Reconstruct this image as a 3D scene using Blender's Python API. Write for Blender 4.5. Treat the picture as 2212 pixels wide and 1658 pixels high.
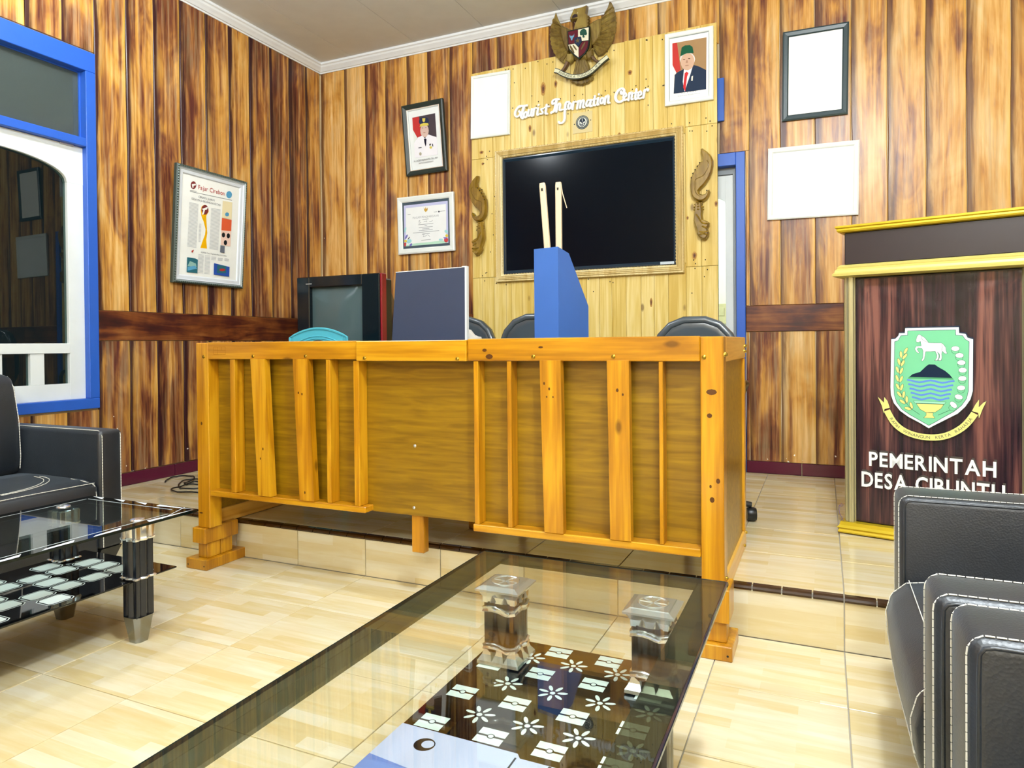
import bpy, bmesh, math, random
from mathutils import Vector, Matrix
random.seed(7)
for o in list(bpy.data.objects): bpy.data.objects.remove(o)
C = bpy.context.scene.collection
PI = math.pi
# ------------------------------------------------------------ camera
cam = bpy.data.objects.new('camera', bpy.data.cameras.new('camera'))
C.objects.link(cam); bpy.context.scene.camera = cam
cam.data.sensor_fit = 'HORIZONTAL'; cam.data.sensor_width = 36
cam.data.lens = 1490.27/2212*36; cam.data.shift_y = -72.86/2212
cam.data.clip_start = .02
R3 = (.91146816, .41127666, -.00879197); U3 = (.00409721, .01229525, .99991602); F2 = (-.41135022, .91142764, -.00952165)
cam.matrix_world = Matrix(((R3[0], U3[0], -F2[0], 0), (R3[1], U3[1], -F2[1], 0), (R3[2], U3[2], -F2[2], 1.06928), (0, 0, 0, 1)))
# ------------------------------------------------------------ world, lamps, added fill, exposure
w = bpy.data.worlds.new('world'); bpy.context.scene.world = w; w.use_nodes = True
w.node_tree.nodes['Background'].inputs[0].default_value = (.010, .016, .02, 1)
w.node_tree.nodes['Background'].inputs[1].default_value = 1
vs = bpy.context.scene.view_settings
vs.view_transform = 'Standard'; vs.look = 'None'; vs.gamma = 1; vs.exposure = 0.66; vs.use_curve_mapping = False
LAMPS_AND_FILL = [((.27, .95, 3.30), 172, .11), ((-2.9, 2.2, 3.34), 46, .10), ((.8, -1.9, 3.3), 110, .12), ((-1.0, -2.3, 3.3), 110, .12)]  # ceiling lamps first; the pair behind the camera is added as unseen fill
for p, e, r in LAMPS_AND_FILL:
    l = bpy.data.lights.new('ceiling_and_fill_light', 'POINT'); l.energy = e; l.shadow_soft_size = r; l.color = (.88, .95, 1)
    lo = bpy.data.objects.new('ceiling_and_fill_light', l); lo.location = p; C.objects.link(lo)
l = bpy.data.lights.new('next_room_light', 'POINT'); l.energy = 75; l.shadow_soft_size = .2
lo = bpy.data.objects.new('next_room_light', l); lo.location = (-1.6, 5.75, 2.9); C.objects.link(lo)

# ------------------------------------------------------------ helpers
def lin(h):
    if isinstance(h, (tuple, list)): return tuple(h[:3])+(1,)
    v = [int(h[i:i+2], 16)/255 for i in (0, 2, 4)]
    return tuple((c/12.92 if c <= .04045 else ((c+.055)/1.055)**2.4) for c in v)+(1,)
MATS = {}
class NT:
    def __init__(s, name):
        s.m = bpy.data.materials.new(name); s.m.use_nodes = True; s.t = s.m.node_tree; s.n = s.t.nodes; s.b = s.n['Principled BSDF']
    def a(s, typ, ins=None, **kw):
        n = s.n.new(typ)
        for k, v in kw.items(): setattr(n, k, v)
        for k, v in (ins or {}).items():
            if hasattr(v, 'is_linked') or hasattr(v, 'links'): s.t.links.new(v, n.inputs[k])
            else: n.inputs[k].default_value = v
        return n
    def l(s, a, b): s.t.links.new(a, b)
    def ramp(s, fac, stops, interp='LINEAR'):
        r = s.n.new('ShaderNodeValToRGB'); s.l(fac, r.inputs[0]); cr = r.color_ramp; cr.interpolation = interp
        while len(cr.elements) > len(stops): cr.elements.remove(cr.elements[-1])
        while len(cr.elements) < len(stops): cr.elements.new(1)
        for e, (p, c) in zip(cr.elements, stops): e.position = p; e.color = lin(c)
        return r.outputs[0]
    def mix(s, fac, a, b, mode='MIX'):
        n = s.a('ShaderNodeMix', data_type='RGBA', blend_type=mode)
        for i, v in ((0, fac), (6, a), (7, b)):
            if hasattr(v, 'links'): s.l(v, n.inputs[i])
            else: n.inputs[i].default_value = lin(v) if i else v
        return n.outputs[2]
    def math(s, op, a, b=0., c=None):
        n = s.a('ShaderNodeMath', operation=op)
        for i, v in enumerate((a, b, c)):
            if v is None: continue
            if hasattr(v, 'links'): s.l(v, n.inputs[i])
            else: n.inputs[i].default_value = v
        return n.outputs[0]
    def coord(s, kind='Object', scale=(1, 1, 1), rnd=0.):
        tc = s.n.new('ShaderNodeTexCoord').outputs[kind]
        if rnd:
            oi = s.n.new('ShaderNodeObjectInfo').outputs['Random']
            cx = s.a('ShaderNodeCombineXYZ')
            for i, k in enumerate((rnd, rnd*.37, rnd*1.7)): s.l(s.math('MULTIPLY', oi, k), cx.inputs[i])
            v = s.a('ShaderNodeVectorMath', operation='ADD'); s.l(tc, v.inputs[0]); s.l(cx.outputs[0], v.inputs[1]); tc = v.outputs[0]
        mp = s.n.new('ShaderNodeMapping'); s.l(tc, mp.inputs[0]); mp.inputs['Scale'].default_value = scale
        return mp.outputs[0]
    def noise(s, vec, scale=5, detail=3, rough=.5, dist=0):
        n = s.a('ShaderNodeTexNoise', {'Scale': scale, 'Detail': detail, 'Roughness': rough, 'Distortion': dist}); s.l(vec, n.inputs['Vector']); return n.outputs[0]
    def bump(s, h, st=.3, d=.002):
        b = s.a('ShaderNodeBump', {'Strength': st, 'Distance': d}); s.l(h, b.inputs['Height']); s.l(b.outputs[0], s.b.inputs['Normal'])
def mat(name, col, rough=.5, metal=0., spec=.5, coat=0.):
    if name in MATS: return MATS[name]
    t = NT(name); t.b.inputs['Base Color'].default_value = lin(col); t.b.inputs['Roughness'].default_value = rough
    t.b.inputs['Metallic'].default_value = metal; t.b.inputs['Specular IOR Level'].default_value = spec
    t.b.inputs['Coat Weight'].default_value = coat
    # faint procedural mottling
    if not metal:
        n = t.noise(t.coord('Object'), 9, 2)
        c = t.mix(t.math('MULTIPLY', n, .10), col, '000000'); t.l(c, t.b.inputs['Base Color'])
    MATS[name] = t.m; return t.m
def P(col): return mat('print_'+col, col, .75, spec=.15)

class MB:
    def __init__(s): s.v = []; s.f = []; s.mi = []; s.uv = {}
    def add(s, vs_, fs, m=0):
        b = len(s.v); s.v += [tuple(p) for p in vs_]
        for f in fs: s.f.append([b+i for i in f]); s.mi.append(m)
    def box(s, x0, x1, y0, y1, z0, z1, m=0, c=0., seg=1):
        if x0 > x1: x0, x1 = x1, x0
        if y0 > y1: y0, y1 = y1, y0
        if z0 > z1: z0, z1 = z1, z0
        if c <= 0:
            s.add([(x0,y0,z0),(x1,y0,z0),(x1,y1,z0),(x0,y1,z0),(x0,y0,z1),(x1,y0,z1),(x1,y1,z1),(x0,y1,z1)],
                  [(0,3,2,1),(4,5,6,7),(0,1,5,4),(1,2,6,5),(2,3,7,6),(3,0,4,7)], m); return
        bm = bmesh.new(); bmesh.ops.create_cube(bm, size=1)
        for v in bm.verts: v.co = Vector(((x0+x1)/2+v.co.x*(x1-x0), (y0+y1)/2+v.co.y*(y1-y0), (z0+z1)/2+v.co.z*(z1-z0)))
        bmesh.ops.bevel(bm, geom=bm.edges[:], offset=c, segments=seg, affect='EDGES', profile=.5)
        s.addbm(bm, m)
    def addbm(s, bm, m=0, M=None):
        bm.verts.ensure_lookup_table(); bm.verts.index_update()
        s.add([(M@v.co if M else v.co) for v in bm.verts], [[v.index for v in f.verts] for f in bm.faces], m); bm.free()
    def prism(s, poly, fr, z0, z1, m=0):
        """polygon in frame fr=(origin,ux,uy,n), extruded from z0 to z1 along n"""
        n = len(poly); A = sum(poly[i][0]*poly[(i+1)%n][1]-poly[(i+1)%n][0]*poly[i][1] for i in range(n))
        if A < 0: poly = poly[::-1]
        vs_ = [fp(fr, p[0], p[1], z0) for p in poly]+[fp(fr, p[0], p[1], z1) for p in poly]
        s.add(vs_, [list(range(n))[::-1], list(range(n, 2*n))]+[(i, (i+1)%n, n+(i+1)%n, n+i) for i in range(n)], m)
    def relief(s, poly, fr, z0, z1, ins, m=0):
        """pillowed relief: outline rises to z1 at an inset"""
        n = len(poly); A = sum(poly[i][0]*poly[(i+1)%n][1]-poly[(i+1)%n][0]*poly[i][1] for i in range(n))
        if A < 0: poly = poly[::-1]
        bm = bmesh.new(); vs_ = [bm.verts.new((p[0], p[1], 0)) for p in poly]; f = bm.faces.new(vs_); f.normal_update()
        r = bmesh.ops.extrude_face_region(bm, geom=[f]); nv = [v for v in r['geom'] if isinstance(v, bmesh.types.BMVert)]
        zz = z0+(z1-z0)*.45
        for v in nv: v.co.z = zz
        for v in vs_: v.co.z = z0
        top = [g for g in r['geom'] if isinstance(g, bmesh.types.BMFace)]
        for st, dz in ((ins*.4, .6), (ins*.6, .4)):
            bmesh.ops.inset_region(bm, faces=top, thickness=st, depth=0, use_even_offset=True)
            zz += (z1-z0)*.55*dz
            for ff in top:
                for v in ff.verts: v.co.z = zz
        bmesh.ops.recalc_face_normals(bm, faces=bm.faces[:])
        for v in bm.verts: v.co = Vector(fp(fr, v.co.x, v.co.y, v.co.z))
        s.addbm(bm, m)
    def flat(s, poly, fr, z, m=0):
        n = len(poly); A = sum(poly[i][0]*poly[(i+1)%n][1]-poly[(i+1)%n][0]*poly[i][1] for i in range(n))
        if A < 0: poly = poly[::-1]
        s.add([fp(fr, p[0], p[1], z) for p in poly], [list(range(n))], m)
    def line(s, pts, fr, z, wd, m=0, closed=False):
        pts = list(pts)+([pts[0]] if closed else [])
        for i in range(len(pts)-1):
            a, b = Vector(pts[i][:2]), Vector(pts[i+1][:2]); d = b-a
            if d.length < 1e-6: continue
            d.normalize(); q = Vector((-d.y, d.x))*wd/2; e = d*wd*.3
            s.flat([a-q-e, b-q+e, b+q+e, a+q-e], fr, z+(i % 3)*.00003, m)
    def tube(s, pts, r, n=8, m=0, caps=True, closed=False):
        pts = [Vector(p) for p in pts]; N = len(pts); rs = r if isinstance(r, (list, tuple)) else [r]*N
        b = len(s.v); up = None
        for i, p in enumerate(pts):
            if closed: d = pts[(i+1)%N]-pts[i-1]
            else: d = pts[min(i+1, N-1)]-pts[max(i-1, 0)]
            d.normalize()
            if up is None: up = d.orthogonal().normalized()
            x = (up-d*up.dot(d));
            x = x.normalized() if x.length > 1e-5 else d.orthogonal().normalized()
            up = x; y = d.cross(x)
            for k in range(n):
                t = 2*PI*k/n; s.v.append(tuple(p+(x*math.cos(t)+y*math.sin(t))*rs[i]))
        for i in range(N if closed else N-1):
            j = (i+1) % N
            for k in range(n): s.f.append([b+i*n+k, b+i*n+(k+1)%n, b+j*n+(k+1)%n, b+j*n+k]); s.mi.append(m)
        if caps and not closed:
            s.f.append([b+k for k in range(n)][::-1]); s.mi.append(m); s.f.append([b+(N-1)*n+k for k in range(n)]); s.mi.append(m)
    def loft(s, rings, m=0, caps=True):
        b = len(s.v); n = len(rings[0])
        for r in rings: s.v += [tuple(p) for p in r]
        for i in range(len(rings)-1):
            for k in range(n): s.f.append([b+i*n+k, b+i*n+(k+1)%n, b+(i+1)*n+(k+1)%n, b+(i+1)*n+k]); s.mi.append(m)
        if caps: s.f.append([b+k for k in range(n)][::-1]); s.mi.append(m); s.f.append([b+(len(rings)-1)*n+k for k in range(n)]); s.mi.append(m)
    def lathe(s, prof, c, n=20, m=0):
        s.loft([[(c[0]+r*math.cos(2*PI*k/n), c[1]+r*math.sin(2*PI*k/n), c[2]+z) for k in range(n)] for r, z in prof], m)
    def build(s, name, mats, parent=None, smooth=False, local=False, uv=None):
        off = Vector((0, 0, 0)) if (local or parent is None) else ROOT.get(parent.name, Vector((0, 0, 0)))
        me = bpy.data.meshes.new(name); me.from_pydata([tuple(Vector(p)-off) for p in s.v], [], s.f)
        if not isinstance(mats, (list, tuple)): mats = [mats]
        for m in mats: me.materials.append(m)
        for p, i in zip(me.polygons, s.mi): p.material_index = i; p.use_smooth = bool(smooth)
        if uv:
            ul = me.uv_layers.new(name='UVMap')
            for lp in me.loops: ul.data[lp.index].uv = uv(s.v[lp.vertex_index])
        if smooth and smooth != 'all':
            try: me.set_sharp_from_angle(angle=math.radians(38))
            except Exception: pass
        me.update()
        return link(name, me, parent, off)
ROOT = {}
def link(name, me, parent, off=None):
    o = bpy.data.objects.new(name, me); C.objects.link(o)
    if parent is not None:
        o.parent = parent; ROOT[o.name] = ROOT.get(parent.name, Vector((0, 0, 0)))
    return o
def fp(fr, a, b, c=0.):
    o, ux, uy, n = fr
    return (o[0]+ux[0]*a+uy[0]*b+n[0]*c, o[1]+ux[1]*a+uy[1]*b+n[1]*c, o[2]+ux[2]*a+uy[2]*b+n[2]*c)
def tag(o, label, cat, group=None):
    o['label'] = label; o['category'] = cat
    if group: o['group'] = group
    return o
def thing(name, label, cat, loc=(0, 0, 0), rz=0., group=None):
    o = bpy.data.objects.new(name, None); o.empty_display_size = .05; C.objects.link(o); o.location = loc; o.rotation_euler = (0, 0, rz)
    ROOT[o.name] = Vector(loc) if rz == 0 else Vector((0, 0, 0))
    return tag(o, label, cat, group)
def struct(o): o['kind'] = 'structure'; return o
def stuff(o): o['kind'] = 'stuff'; return o
def sroot(name, loc=(0, 0, 0)):
    o = bpy.data.objects.new(name, None); C.objects.link(o); o.location = loc; ROOT[o.name] = Vector(loc); return struct(o)
def copy_tree(o, parent=None):
    c = o.copy(); C.objects.link(c); c.parent = parent
    for ch in [k for k in bpy.data.objects if k.parent == o]: copy_tree(ch, c)
    return c
def bx(name, b, m, parent=None, c=.003, seg=1, smooth=False):
    k = MB(); k.box(*b, c=c, seg=seg); return k.build(name, m, parent, smooth)
WB = lambda x, y, z: ((x, y, z), (1, 0, 0), (0, 0, 1), (0, -1, 0))      # frame on the back wall
WL = lambda x, y, z: ((x, y, z), (0, 1, 0), (0, 0, 1), (1, 0, 0))       # frame on the left wall
def wframe(wall, loc, lean=0., roll=0.):
    o, ux, uy, n = wall(*loc); ux, uy, n = Vector(ux), Vector(uy), Vector(n)
    r = Matrix.Rotation(math.radians(roll), 3, n); ux, uy = r@ux, r@uy
    q = Matrix.Rotation(math.radians(lean), 3, ux); return (Vector(o), ux, q@uy, q@n)
# glyphs of the built-in font, as flat outlines
GL = {}
def make_glyphs(chars, key, off):
    obs = []
    for ch in chars:
        cu = bpy.data.curves.new('glyph', 'FONT'); cu.body = ch; cu.size = 1; cu.offset = off; cu.resolution_u = 3
        o = bpy.data.objects.new('glyph', cu); C.objects.link(o); obs.append((ch, o))
    dg = bpy.context.evaluated_depsgraph_get()
    for ch, o in obs:
        me = bpy.data.meshes.new_from_object(o.evaluated_get(dg)); vs_ = [(v.co.x, v.co.y) for v in me.vertices]; fs = [list(p.vertices) for p in me.polygons]
        x0 = min(v[0] for v in vs_); x1 = max(v[0] for v in vs_)
        GL[key, ch] = ([(x-x0, y) for x, y in vs_], fs, x1-x0); bpy.data.meshes.remove(me); bpy.data.objects.remove(o)
make_glyphs('ABCDEFGHIJKLMNOPQRSTUVWXYZabcdefghijklmnopqrstuvwxyz.,/0123', 'r', 0)
make_glyphs('PEMRINTAHDSCBU', 'b', .022)
def text(k, s, fr, x, y, h, z, m=0, key='r', width=None, align='l', gap=.10):
    """set string s with cap height h; the built-in capitals are about .7 em"""
    sc = h/.70; adv = []; t = 0
    for ch in s:
        if ch == ' ': adv.append(t); t += .32
        else: adv.append(t); t += GL[key, ch][2]+gap
    t -= gap; sx = (width/t) if width else sc; W_ = t*sx
    x0 = x-(W_/2 if align == 'c' else 0)
    for ch, a in zip(s, adv):
        if ch == ' ': continue
        vs_, fs, w_ = GL[key, ch]
        k.add([fp(fr, x0+(a+vx)*sx, y+vy*sc, z) for vx, vy in vs_], fs, m)
def path_text(k, s, fr, pts, h, z, m=0, off=0.):
    """glyphs set along a polyline from its first to its last point"""
    L = [0]
    for i in range(len(pts)-1): L.append(L[-1]+math.dist(pts[i][:2], pts[i+1][:2]))
    sc = h/.70; adv = []; t = 0
    for ch in s:
        if ch == ' ': t += .32
        else: adv.append((ch, t+GL['r', ch][2]/2)); t += GL['r', ch][2]+.12
    sx = L[-1]/(t-.12)
    for ch, a in adv:
        d = a*sx; i = max(j for j in range(len(L)-1) if L[j] <= d+1e-9); u = (d-L[i])/(L[i+1]-L[i])
        p = Vector(pts[i][:2]).lerp(Vector(pts[i+1][:2]), u); di = (Vector(pts[i+1][:2])-Vector(pts[i][:2])).normalized(); nr = Vector((-di.y, di.x))
        vs_, fs, w_ = GL['r', ch]
        k.add([fp(fr, *(p+di*(vx-w_/2)*min(sx, sc*1.1)+nr*(vy*sc-h/2+off)), z) for vx, vy in vs_], fs, m)
def smooth_path(pts, n=4, closed=False):
    P_ = [Vector(p) for p in pts]; out = []; N = len(P_)
    for i in range(N if closed else N-1):
        p0, p1, p2, p3 = (P_[(i-1)%N], P_[i], P_[(i+1)%N], P_[(i+2)%N]) if closed else (P_[max(i-1, 0)], P_[i], P_[i+1], P_[min(i+2, N-1)])
        for k in range(n):
            t = k/n; out.append(.5*((2*p1)+(p2-p0)*t+(2*p0-5*p1+4*p2-p3)*t*t+(3*p1-p0-3*p2+p3)*t**3))
    if not closed: out.append(P_[-1])
    return out
# ------------------------------------------------------------ materials
def mural(name='painted_plank', shift=0., edge='3c1a1c', emul=.82):
    t = NT(name); uv = t.n.new('ShaderNodeUVMap').outputs[0]; sp = t.a('ShaderNodeSeparateXYZ'); t.l(uv, sp.inputs[0]); u, v = sp.outputs[0], sp.outputs[1]
    rnd = t.n.new('ShaderNodeObjectInfo').outputs['Random']
    c = t.coord('Object', (13, 13, 1.0), 9.); n1 = t.noise(c, 1, 5, .62, .6)
    c2 = t.coord('Object', (46, 46, 1.7), 5.); n2 = t.noise(c2, 1, 4, .6)
    c3 = t.coord('Object', (5, 5, 2.2), 7.); n3 = t.noise(c3, 1, 3, .55, 1.)
    f = t.math('ADD', t.math('MULTIPLY', n1, .62), t.math('MULTIPLY', n3, .38))
    f = t.math('ADD', f, t.math('MULTIPLY', t.math('SUBTRACT', rnd, .5), .13)); f = t.math('ADD', f, shift)
    base = t.ramp(f, [(.32, '3a171a'), (.405, '693227'), (.46, 'a06a38'), (.51, 'cb923f'), (.575, 'dbab60'), (.70, 'e6c893')])
    streak = t.ramp(n2, [(.38, '4a1f1f'), (.49, 'bd8238'), (.62, 'f2d49c')])
    base = t.mix(.24, base, streak)
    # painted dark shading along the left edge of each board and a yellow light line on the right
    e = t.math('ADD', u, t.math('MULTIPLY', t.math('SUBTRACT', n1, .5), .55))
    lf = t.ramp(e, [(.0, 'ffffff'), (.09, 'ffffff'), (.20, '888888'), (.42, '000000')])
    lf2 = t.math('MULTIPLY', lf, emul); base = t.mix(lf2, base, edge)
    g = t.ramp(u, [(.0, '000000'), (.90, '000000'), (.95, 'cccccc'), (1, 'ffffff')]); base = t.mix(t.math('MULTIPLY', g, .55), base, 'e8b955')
    # flaked plaster low on the wall and fine scratches
    geo = t.n.new('ShaderNodeNewGeometry').outputs['Position']; sz = t.a('ShaderNodeSeparateXYZ'); t.l(geo, sz.inputs[0])
    low = t.ramp(t.math('MULTIPLY', sz.outputs[2], .5), [(.13, 'ffffff'), (.20, '000000')])
    vn = t.noise(geo, 26, 2, .5); fl = t.math('GREATER_THAN', t.math('ADD', vn, t.math('MULTIPLY', low, .15)), .80)
    base = t.mix(fl, base, 'f4efe6')
    t.l(base, t.b.inputs['Base Color']); t.b.inputs['Roughness'].default_value = .33; t.b.inputs['Specular IOR Level'].default_value = .42
    t.bump(n1, .35, .004); return t.m
def band_mat():
    t = NT('painted_band'); n1 = t.noise(t.coord('Object', (1.5, 1.5, 16), 9.), 1, 5, .62, .8); n3 = t.noise(t.coord('Object', (5, 5, 6), 3.), 1, 3)
    f = t.math('ADD', t.math('MULTIPLY', n1, .6), t.math('MULTIPLY', n3, .4))
    t.l(t.ramp(f, [(.34, '260a10'), (.46, '481a12'), (.54, '6f3818'), (.68, '9a6430')]), t.b.inputs['Base Color']); t.b.inputs['Roughness'].default_value = .35; return t.m
def pine(name, cols, sc=(14, 14, 1.0), rough=.4, knots=True, coat=0., axis=2, rnd=9., kdark='6b4417'):
    t = NT(name); s3 = [sc[0]]*3; s3[axis] = sc[2]; c = t.coord('Object', tuple(s3), rnd); n1 = t.noise(c, 1.6, 3, .5, .8)
    s4 = [90]*3; s4[axis] = 3; n2 = t.noise(t.coord('Object', tuple(s4), rnd), 1, 2)
    r = t.n.new('ShaderNodeObjectInfo').outputs['Random']
    f = t.math('ADD', t.math('MULTIPLY', n1, .7), t.math('MULTIPLY', n2, .3)); f = t.math('ADD', f, t.math('MULTIPLY', t.math('SUBTRACT', r, .5), .16))
    col = t.ramp(f, [(.34, cols[0]), (.5, cols[1]), (.64, cols[2])])
    if knots:
        s5 = [7]*3; s5[axis] = 3.2; vo = t.a('ShaderNodeTexVoronoi', {'Scale': 1.}); t.l(t.coord('Object', tuple(s5), rnd), vo.inputs['Vector'])
        k = t.ramp(vo.outputs['Distance'], [(.0, 'ffffff'), (.055, 'ffffff'), (.11, '404040'), (.22, '000000')]); col = t.mix(t.math('MULTIPLY', k, .75), col, kdark)
    t.l(col, t.b.inputs['Base Color']); t.b.inputs['Roughness'].default_value = rough; t.b.inputs['Coat Weight'].default_value = coat; t.b.inputs['Coat Roughness'].default_value = .12
    t.bump(n2, .12, .001); return t.m
def maple(name, gain=0):
    """pale strip-wood print of the floor tiles"""
    t = NT(name); tc = t.coord('Object', (1, 1, 1), 3.3)
    sp = t.a('ShaderNodeSeparateXYZ'); t.l(tc, sp.inputs[0])
    cx = t.a('ShaderNodeCombineXYZ'); t.l(sp.outputs[0], cx.inputs[0]); t.l(t.math('ADD', sp.outputs[1], sp.outputs[2]), cx.inputs[1])
    def br(off, a, b):
        q = t.a('ShaderNodeTexBrick', {'Scale': 1., 'Mortar Size': 0., 'Brick Width': .46, 'Row Height': .0497, 'Color1': lin(a), 'Color2': lin(b)}, offset=off, offset_frequency=2); t.l(cx.outputs[0], q.inputs['Vector']); return q.outputs['Color']
    g = t.ramp(br(.37, '000000', 'ffffff'), [(0, 'd3bd88'), (.35, 'd9c99c'), (.7, 'dfd3b0'), (1, 'e2dac0')])
    n = t.noise(t.coord('Object', (3.2, 24, 24), 3.), 1, 4, .6, .3)
    g = t.mix(.30, g, t.ramp(n, [(.36, 'cfb47a'), (.5, 'dac99c'), (.62, 'e4dcc4')]))
    t.l(g, t.b.inputs['Base Color']); t.b.inputs['Roughness'].default_value = .14; t.b.inputs['Specular IOR Level'].default_value = .5; return t.m
def glass(name, tint='ffffff', ior=1.5, rough=0., op=0., opc='000000'):
    """thin pane: clear (tinted) transmission with a Fresnel reflection"""
    t = NT(name); n = t.n; n.remove(t.b)
    tr = t.a('ShaderNodeBsdfTransparent', {'Color': lin(tint)}); gl = t.a('ShaderNodeBsdfGlossy', {'Roughness': rough}); lw = t.a('ShaderNodeLayerWeight', {'Blend': .5}); f0 = ((ior-1)/(ior+1))**2; fr = t.a('ShaderNodeMath', {1: 1-f0, 2: f0}, operation='MULTIPLY_ADD'); t.l(t.math('POWER', lw.outputs['Facing'], 5.), fr.inputs[0])
    df = t.a('ShaderNodeBsdfDiffuse', {'Color': lin(opc)}); m0 = t.a('ShaderNodeMixShader', {0: op}); t.l(tr.outputs[0], m0.inputs[1]); t.l(df.outputs[0], m0.inputs[2])
    mx = t.a('ShaderNodeMixShader'); t.l(fr.outputs[0], mx.inputs[0]); t.l(m0.outputs[0], mx.inputs[1]); t.l(gl.outputs[0], mx.inputs[2])
    t.l(mx.outputs[0], n['Material Output'].inputs[0]); return t.m
def leather(name, col, rough=.36):
    t = NT(name); v = t.a('ShaderNodeTexVoronoi', {'Scale': 210.}); t.l(t.coord('Object'), v.inputs['Vector']); n = t.noise(t.coord('Object'), 7, 3)
    t.l(t.ramp(n, [(.3, col), (.7, '131a23')]), t.b.inputs['Base Color']); t.b.inputs['Roughness'].default_value = rough; t.b.inputs['Specular IOR Level'].default_value = .85
    t.b.inputs['Sheen Weight'].default_value = .13; t.b.inputs['Sheen Roughness'].default_value = .55; t.b.inputs['Sheen Tint'].default_value = lin('c8dcf0')
    h = t.math('ADD', t.math('MULTIPLY', v.outputs['Distance'], .6), t.math('MULTIPLY', n, 2.)); t.bump(h, .5, .0012); return t.m
def banner_mat():
    t = NT('banner_print'); n1 = t.noise(t.coord('Object', (16, 16, .7)), 1, 4, .6, .5); n2 = t.noise(t.coord('Object', (70, 70, 2.5)), 1, 3)
    f = t.math('ADD', t.math('MULTIPLY', n1, .68), t.math('MULTIPLY', n2, .32))
    t.l(t.ramp(f, [(.38, '120e18'), (.47, '2c1c24'), (.53, '472c2e'), (.62, '7c5048')]), t.b.inputs['Base Color']); t.b.inputs['Roughness'].default_value = .22
    t.bump(t.noise(t.coord('Object', (3, 3, 3)), 1.5, 2), .5, .02); return t.m
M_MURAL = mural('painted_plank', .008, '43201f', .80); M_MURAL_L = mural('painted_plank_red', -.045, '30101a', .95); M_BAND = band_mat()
M_PINE = pine('pale_pine', ['cba94a', 'dcc06a', 'e8d28c'], rough=.45)
M_PINE_H = pine('carved_cream', ['cbb070', 'dcc68b', 'e9d9a8'], rough=.4, knots=False)
M_VARN = pine('varnished_pine', ['9e6606', 'bd800a', 'd29a1a'], rough=.30, coat=.35, kdark='5a3404')
M_VARNH = pine('varnished_rail', ['9e6606', 'bd800a', 'd29a1a'], rough=.30, coat=.35, axis=0, kdark='5a3404')
M_VARNY = pine('varnished_side', ['c88a2a', 'e0a63e', 'edbb58'], rough=.30, coat=.35, axis=1, kdark='5a3404')
M_PLY = pine('stained_plywood', ['7c5a04', '8f6a06', '9e780a'], sc=(26, 26, 2.5), rough=.38, knots=False, coat=.2, axis=0)
M_MAPLE = maple('floor_tile_print')
M_WHITE = mat('white_gloss', 'eef3f2', .35); M_SASH = mat('white_sash_paint', 'e6ecec', .4); M_BLUE = mat('blue_paint', '2a5fc4', .35)
M_GROUT = mat('grout', 'b9b2a4', .8); M_MAROON = mat('maroon_tile', '5a1430', .18); M_NOSE = mat('brown_nosing', '3a2208', .14)
M_CEIL = mat('ceiling_board', 'e6eaec', .8); M_CROWN = mat('cornice_white', 'e9edf0', .55); M_PLAIN = mat('plain_wall', 'd8c29a', .6)
M_BLACK = mat('black_plastic', '101316', .35); M_DKWOOD = mat('dark_veneer', '2c2326', .32); M_GOLD = mat('gold_paint', 'cdb022', .3, .35); M_GOLD2 = mat('pale_gold', 'd8cc74', .32, .3)
M_CHROME = mat('chrome', 'f2f4f5', .20, .88); M_SILV = mat('brushed_steel', 'cfd3d6', .32, .8); M_BRASS = mat('brass', 'b99a3c', .3, 1.)
M_BRONZE = pine('carved_bronze_wood', ['5e4a20', '7c6630', '94803f'], sc=(10, 10, 4), rough=.35, knots=False); M_KRIS = pine('carved_teak', ['6c500e', '836515', '9a7a28'], sc=(10, 10, 4), rough=.22, knots=False, coat=.5)
M_GLASS = glass('window_glass', 'c2d2cf', 1.55); M_TABG = glass('table_glass', 'f7faf8', 1.6); M_TABG2 = glass('tinted_table_glass', 'e2ebea', 2.1); M_TABD = glass('smoked_glass_border', 'a0a494', 1.5, op=.20, opc='4a4c40'); M_EDGE = glass('glass_edge', '3c5a55', 1.5, op=.5, opc='10201e')
M_BLKG = mat('black_glass', '05070a', .03, spec=.75); M_LEATHER = leather('black_leather', '070c13', .44); M_THREAD = mat('white_thread', 'e8e6da', .7); M_BANNER = banner_mat()
M_SCREEN = mat('dark_screen', '020a16', .16, spec=.12); M_CRT = mat('crt_glass', '4d6063', .12); M_BLUEBOX = mat('blue_board', '3f6cb8', .42); M_STICK = mat('cream_wood', 'd9c7a8', .5)
M_TEAL = mat('teal_plastic', '55bcd0', .35); M_BOARD = mat('slate_panel', '37425a', .4); M_RED = mat('red_plastic', '8e0f1e', .3); M_SHELL = mat('black_vinyl', '48525a', .25, spec=.9); M_CLOTH = mat('white_cloth', 'dcd6cc', .8)
# ------------------------------------------------------------ room
XL, YB, YR, ST, ZC = -4.035, 4.881, 2.622, .19, 3.53
XR, YF = 3.2, -3.4
TX0, T = -2.338, .4
gx = lambda i: TX0+i*T
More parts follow.
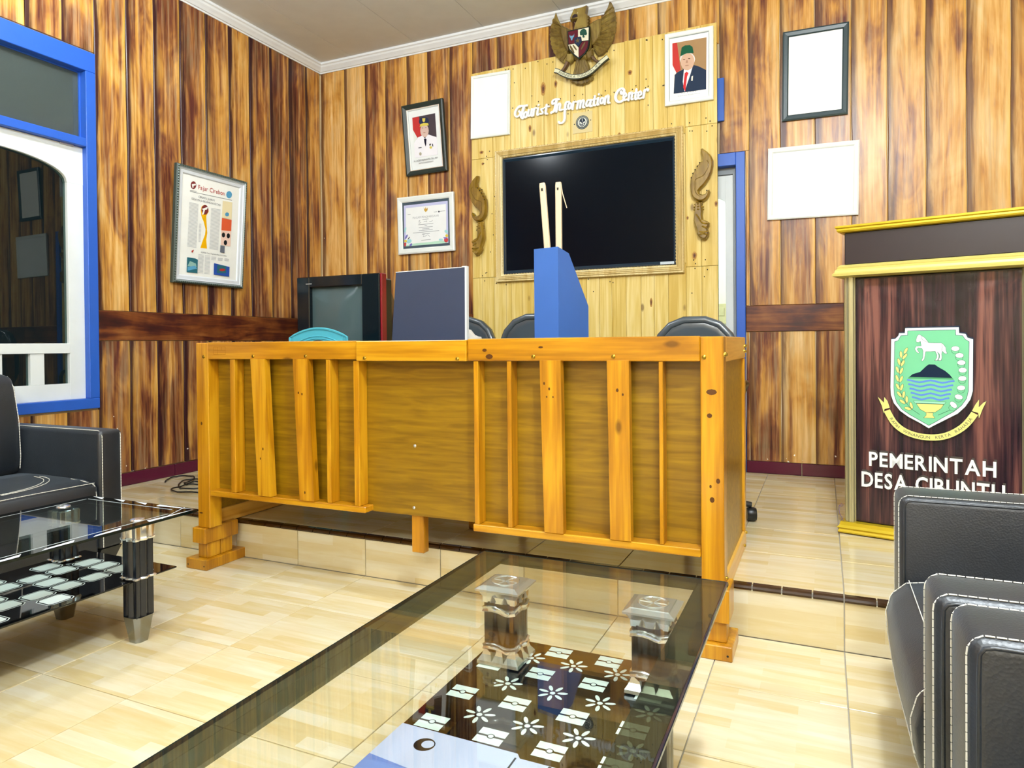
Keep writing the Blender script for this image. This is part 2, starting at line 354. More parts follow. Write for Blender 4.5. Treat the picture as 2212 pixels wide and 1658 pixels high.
# lower floor: slab and tiles
k = MB(); k.box(XL-.15, XR+.15, YF-.15, YR+.05, -.10, -.007); floor = struct(k.build('floor', M_GROUT))
_shared = {}
def tile_mesh(nm, key, dims, m, c=.0012):
    if key not in _shared:
        b = MB(); b.box(0, dims[0], 0, dims[1], 0, dims[2], c=c); o = b.build(nm, m); _shared[key] = o.data; bpy.data.objects.remove(o)
    return _shared[key]
def put(nm, me, loc, parent):
    o = bpy.data.objects.new(nm, me); C.objects.link(o); o.parent = parent; o.location = Vector(loc)-ROOT.get(parent.name, Vector((0, 0, 0))); return o
g = .0035
for j in range(7):
    for i in range(-5, 11):
        x0, x1 = max(gx(i), XL), gx(i+1); wd = round(x1-x0-g, 4)
        put('tile', tile_mesh('tile', ('f', wd), (wd, T-g, .007), M_MAPLE), (x0+g/2, YR-.004-(j+1)*T+g/2, -.007), floor)
k = MB()
for j in range(7, 15):
    for i in range(-5, 14):
        x0, x1 = max(gx(i), XL), gx(i+1); k.box(x0+g/2, x1-g/2, YR-.004-(j+1)*T+g/2, YR-.004-j*T-g/2, -.007, 0)
for j in range(7):
    for i in range(11, 14): k.box(gx(i)+g/2, gx(i+1)-g/2, YR-.004-(j+1)*T+g/2, YR-.004-j*T-g/2, -.007, 0)
stuff(k.build('tiles_behind', M_MAPLE, floor))
# raised stage
k = MB(); k.box(XL-.15, XR+.15, YR+.007, YB+.1, -.1, ST-.007); stage = struct(k.build('stage_floor', M_GROUT))
for j in range(6):
    for i in range(-5, 10):
        x0, x1 = max(gx(i), XL), gx(i+1); y0 = YR+.018+j*T; y1 = min(y0+T, YB-.01); wd = round(x1-x0-g, 4); dy = round(y1-y0-g, 4)
        put('tile', tile_mesh('tile', ('s', wd, dy), (wd, dy, .007), M_MAPLE), (x0+g/2, y0+g/2, ST-.007), stage)
for i in range(-5, 11):
    x0, x1 = max(gx(i), XL), gx(i+1); wd = round(x1-x0-g, 4)
    put('riser_tile', tile_mesh('riser_tile', ('r', wd), (wd, .007, ST-.020), M_MAPLE), (x0+g/2, YR, 0), stage)
# nosing: rounded glazed strips, four to a tile
def nose_mesh():
    b = MB(); prof = [(.020, 0)]+[(.004+.016*(1-math.sin(t))-.004, .019*(1-math.cos(t))) for t in [q*PI/12 for q in range(0, 7)]][::-1]
    pr = [(.026, -.001), (.0, -.001), (-.002, .006), (.002, .013), (.009, .018), (.026, .0195)]
    b.loft([[(x, p[0], p[1]) for p in pr] for x in (0, .0955)]); o = b.build('nosing', M_NOSE, smooth=False); me = o.data; bpy.data.objects.remove(o); return me
nm_ = nose_mesh()
for q in range(-17, 33):
    x = TX0+q*.1
    if x > XL: put('nosing', nm_, (x+.002, YR-.006, ST-.018), stage)
# ---- walls. Base slabs with openings, planks on top
def slab(k, segs, ax, v0, v1):
    for a0, a1, z0, z1 in segs:
        if ax == 'x': k.box(v0, v1, a0, a1, z0, z1)
        else: k.box(a0, a1, v0, v1, z0, z1)
WY0, WY1, WZ0, WZ1 = .66, 2.80, .70, 2.848            # window opening in the left wall
k = MB(); slab(k, [(YF, WY0, -.1, 3.7), (WY1, YB+.1, -.1, 3.7), (WY0, WY1, -.1, WZ0), (WY0, WY1, WZ1, 3.7)], 'x', XL-.15, XL-.012)
wl = struct(k.build('wall_left', M_PLAIN))
DX0, DX1, DZ1 = -1.33, -.475, 2.345
k = MB(); slab(k, [(XL-.15, DX0, -.1, 3.7), (DX1, XR+.15, -.1, 3.7), (DX0, DX1, DZ1, 2.56), (DX0, -.62, 2.56, 2.86), (DX0, DX1, 2.86, 3.7), (-.62, DX1, 2.56, 2.86)], 'y', YB+.012, YB+.15)
wb = struct(k.build('wall_back', M_PLAIN))
k = MB(); k.box(XR, XR+.15, YF, YB+.1, -.1, 3.7); struct(k.build('wall_right', M_PLAIN))
k = MB(); k.box(XL-.15, XR+.15, YF-.15, YF, -.1, 3.7); struct(k.build('wall_rear', M_PLAIN))
def plank_back(x0, x1, z0, z1):
    n = max(2, int((z1-z0)/.16)); rr = random.Random(int(x0*1000)); ph = rr.random()*9
    wob = lambda z, s_: .0022*math.sin(z*5.3+ph+s_)+.0014*math.sin(z*13+ph*2+s_)
    fr, bk = [], []
    b = MB(); th = .010+rr.random()*.004
    for i in range(n+1):
        z = z0+(z1-z0)*i/n; a, c_ = x0+.0016+wob(z, 0), x1-.0016+wob(z, 2)
        fr.append(((a, z), (c_, z)))
    for i, ((a, z), (c_, _)) in enumerate(fr):
        b.v += [(a, YB+.012, z), (a, YB+.012-th+.003, z), (a+.004, YB+.012-th, z), (c_-.004, YB+.012-th, z), (c_, YB+.012-th+.003, z), (c_, YB+.012, z)]
    for i in range(n):
        for q in range(5): b.f.append([i*6+q, i*6+q+1, (i+1)*6+q+1, (i+1)*6+q]); b.mi.append(0)
    b.f.append([0, 1, 2, 3, 4, 5][::-1]); b.mi.append(0); b.f.append([n*6+q for q in range(6)]); b.mi.append(0)
    b.f = [f[::-1] for f in b.f]
    return b, (lambda v: ((v[0]-x0)/(x1-x0), v[2]))
XS = [-4.035, -3.781, -3.562, -3.354, -3.143, -2.942, -2.734, -2.529, -2.311, -2.095, -1.878, -1.687, -1.466, -1.263, -1.054, -.845, -.638, -.451, -.254, -.045, .167, .368, .574, .784, 1.003, 1.21, 1.42, 1.63, 1.85, 2.06, 2.27, 2.48, 2.7, 2.91, 3.2]
def do_back(x0, x1, z0, z1):
    b, uv = plank_back(x0, x1, z0, z1); b.build('plank', M_MURAL, wb, uv=uv)
for a, c_ in zip(XS[:-1], XS[1:]):
    if -2.6 < a < -.66: do_back(a, c_, 3.10, 3.50); continue
    if abs(a+.638) < .01:
        do_back(a, c_, DZ1+.006, 3.50); do_back(DX1+.002, c_, 1.312, DZ1+.004); do_back(DX1+.002, c_, .272, 1.133); continue
    do_back(a, c_, 1.312, 3.50); do_back(a, c_, .272, 1.133)
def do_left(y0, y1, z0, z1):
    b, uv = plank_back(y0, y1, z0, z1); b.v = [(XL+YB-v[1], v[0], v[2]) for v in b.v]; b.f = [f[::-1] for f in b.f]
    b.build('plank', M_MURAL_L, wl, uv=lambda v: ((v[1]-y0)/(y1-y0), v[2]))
YS = [YF, -3.2, -3.0, -2.8, -2.6, -2.4, -2.2, -2.0, -1.8, -1.6, -1.4, -1.2, -1.0, -.8, -.6, -.4, -.2, 0, .2, .43, .655, .85, 1.05, 1.25, 1.45, 1.65, 1.83, 2.02, 2.21, 2.405, 2.605, 2.803, 3.014, 3.211, 3.418, 3.633, 3.846, 4.05, 4.268, 4.487, 4.69, 4.868]
for a, c_ in zip(YS[:-1], YS[1:]):
    lo = .275 if a > 2.6 else .085
    if WY0-.02 <= a < WY1-.01: do_left(a, c_, WZ1+.012, 3.50); do_left(a, c_, .085 if a < 2.6 else .275, WZ0-.012)
    else: do_left(a, c_, 1.298, 3.50); do_left(a, c_, lo, 1.108)
def band(nm, b, par): bx(nm, b, M_BAND, par, c=.003)
band('band_board', (XL-.012+.002, XL+.004, WY1+.004, YB-.012, 1.111, 1.295), wl)
band('band_board', (XL-.010, XL+.004, YF, WY0-.01, 1.111, 1.295), wl)
for a, c_ in ((-4.03, -3.1), (-3.098, -2.5), (DX1+.002, .12), (.122, 1.4), (1.402, 3.2)): band('band_board', (a, c_, YB-.004, YB+.011, 1.136, 1.309), wb)
# baseboards of glazed maroon tiles
def base(name, ax, a0, a1, v, z0, start):
    r = sroot(name, (0, 0, 0)); p = start
    while p > a0: p -= .4
    k_ = MB(); 
    while p < a1:
        q0, q1 = max(p, a0)+.002, min(p+.4, a1)-.002
        if q1-q0 > .01:
            bx('base_tile', (v, v+.012, q0, q1, z0, z0+.079) if ax == 'x' else (q0, q1, v-.012, v, z0, z0+.079), M_MAROON, r, c=.0025)
        p += .4
base('baseboard_left', 'x', 2.64, YB, XL-.010, ST, 3.335); base('baseboard_back', 'y', XL, -2.52, YB+.008, ST, -.131)
base('baseboard_back', 'y', DX1, XR, YB+.008, ST, -.131)
base('baseboard_front_left', 'x', YF, 2.62, XL-.010, 0, 2.6)
# ceiling with boards
k = MB(); k.box(XL-.15, XR+.15, YF-.15, YB+.15, ZC+.010, ZC+.1); ceil = struct(k.build('ceiling', M_GROUT))
cx_ = -3.655
xs = [XL]+[cx_+.63*i for i in range(11)]; xs = [x for x in xs if x < XR]+[XR]; ys = [YF, -1.9, .55, 3.0, YB]
for a, c_ in zip(xs[:-1], xs[1:]):
    for y0, y1 in zip(ys[:-1], ys[1:]): bx('ceiling_board', (a+.0015, c_-.0015, y0+.0015, y1-.0015, ZC, ZC+.010), M_CEIL, ceil, c=.001)
# cornices
pr = [(0, 0), (.006, 0), (.010, .010), (.018, .012), (.030, .026), (.044, .040), (.050, .052), (.060, .058), (.060, .075), (0, .075)]
k = MB(); k.loft([[(XL-.012+p[0]+.012, y, 3.455+p[1]) for p in pr] for y in (YF, YB)]); k.f = [f[::-1] for f in k.f]; struct(k.build('trim_1', M_CROWN))
k = MB(); k.loft([[(x, YB-p[0], 3.455+p[1]) for p in pr] for x in (XL, XR)]); struct(k.build('trim_2', M_CROWN))
# ---- window_1 in the left wall: blue frame, transom, white double sash with arched heads
w1 = sroot('window_1', (XL, 1.73, 1.77))
def wbx(nm, y0, y1, z0, z1, m, x0=-.10, x1=.012, c=.003, par=None): return bx(nm, (XL+x0, XL+x1, y0, y1, z0, z1), m, par or w1, c=c)
for y0, y1, z0, z1 in ((WY0, WY1, WZ0, WZ0+.062), (WY0, WY1, WZ1-.12, WZ1), (WY0, WY0+.062, WZ0+.062, WZ1-.12), (WY1-.062, WY1, WZ0+.062, WZ1-.12), (WY0+.062, WY1-.062, 2.272, 2.322)):
    wbx('frame', y0, y1, z0, z1, M_BLUE)
M_DUSTY = glass('dusty_glass', '8f9c9a', 1.6, rough=.12, op=.42, opc='65726f')
def pane(y0, y1, z0, z1, x=-.055, nm='glass_pane', m=None):
    k = MB(); k.box(XL+x-.003, XL+x, y0, y1, z0, z1); k.build(nm, m or M_GLASS, w1)
wbx('mullion', 1.70, 1.76, 2.322, WZ1-.12, M_BLUE)
pane(1.76, WY1-.062, 2.322, WZ1-.12, -.05, m=M_DUSTY); pane(WY0+.062, 1.70, 2.322, WZ1-.12, -.05, m=M_DUSTY)
# inner beads of the transom
for y0, y1 in ((1.76, 2.738), (.722, 1.70)):
    for a in ((y0, y1, 2.322, 2.330), (y0, y1, 2.720, 2.728), (y0, y0+.008, 2.33, 2.72), (y1-.008, y1, 2.33, 2.72)): wbx('bead', *a, M_BLUE, -.06, -.04, 0.)
def sash(y0, y1):
    z0, z1 = .762, 2.270; s0, s1 = y0+.095, y1-.095; n = 20; cy = (s0+s1)/2; hw = (s1-s0)/2
    fr = WL(XL, 0, 0)
    arch = [(cy+hw*math.cos(t), 2.045+.125*math.sin(t)**.9 if math.sin(t) > 0 else 2.045) for t in [PI*i/n for i in range(n+1)]]
    # head board with an arched underside, as strips
    b = MB()
    for (ya, za), (yb, zb) in zip(arch[:-1], arch[1:]): b.prism([(ya, za), (ya, z1), (yb, z1), (yb, zb)], fr, -.07, -.028)
    b.box(XL-.07, XL-.028, y0, s0, 2.045, z1); b.box(XL-.07, XL-.028, s1, y1, 2.045, z1)
    hd = b.build('sash_head', M_SASH, w1)
    b = MB(); b.tube([(XL-.028, a, z) for a, z in arch], .004, 6); b.build('arch_bead', M_SASH, w1)
    for a in ((y0, s0, z0, 2.045), (s1, y1, z0, 2.045)): wbx('stile', *a, M_SASH, -.07, -.028, .0015)
    wbx('bottom_rail', s0, s1, z0, .857, M_SASH, -.07, -.028, .0015); wbx('lock_rail', s0, s1, 1.036, 1.094, M_SASH, -.07, -.022, .0015)
    pw = .146; gap = (s1-s0-4*pw)/3; p = s0
    for i in range(4):
        pane(p, p+pw, .857, 1.036, -.05)
        if i < 3: wbx('muntin', p+pw, p+pw+gap, .857, 1.036, M_SASH, -.07, -.028, .0015)
        p += pw+gap
    b = MB(); 
    poly = [(s0, 1.094), (s1, 1.094)]+arch
    b.prism(poly, fr, -.053, -.050); b.build('glass_pane', M_GLASS, w1)
sash(1.735, 2.738); sash(.722, 1.727)
for z in (2.255,): wbx('hinge', 2.60, 2.68, z+.006, z+.018, M_SILV, -.03, -.018, .001)
# ---- door_1 in the back wall
d1 = sroot('door_1', (-.9, YB, ST))
def dbx(nm, x0, x1, z0, z1, m, y0=.10, y1=-.014, c=.003, par=None): return bx(nm, (x0, x1, YB+y1, YB+y0, z0, z1), m, par or d1, c=c)
dbx('frame', DX1-.058, DX1, ST, DZ1, M_BLUE); dbx('frame', DX0, DX0+.058, ST, DZ1, M_BLUE); dbx('frame', DX0+.058, DX1-.058, DZ1-.085, DZ1, M_BLUE)
M_GREY = mat('grey_stop', '8d949a', .5)
dbx('door_stop', DX1-.083, DX1-.058, ST, DZ1-.085, M_GREY, .10, .05, .001); dbx('door_stop', DX0+.083, DX1-.083, DZ1-.13, DZ1-.085, M_GREY, .10, .05, .001)
lx0, lx1 = DX0+.085, DX1-.085
fr = WB(0, YB, 0); b = MB(); s0, s1 = lx0+.045, lx1-.05; cy = (s0+s1)/2; hw = (s1-s0)/2; zt = DZ1-.135
arch = [(cy+hw*math.cos(PI*i/16), 2.02+.08*math.sin(PI*i/16)) for i in range(17)]
for (ya, za), (yb, zb) in zip(arch[:-1], arch[1:]): b.prism([(ya, za), (ya, zt), (yb, zt), (yb, zb)], fr, -.095, -.06)
leaf = b.build('door_leaf', M_SASH, d1)
dbx('stile', lx0, s0, ST+.01, zt, M_SASH, .095, .06, .0015); dbx('stile', s1, lx1, ST+.01, zt, M_SASH, .095, .06, .0015); dbx('rail', s0, s1, ST+.01, ST+.55, M_SASH, .095, .06, .0015)
b = MB(); b.prism([(s0, ST+.55), (s1, ST+.55)]+arch, fr, -.080, -.077); b.build('glass_pane', glass('door_glass', 'e8f4ee', 1.4), d1)
# transom beside the plank panel
w2 = sroot('window_2', (-.9, YB, 2.7))
for a in ((-.655, -.605, 2.565, 2.856), (DX0, DX0+.05, 2.565, 2.856), (DX0+.05, -.655, 2.565, 2.615), (DX0+.05, -.655, 2.806, 2.856)): dbx('frame', *a, M_BLUE, .10, -.02, .003, w2)
b = MB(); b.box(DX0+.05, -.655, YB+.04, YB+.043, 2.615, 2.806); b.build('glass_pane', M_GLASS, w2)
# the room seen through the door
k = MB(); k.box(-3.2, .6, 7.2, 7.3, -.1, 3.5); k.box(-3.3, -3.2, YB+.15, 7.3, -.1, 3.5); k.box(.6, .7, YB+.15, 7.3, -.1, 3.5); k.box(-3.3, .7, YB+.15, 7.3, -.1, ST-.01); k.box(-3.3, .7, YB+.15, 7.3, 3.4, 3.5)
struct(k.build('wall_next_room', mat('pale_wall', 'f1f3f1', .7)))
b = MB(); b.box(-1.02, -.86, 7.15, 7.2, 1.25, 1.45, c=.004); b.box(-.98, -.90, 7.142, 7.15, 1.33, 1.41, c=.003); tag(b.build('socket_plate', mat('ivory', 'd8cda8', .5)), 'ivory wall socket seen through the glass of the blue-framed door', 'socket')
# ------------------------------------------------------------ pine plank panel behind the television
PY = YB-.06
pp = thing('plank_panel', 'tall panel of nailed pale pine planks behind the flat television', 'wall panel', (-1.58, YB, ST))
bx('backing', (-2.505, -.648, PY+.014, YB-.013, ST, 3.10), mat('dark_backing', '2b2016', .7), pp, c=.001)
PX = [-2.507, -2.428, -2.323, -2.228, -2.130, -2.086+.045, -1.94, -1.845, -1.745, -1.63, -1.525, -1.43, -1.33, -1.225, -1.125, -1.03, -.93, -.855, -.752, -.645]
PX = [-2.507, -2.425, -2.323, -2.220, -2.174, -2.086, -1.995, -1.897, -1.798, -1.686, -1.572, -1.477, -1.384, -1.279, -1.172, -1.078, -.98, -.858, -.752, -.645]
rr = random.Random(4); holes = MB(); fr = WB(0, PY, 0)
for a, c_ in zip(PX[:-1], PX[1:]):
    ztop = 3.183+(a+2.5)*.020
    if a < -2.3: cuts = [ST, 1.585, 2.512, ztop]
    elif a > -.87: cuts = [ST, 1.585, 2.543, ztop]
    else: cuts = [ST, 1.60+rr.random()*.02, 2.50, ztop]
    for z0, z1 in zip(cuts[:-1], cuts[1:]):
        d = rr.random()*.003
        bx('plank', (a+.0008, c_-.0008, PY-d, PY+.014, z0+.001, z1-.001), M_PINE, pp, c=.0015)
    for z0, z1 in zip(cuts[:-1], cuts[1:]):
        for z in (z0+.03, z1-.03, z0+(z1-z0)*.52):
            for q in range(2):
                if rr.random() < .72: px_, pz_ = a+(c_-a)*(.2+.6*rr.random()), z+rr.uniform(-.02, .02); holes.flat([(px_+.0042*math.cos(t*PI/3), pz_+.0055*math.sin(t*PI/3)) for t in range(6)], fr, .0036)
for q in range(60):
    px_, pz_ = rr.uniform(-2.48, -.67), rr.uniform(1.2, 3.1); holes.flat([(px_+.0035*math.cos(t*PI/3), pz_+.006*math.sin(t*PI/3)) for t in range(6)], fr, .0036)
stuff(holes.build('nail_holes', mat('nail_hole', '1c140a', .8), pp))
# bigger knots and saw marks seen on the boards
kn = MB()
for x, z, rx, rz in ((-1.90, 2.97, .022, .055), (-1.80, 2.99, .014, .030), (-2.01, 2.69, .012, .030), (-1.24, 2.98, .018, .02), (-.655, 2.0, .012, .022), (-.80, 1.66, .018, .030), (-.845, 1.92, .009, .014), (-1.10, 1.35, .010, .035), (-1.32, 2.55, .012, .02), (-2.42, 2.56, .02, .014), (-2.41, 2.47, .012, .012)):
    ring_ = lambda q: [(x+rx*q*math.cos(t*PI/7)*(1+.12*math.sin(t*2.3)), z+rz*q*math.sin(t*PI/7)) for t in range(14)]
    kn.flat(ring_(.95), fr, .0032, 0); kn.flat(ring_(.62), fr, .0034, 1); kn.flat(ring_(.30), fr, .0036, 2)
stuff(kn.build('knots', [mat('pine_knot_rim', 'b98c3c', .6), mat('pine_knot', '8c5a28', .6), mat('pine_knot_core', '553114', .6)], pp))
# ------------------------------------------------------------ things on the walls
def picture(name, label, wall, loc, w_, h_, mw, dep, mats, lean=0., roll=0., steps=None, cat='picture frame', group=None):
    """mitred moulding from a stepped profile; returns root, frame and half sizes of the opening"""
    F = wframe(wall, (0, 0, 0), lean, roll); base = Vector(loc)
    r = thing(name, label, cat, loc, 0, group); F = (base, F[1], F[2], F[3])
    prof = steps or [(0, 0, 0), (0, dep*.8, 0), (mw*.25, dep, 0), (mw*.8, dep*.85, 0), (mw, dep*.6, 0), (mw, 0, 0)]
    k = MB(); ring = lambda ins, z: [fp(F, sx*(w_/2-ins), sy*(h_/2-ins), z) for sx, sy in ((-1, -1), (1, -1), (1, 1), (-1, 1))]
    for (i0, z0, m0), (i1, z1, m1) in zip(prof[:-1], prof[1:]):
        a, b_ = ring(i0, z0), ring(i1, z1); 
        for q in range(4): k.add([a[q], a[(q+1)%4], b_[(q+1)%4], b_[q]], [(0, 1, 2, 3)], m1)
    k.add(ring(0, 0), [(3, 2, 1, 0)], 0)
    k.build('frame', mats, r)
    return r, F, w_/2-mw, h_/2-mw
def sheet(r, F, hw, hh, z, m, nm='backing_board'):
    k = MB(); k.flat([(-hw, -hh), (hw, -hh), (hw, hh), (-hw, hh)], F, z); return k.build(nm, m, r)
M_PAPER = mat('paper_white', 'f3f5f4', .6, spec=.2)
# two blank white frames and a blank black frame (their sheets are pale)
M_FW = mat('frame_white', 'eef5f3', .35); M_FB = mat('frame_black', '2f4248', .35)
r, F, hw, hh = picture('picture_frame', 'upright blank white frame on the pine panel, left of the carved eagle', WB, (-2.335, PY-.004, 2.910), .334, .487, .022, .020, M_FW, roll=-1)
sheet(r, F, hw, hh, .008, mat('blank_sheet', 'fdfefd', .5), 'blank_sheet')
r, F, hw, hh = picture('picture_frame', 'upright black frame around a blank white sheet, on the right of the back wall', WB, (-.042, YB-.010, 2.791), .387, .571, .036, .022, M_FB, lean=2.2, roll=-.9)
sheet(r, F, hw, hh, .010, mat('blank_sheet', 'fdfefd', .5), 'blank_sheet')
r, F, hw, hh = picture('picture_frame', 'wide white frame with a blank pale sheet, below the black frame', WB, (-.061, YB-.006, 2.100), .539, .467, .032, .020, M_FW, lean=1.2, roll=-1)
sheet(r, F, hw, hh, .010, mat('pale_sheet', 'f0f5f8', .5), 'blank_sheet')
# portrait in white frame on the pine panel
r, F, hw, hh = picture('portrait_frame', 'white frame with a portrait of a person in green cap, dark suit and red tie', WB, (-.828, PY-.004, 2.945), .325, .493, .030, .022, M_FW, roll=-.3)
D = {'photo':[(-0.1114,0.1789),(0.1176,0.1787),(0.1148,-0.1696),(-0.1024,-0.1674)],'matt':[(-0.1303,0.2079),(0.1301,0.2118),(0.1299,-0.2153),(-0.1293,-0.2145)],'red':[(-0.1114,0.1783),(-0.0791,0.1771),(-0.0553,-0.0129),(-0.0835,-0.0281),(-0.1105,0.0305)],'white':[(-0.1105,0.0305),(-0.0835,-0.0281),(-0.0964,-0.0402),(-0.1024,-0.1674)],'suit':[(-0.1024,-0.1674),(-0.0947,-0.0405),(-0.0778,-0.0262),(-0.0356,-0.0106),(0.0315,0.0065),(0.065,-0.0077),(0.1151,-0.0414),(0.1148,-0.1696)],'shirt':[(-0.0328,-0.011),(0.0287,0.0069),(0.0095,-0.0577),(-0.029,-0.1648),(-0.0407,-0.0949)],'tie':[(-0.027,-0.0404),(-0.0142,-0.0312),(-0.0017,-0.0434),(-0.0117,-0.0656),(-0.0234,-0.1657),(-0.0377,-0.1351)],'face':[(0.0365,0.0218),(0.0286,-0.0018),(0.0133,-0.0179),(-0.0065,-0.0233),(-0.0268,-0.017),(-0.0436,-0.0002),(-0.0536,0.0238),(-0.0547,0.0503),(-0.0468,0.0739),(-0.0313,0.09),(-0.0115,0.0953),(0.0088,0.0889),(0.0255,0.0721),(0.0354,0.0481)],'hair':[(0.0424,0.0442),(0.0374,0.0242),(0.0233,0.0099),(0.0027,0.0041),(-0.0203,0.0079),(-0.0411,0.0208),(-0.0556,0.04),(-0.0609,0.0619),(-0.0559,0.082),(-0.0416,0.0963),(-0.0209,0.102),(0.0021,0.098),(0.0228,0.0851),(0.0372,0.0659)],'cap':[(-0.057,0.08),(-0.0478,0.138),(-0.0254,0.1488),(0.0083,0.1451),(0.0251,0.1291),(0.0327,0.0871),(-0.0138,0.0935)],'eye1':[(-0.0237,0.0527),(-0.0244,0.0516),(-0.0266,0.051),(-0.0298,0.0509),(-0.0333,0.0516),(-0.0364,0.0526),(-0.0386,0.054),(-0.0394,0.0554),(-0.0387,0.0565),(-0.0365,0.0571),(-0.0333,0.0571),(-0.0298,0.0565),(-0.0266,0.0554),(-0.0245,0.054)],'eye2':[(0.0111,0.0524),(0.0103,0.0513),(0.0081,0.0507),(0.005,0.0507),(0.0015,0.0513),(-0.0016,0.0523),(-0.0038,0.0537),(-0.0046,0.0551),(-0.0038,0.0562),(-0.0017,0.0568),(0.0015,0.0568),(0.005,0.0562),(0.0081,0.0551),(0.0103,0.0537)],'nose':[(-0.0163,0.0457),(-0.0079,0.0443),(-0.005,0.0268),(-0.0201,0.0277)],'mouth':[(0.0012,0.009),(0.0001,0.0073),(-0.0034,0.006),(-0.0086,0.0053),(-0.0146,0.0055),(-0.02,0.0064),(-0.0239,0.0079),(-0.0255,0.0097),(-0.0244,0.0114),(-0.0209,0.0127),(-0.0157,0.0133),(-0.0098,0.0132),(-0.0043,0.0122),(-0.0004,0.0107)],'pin':[(0.018,-0.0705),(0.0291,-0.0655),(0.0266,-0.1001),(0.0165,-0.0996)]}
cols = ['fbfdfd', 'ab8a62', 'c8403c', 'f3f3f3', '2c3a52', 'eef2f8', 'd6363a', 'd8b49c', 'e6e2de', '1f5c42', '6b4a3c', 'b98f78', 'f6f0e2', '9aa0a6']
ci = {c_: i for i, c_ in enumerate(cols)}; k = MB()
for z, (key, c_) in enumerate((('matt', 'fbfdfd'), ('photo', 'ab8a62'), ('red', 'c8403c'), ('white', 'f3f3f3'), ('hair', 'e6e2de'), ('suit', '2c3a52'), ('shirt', 'eef2f8'), ('face', 'd8b49c'), ('tie', 'd6363a'), ('cap', '1f5c42'), ('eye1', '6b4a3c'), ('eye2', '6b4a3c'), ('nose', 'b98f78'), ('mouth', 'b98f78'), ('pin', 'f6f0e2'))):
    k.flat(D[key], F, .010+z*.0004, ci[c_])
text(k, 'Prof. K. H. M A', F, 0, -.176, .009, .011, ci['9aa0a6'], width=.10, align='c'); text(k, 'Wakil Presiden Republik Indonesia', F, 0, -.192, .007, .011, ci['9aa0a6'], width=.15, align='c')
k.build('portrait_print', [P(c_) for c_ in cols], r)
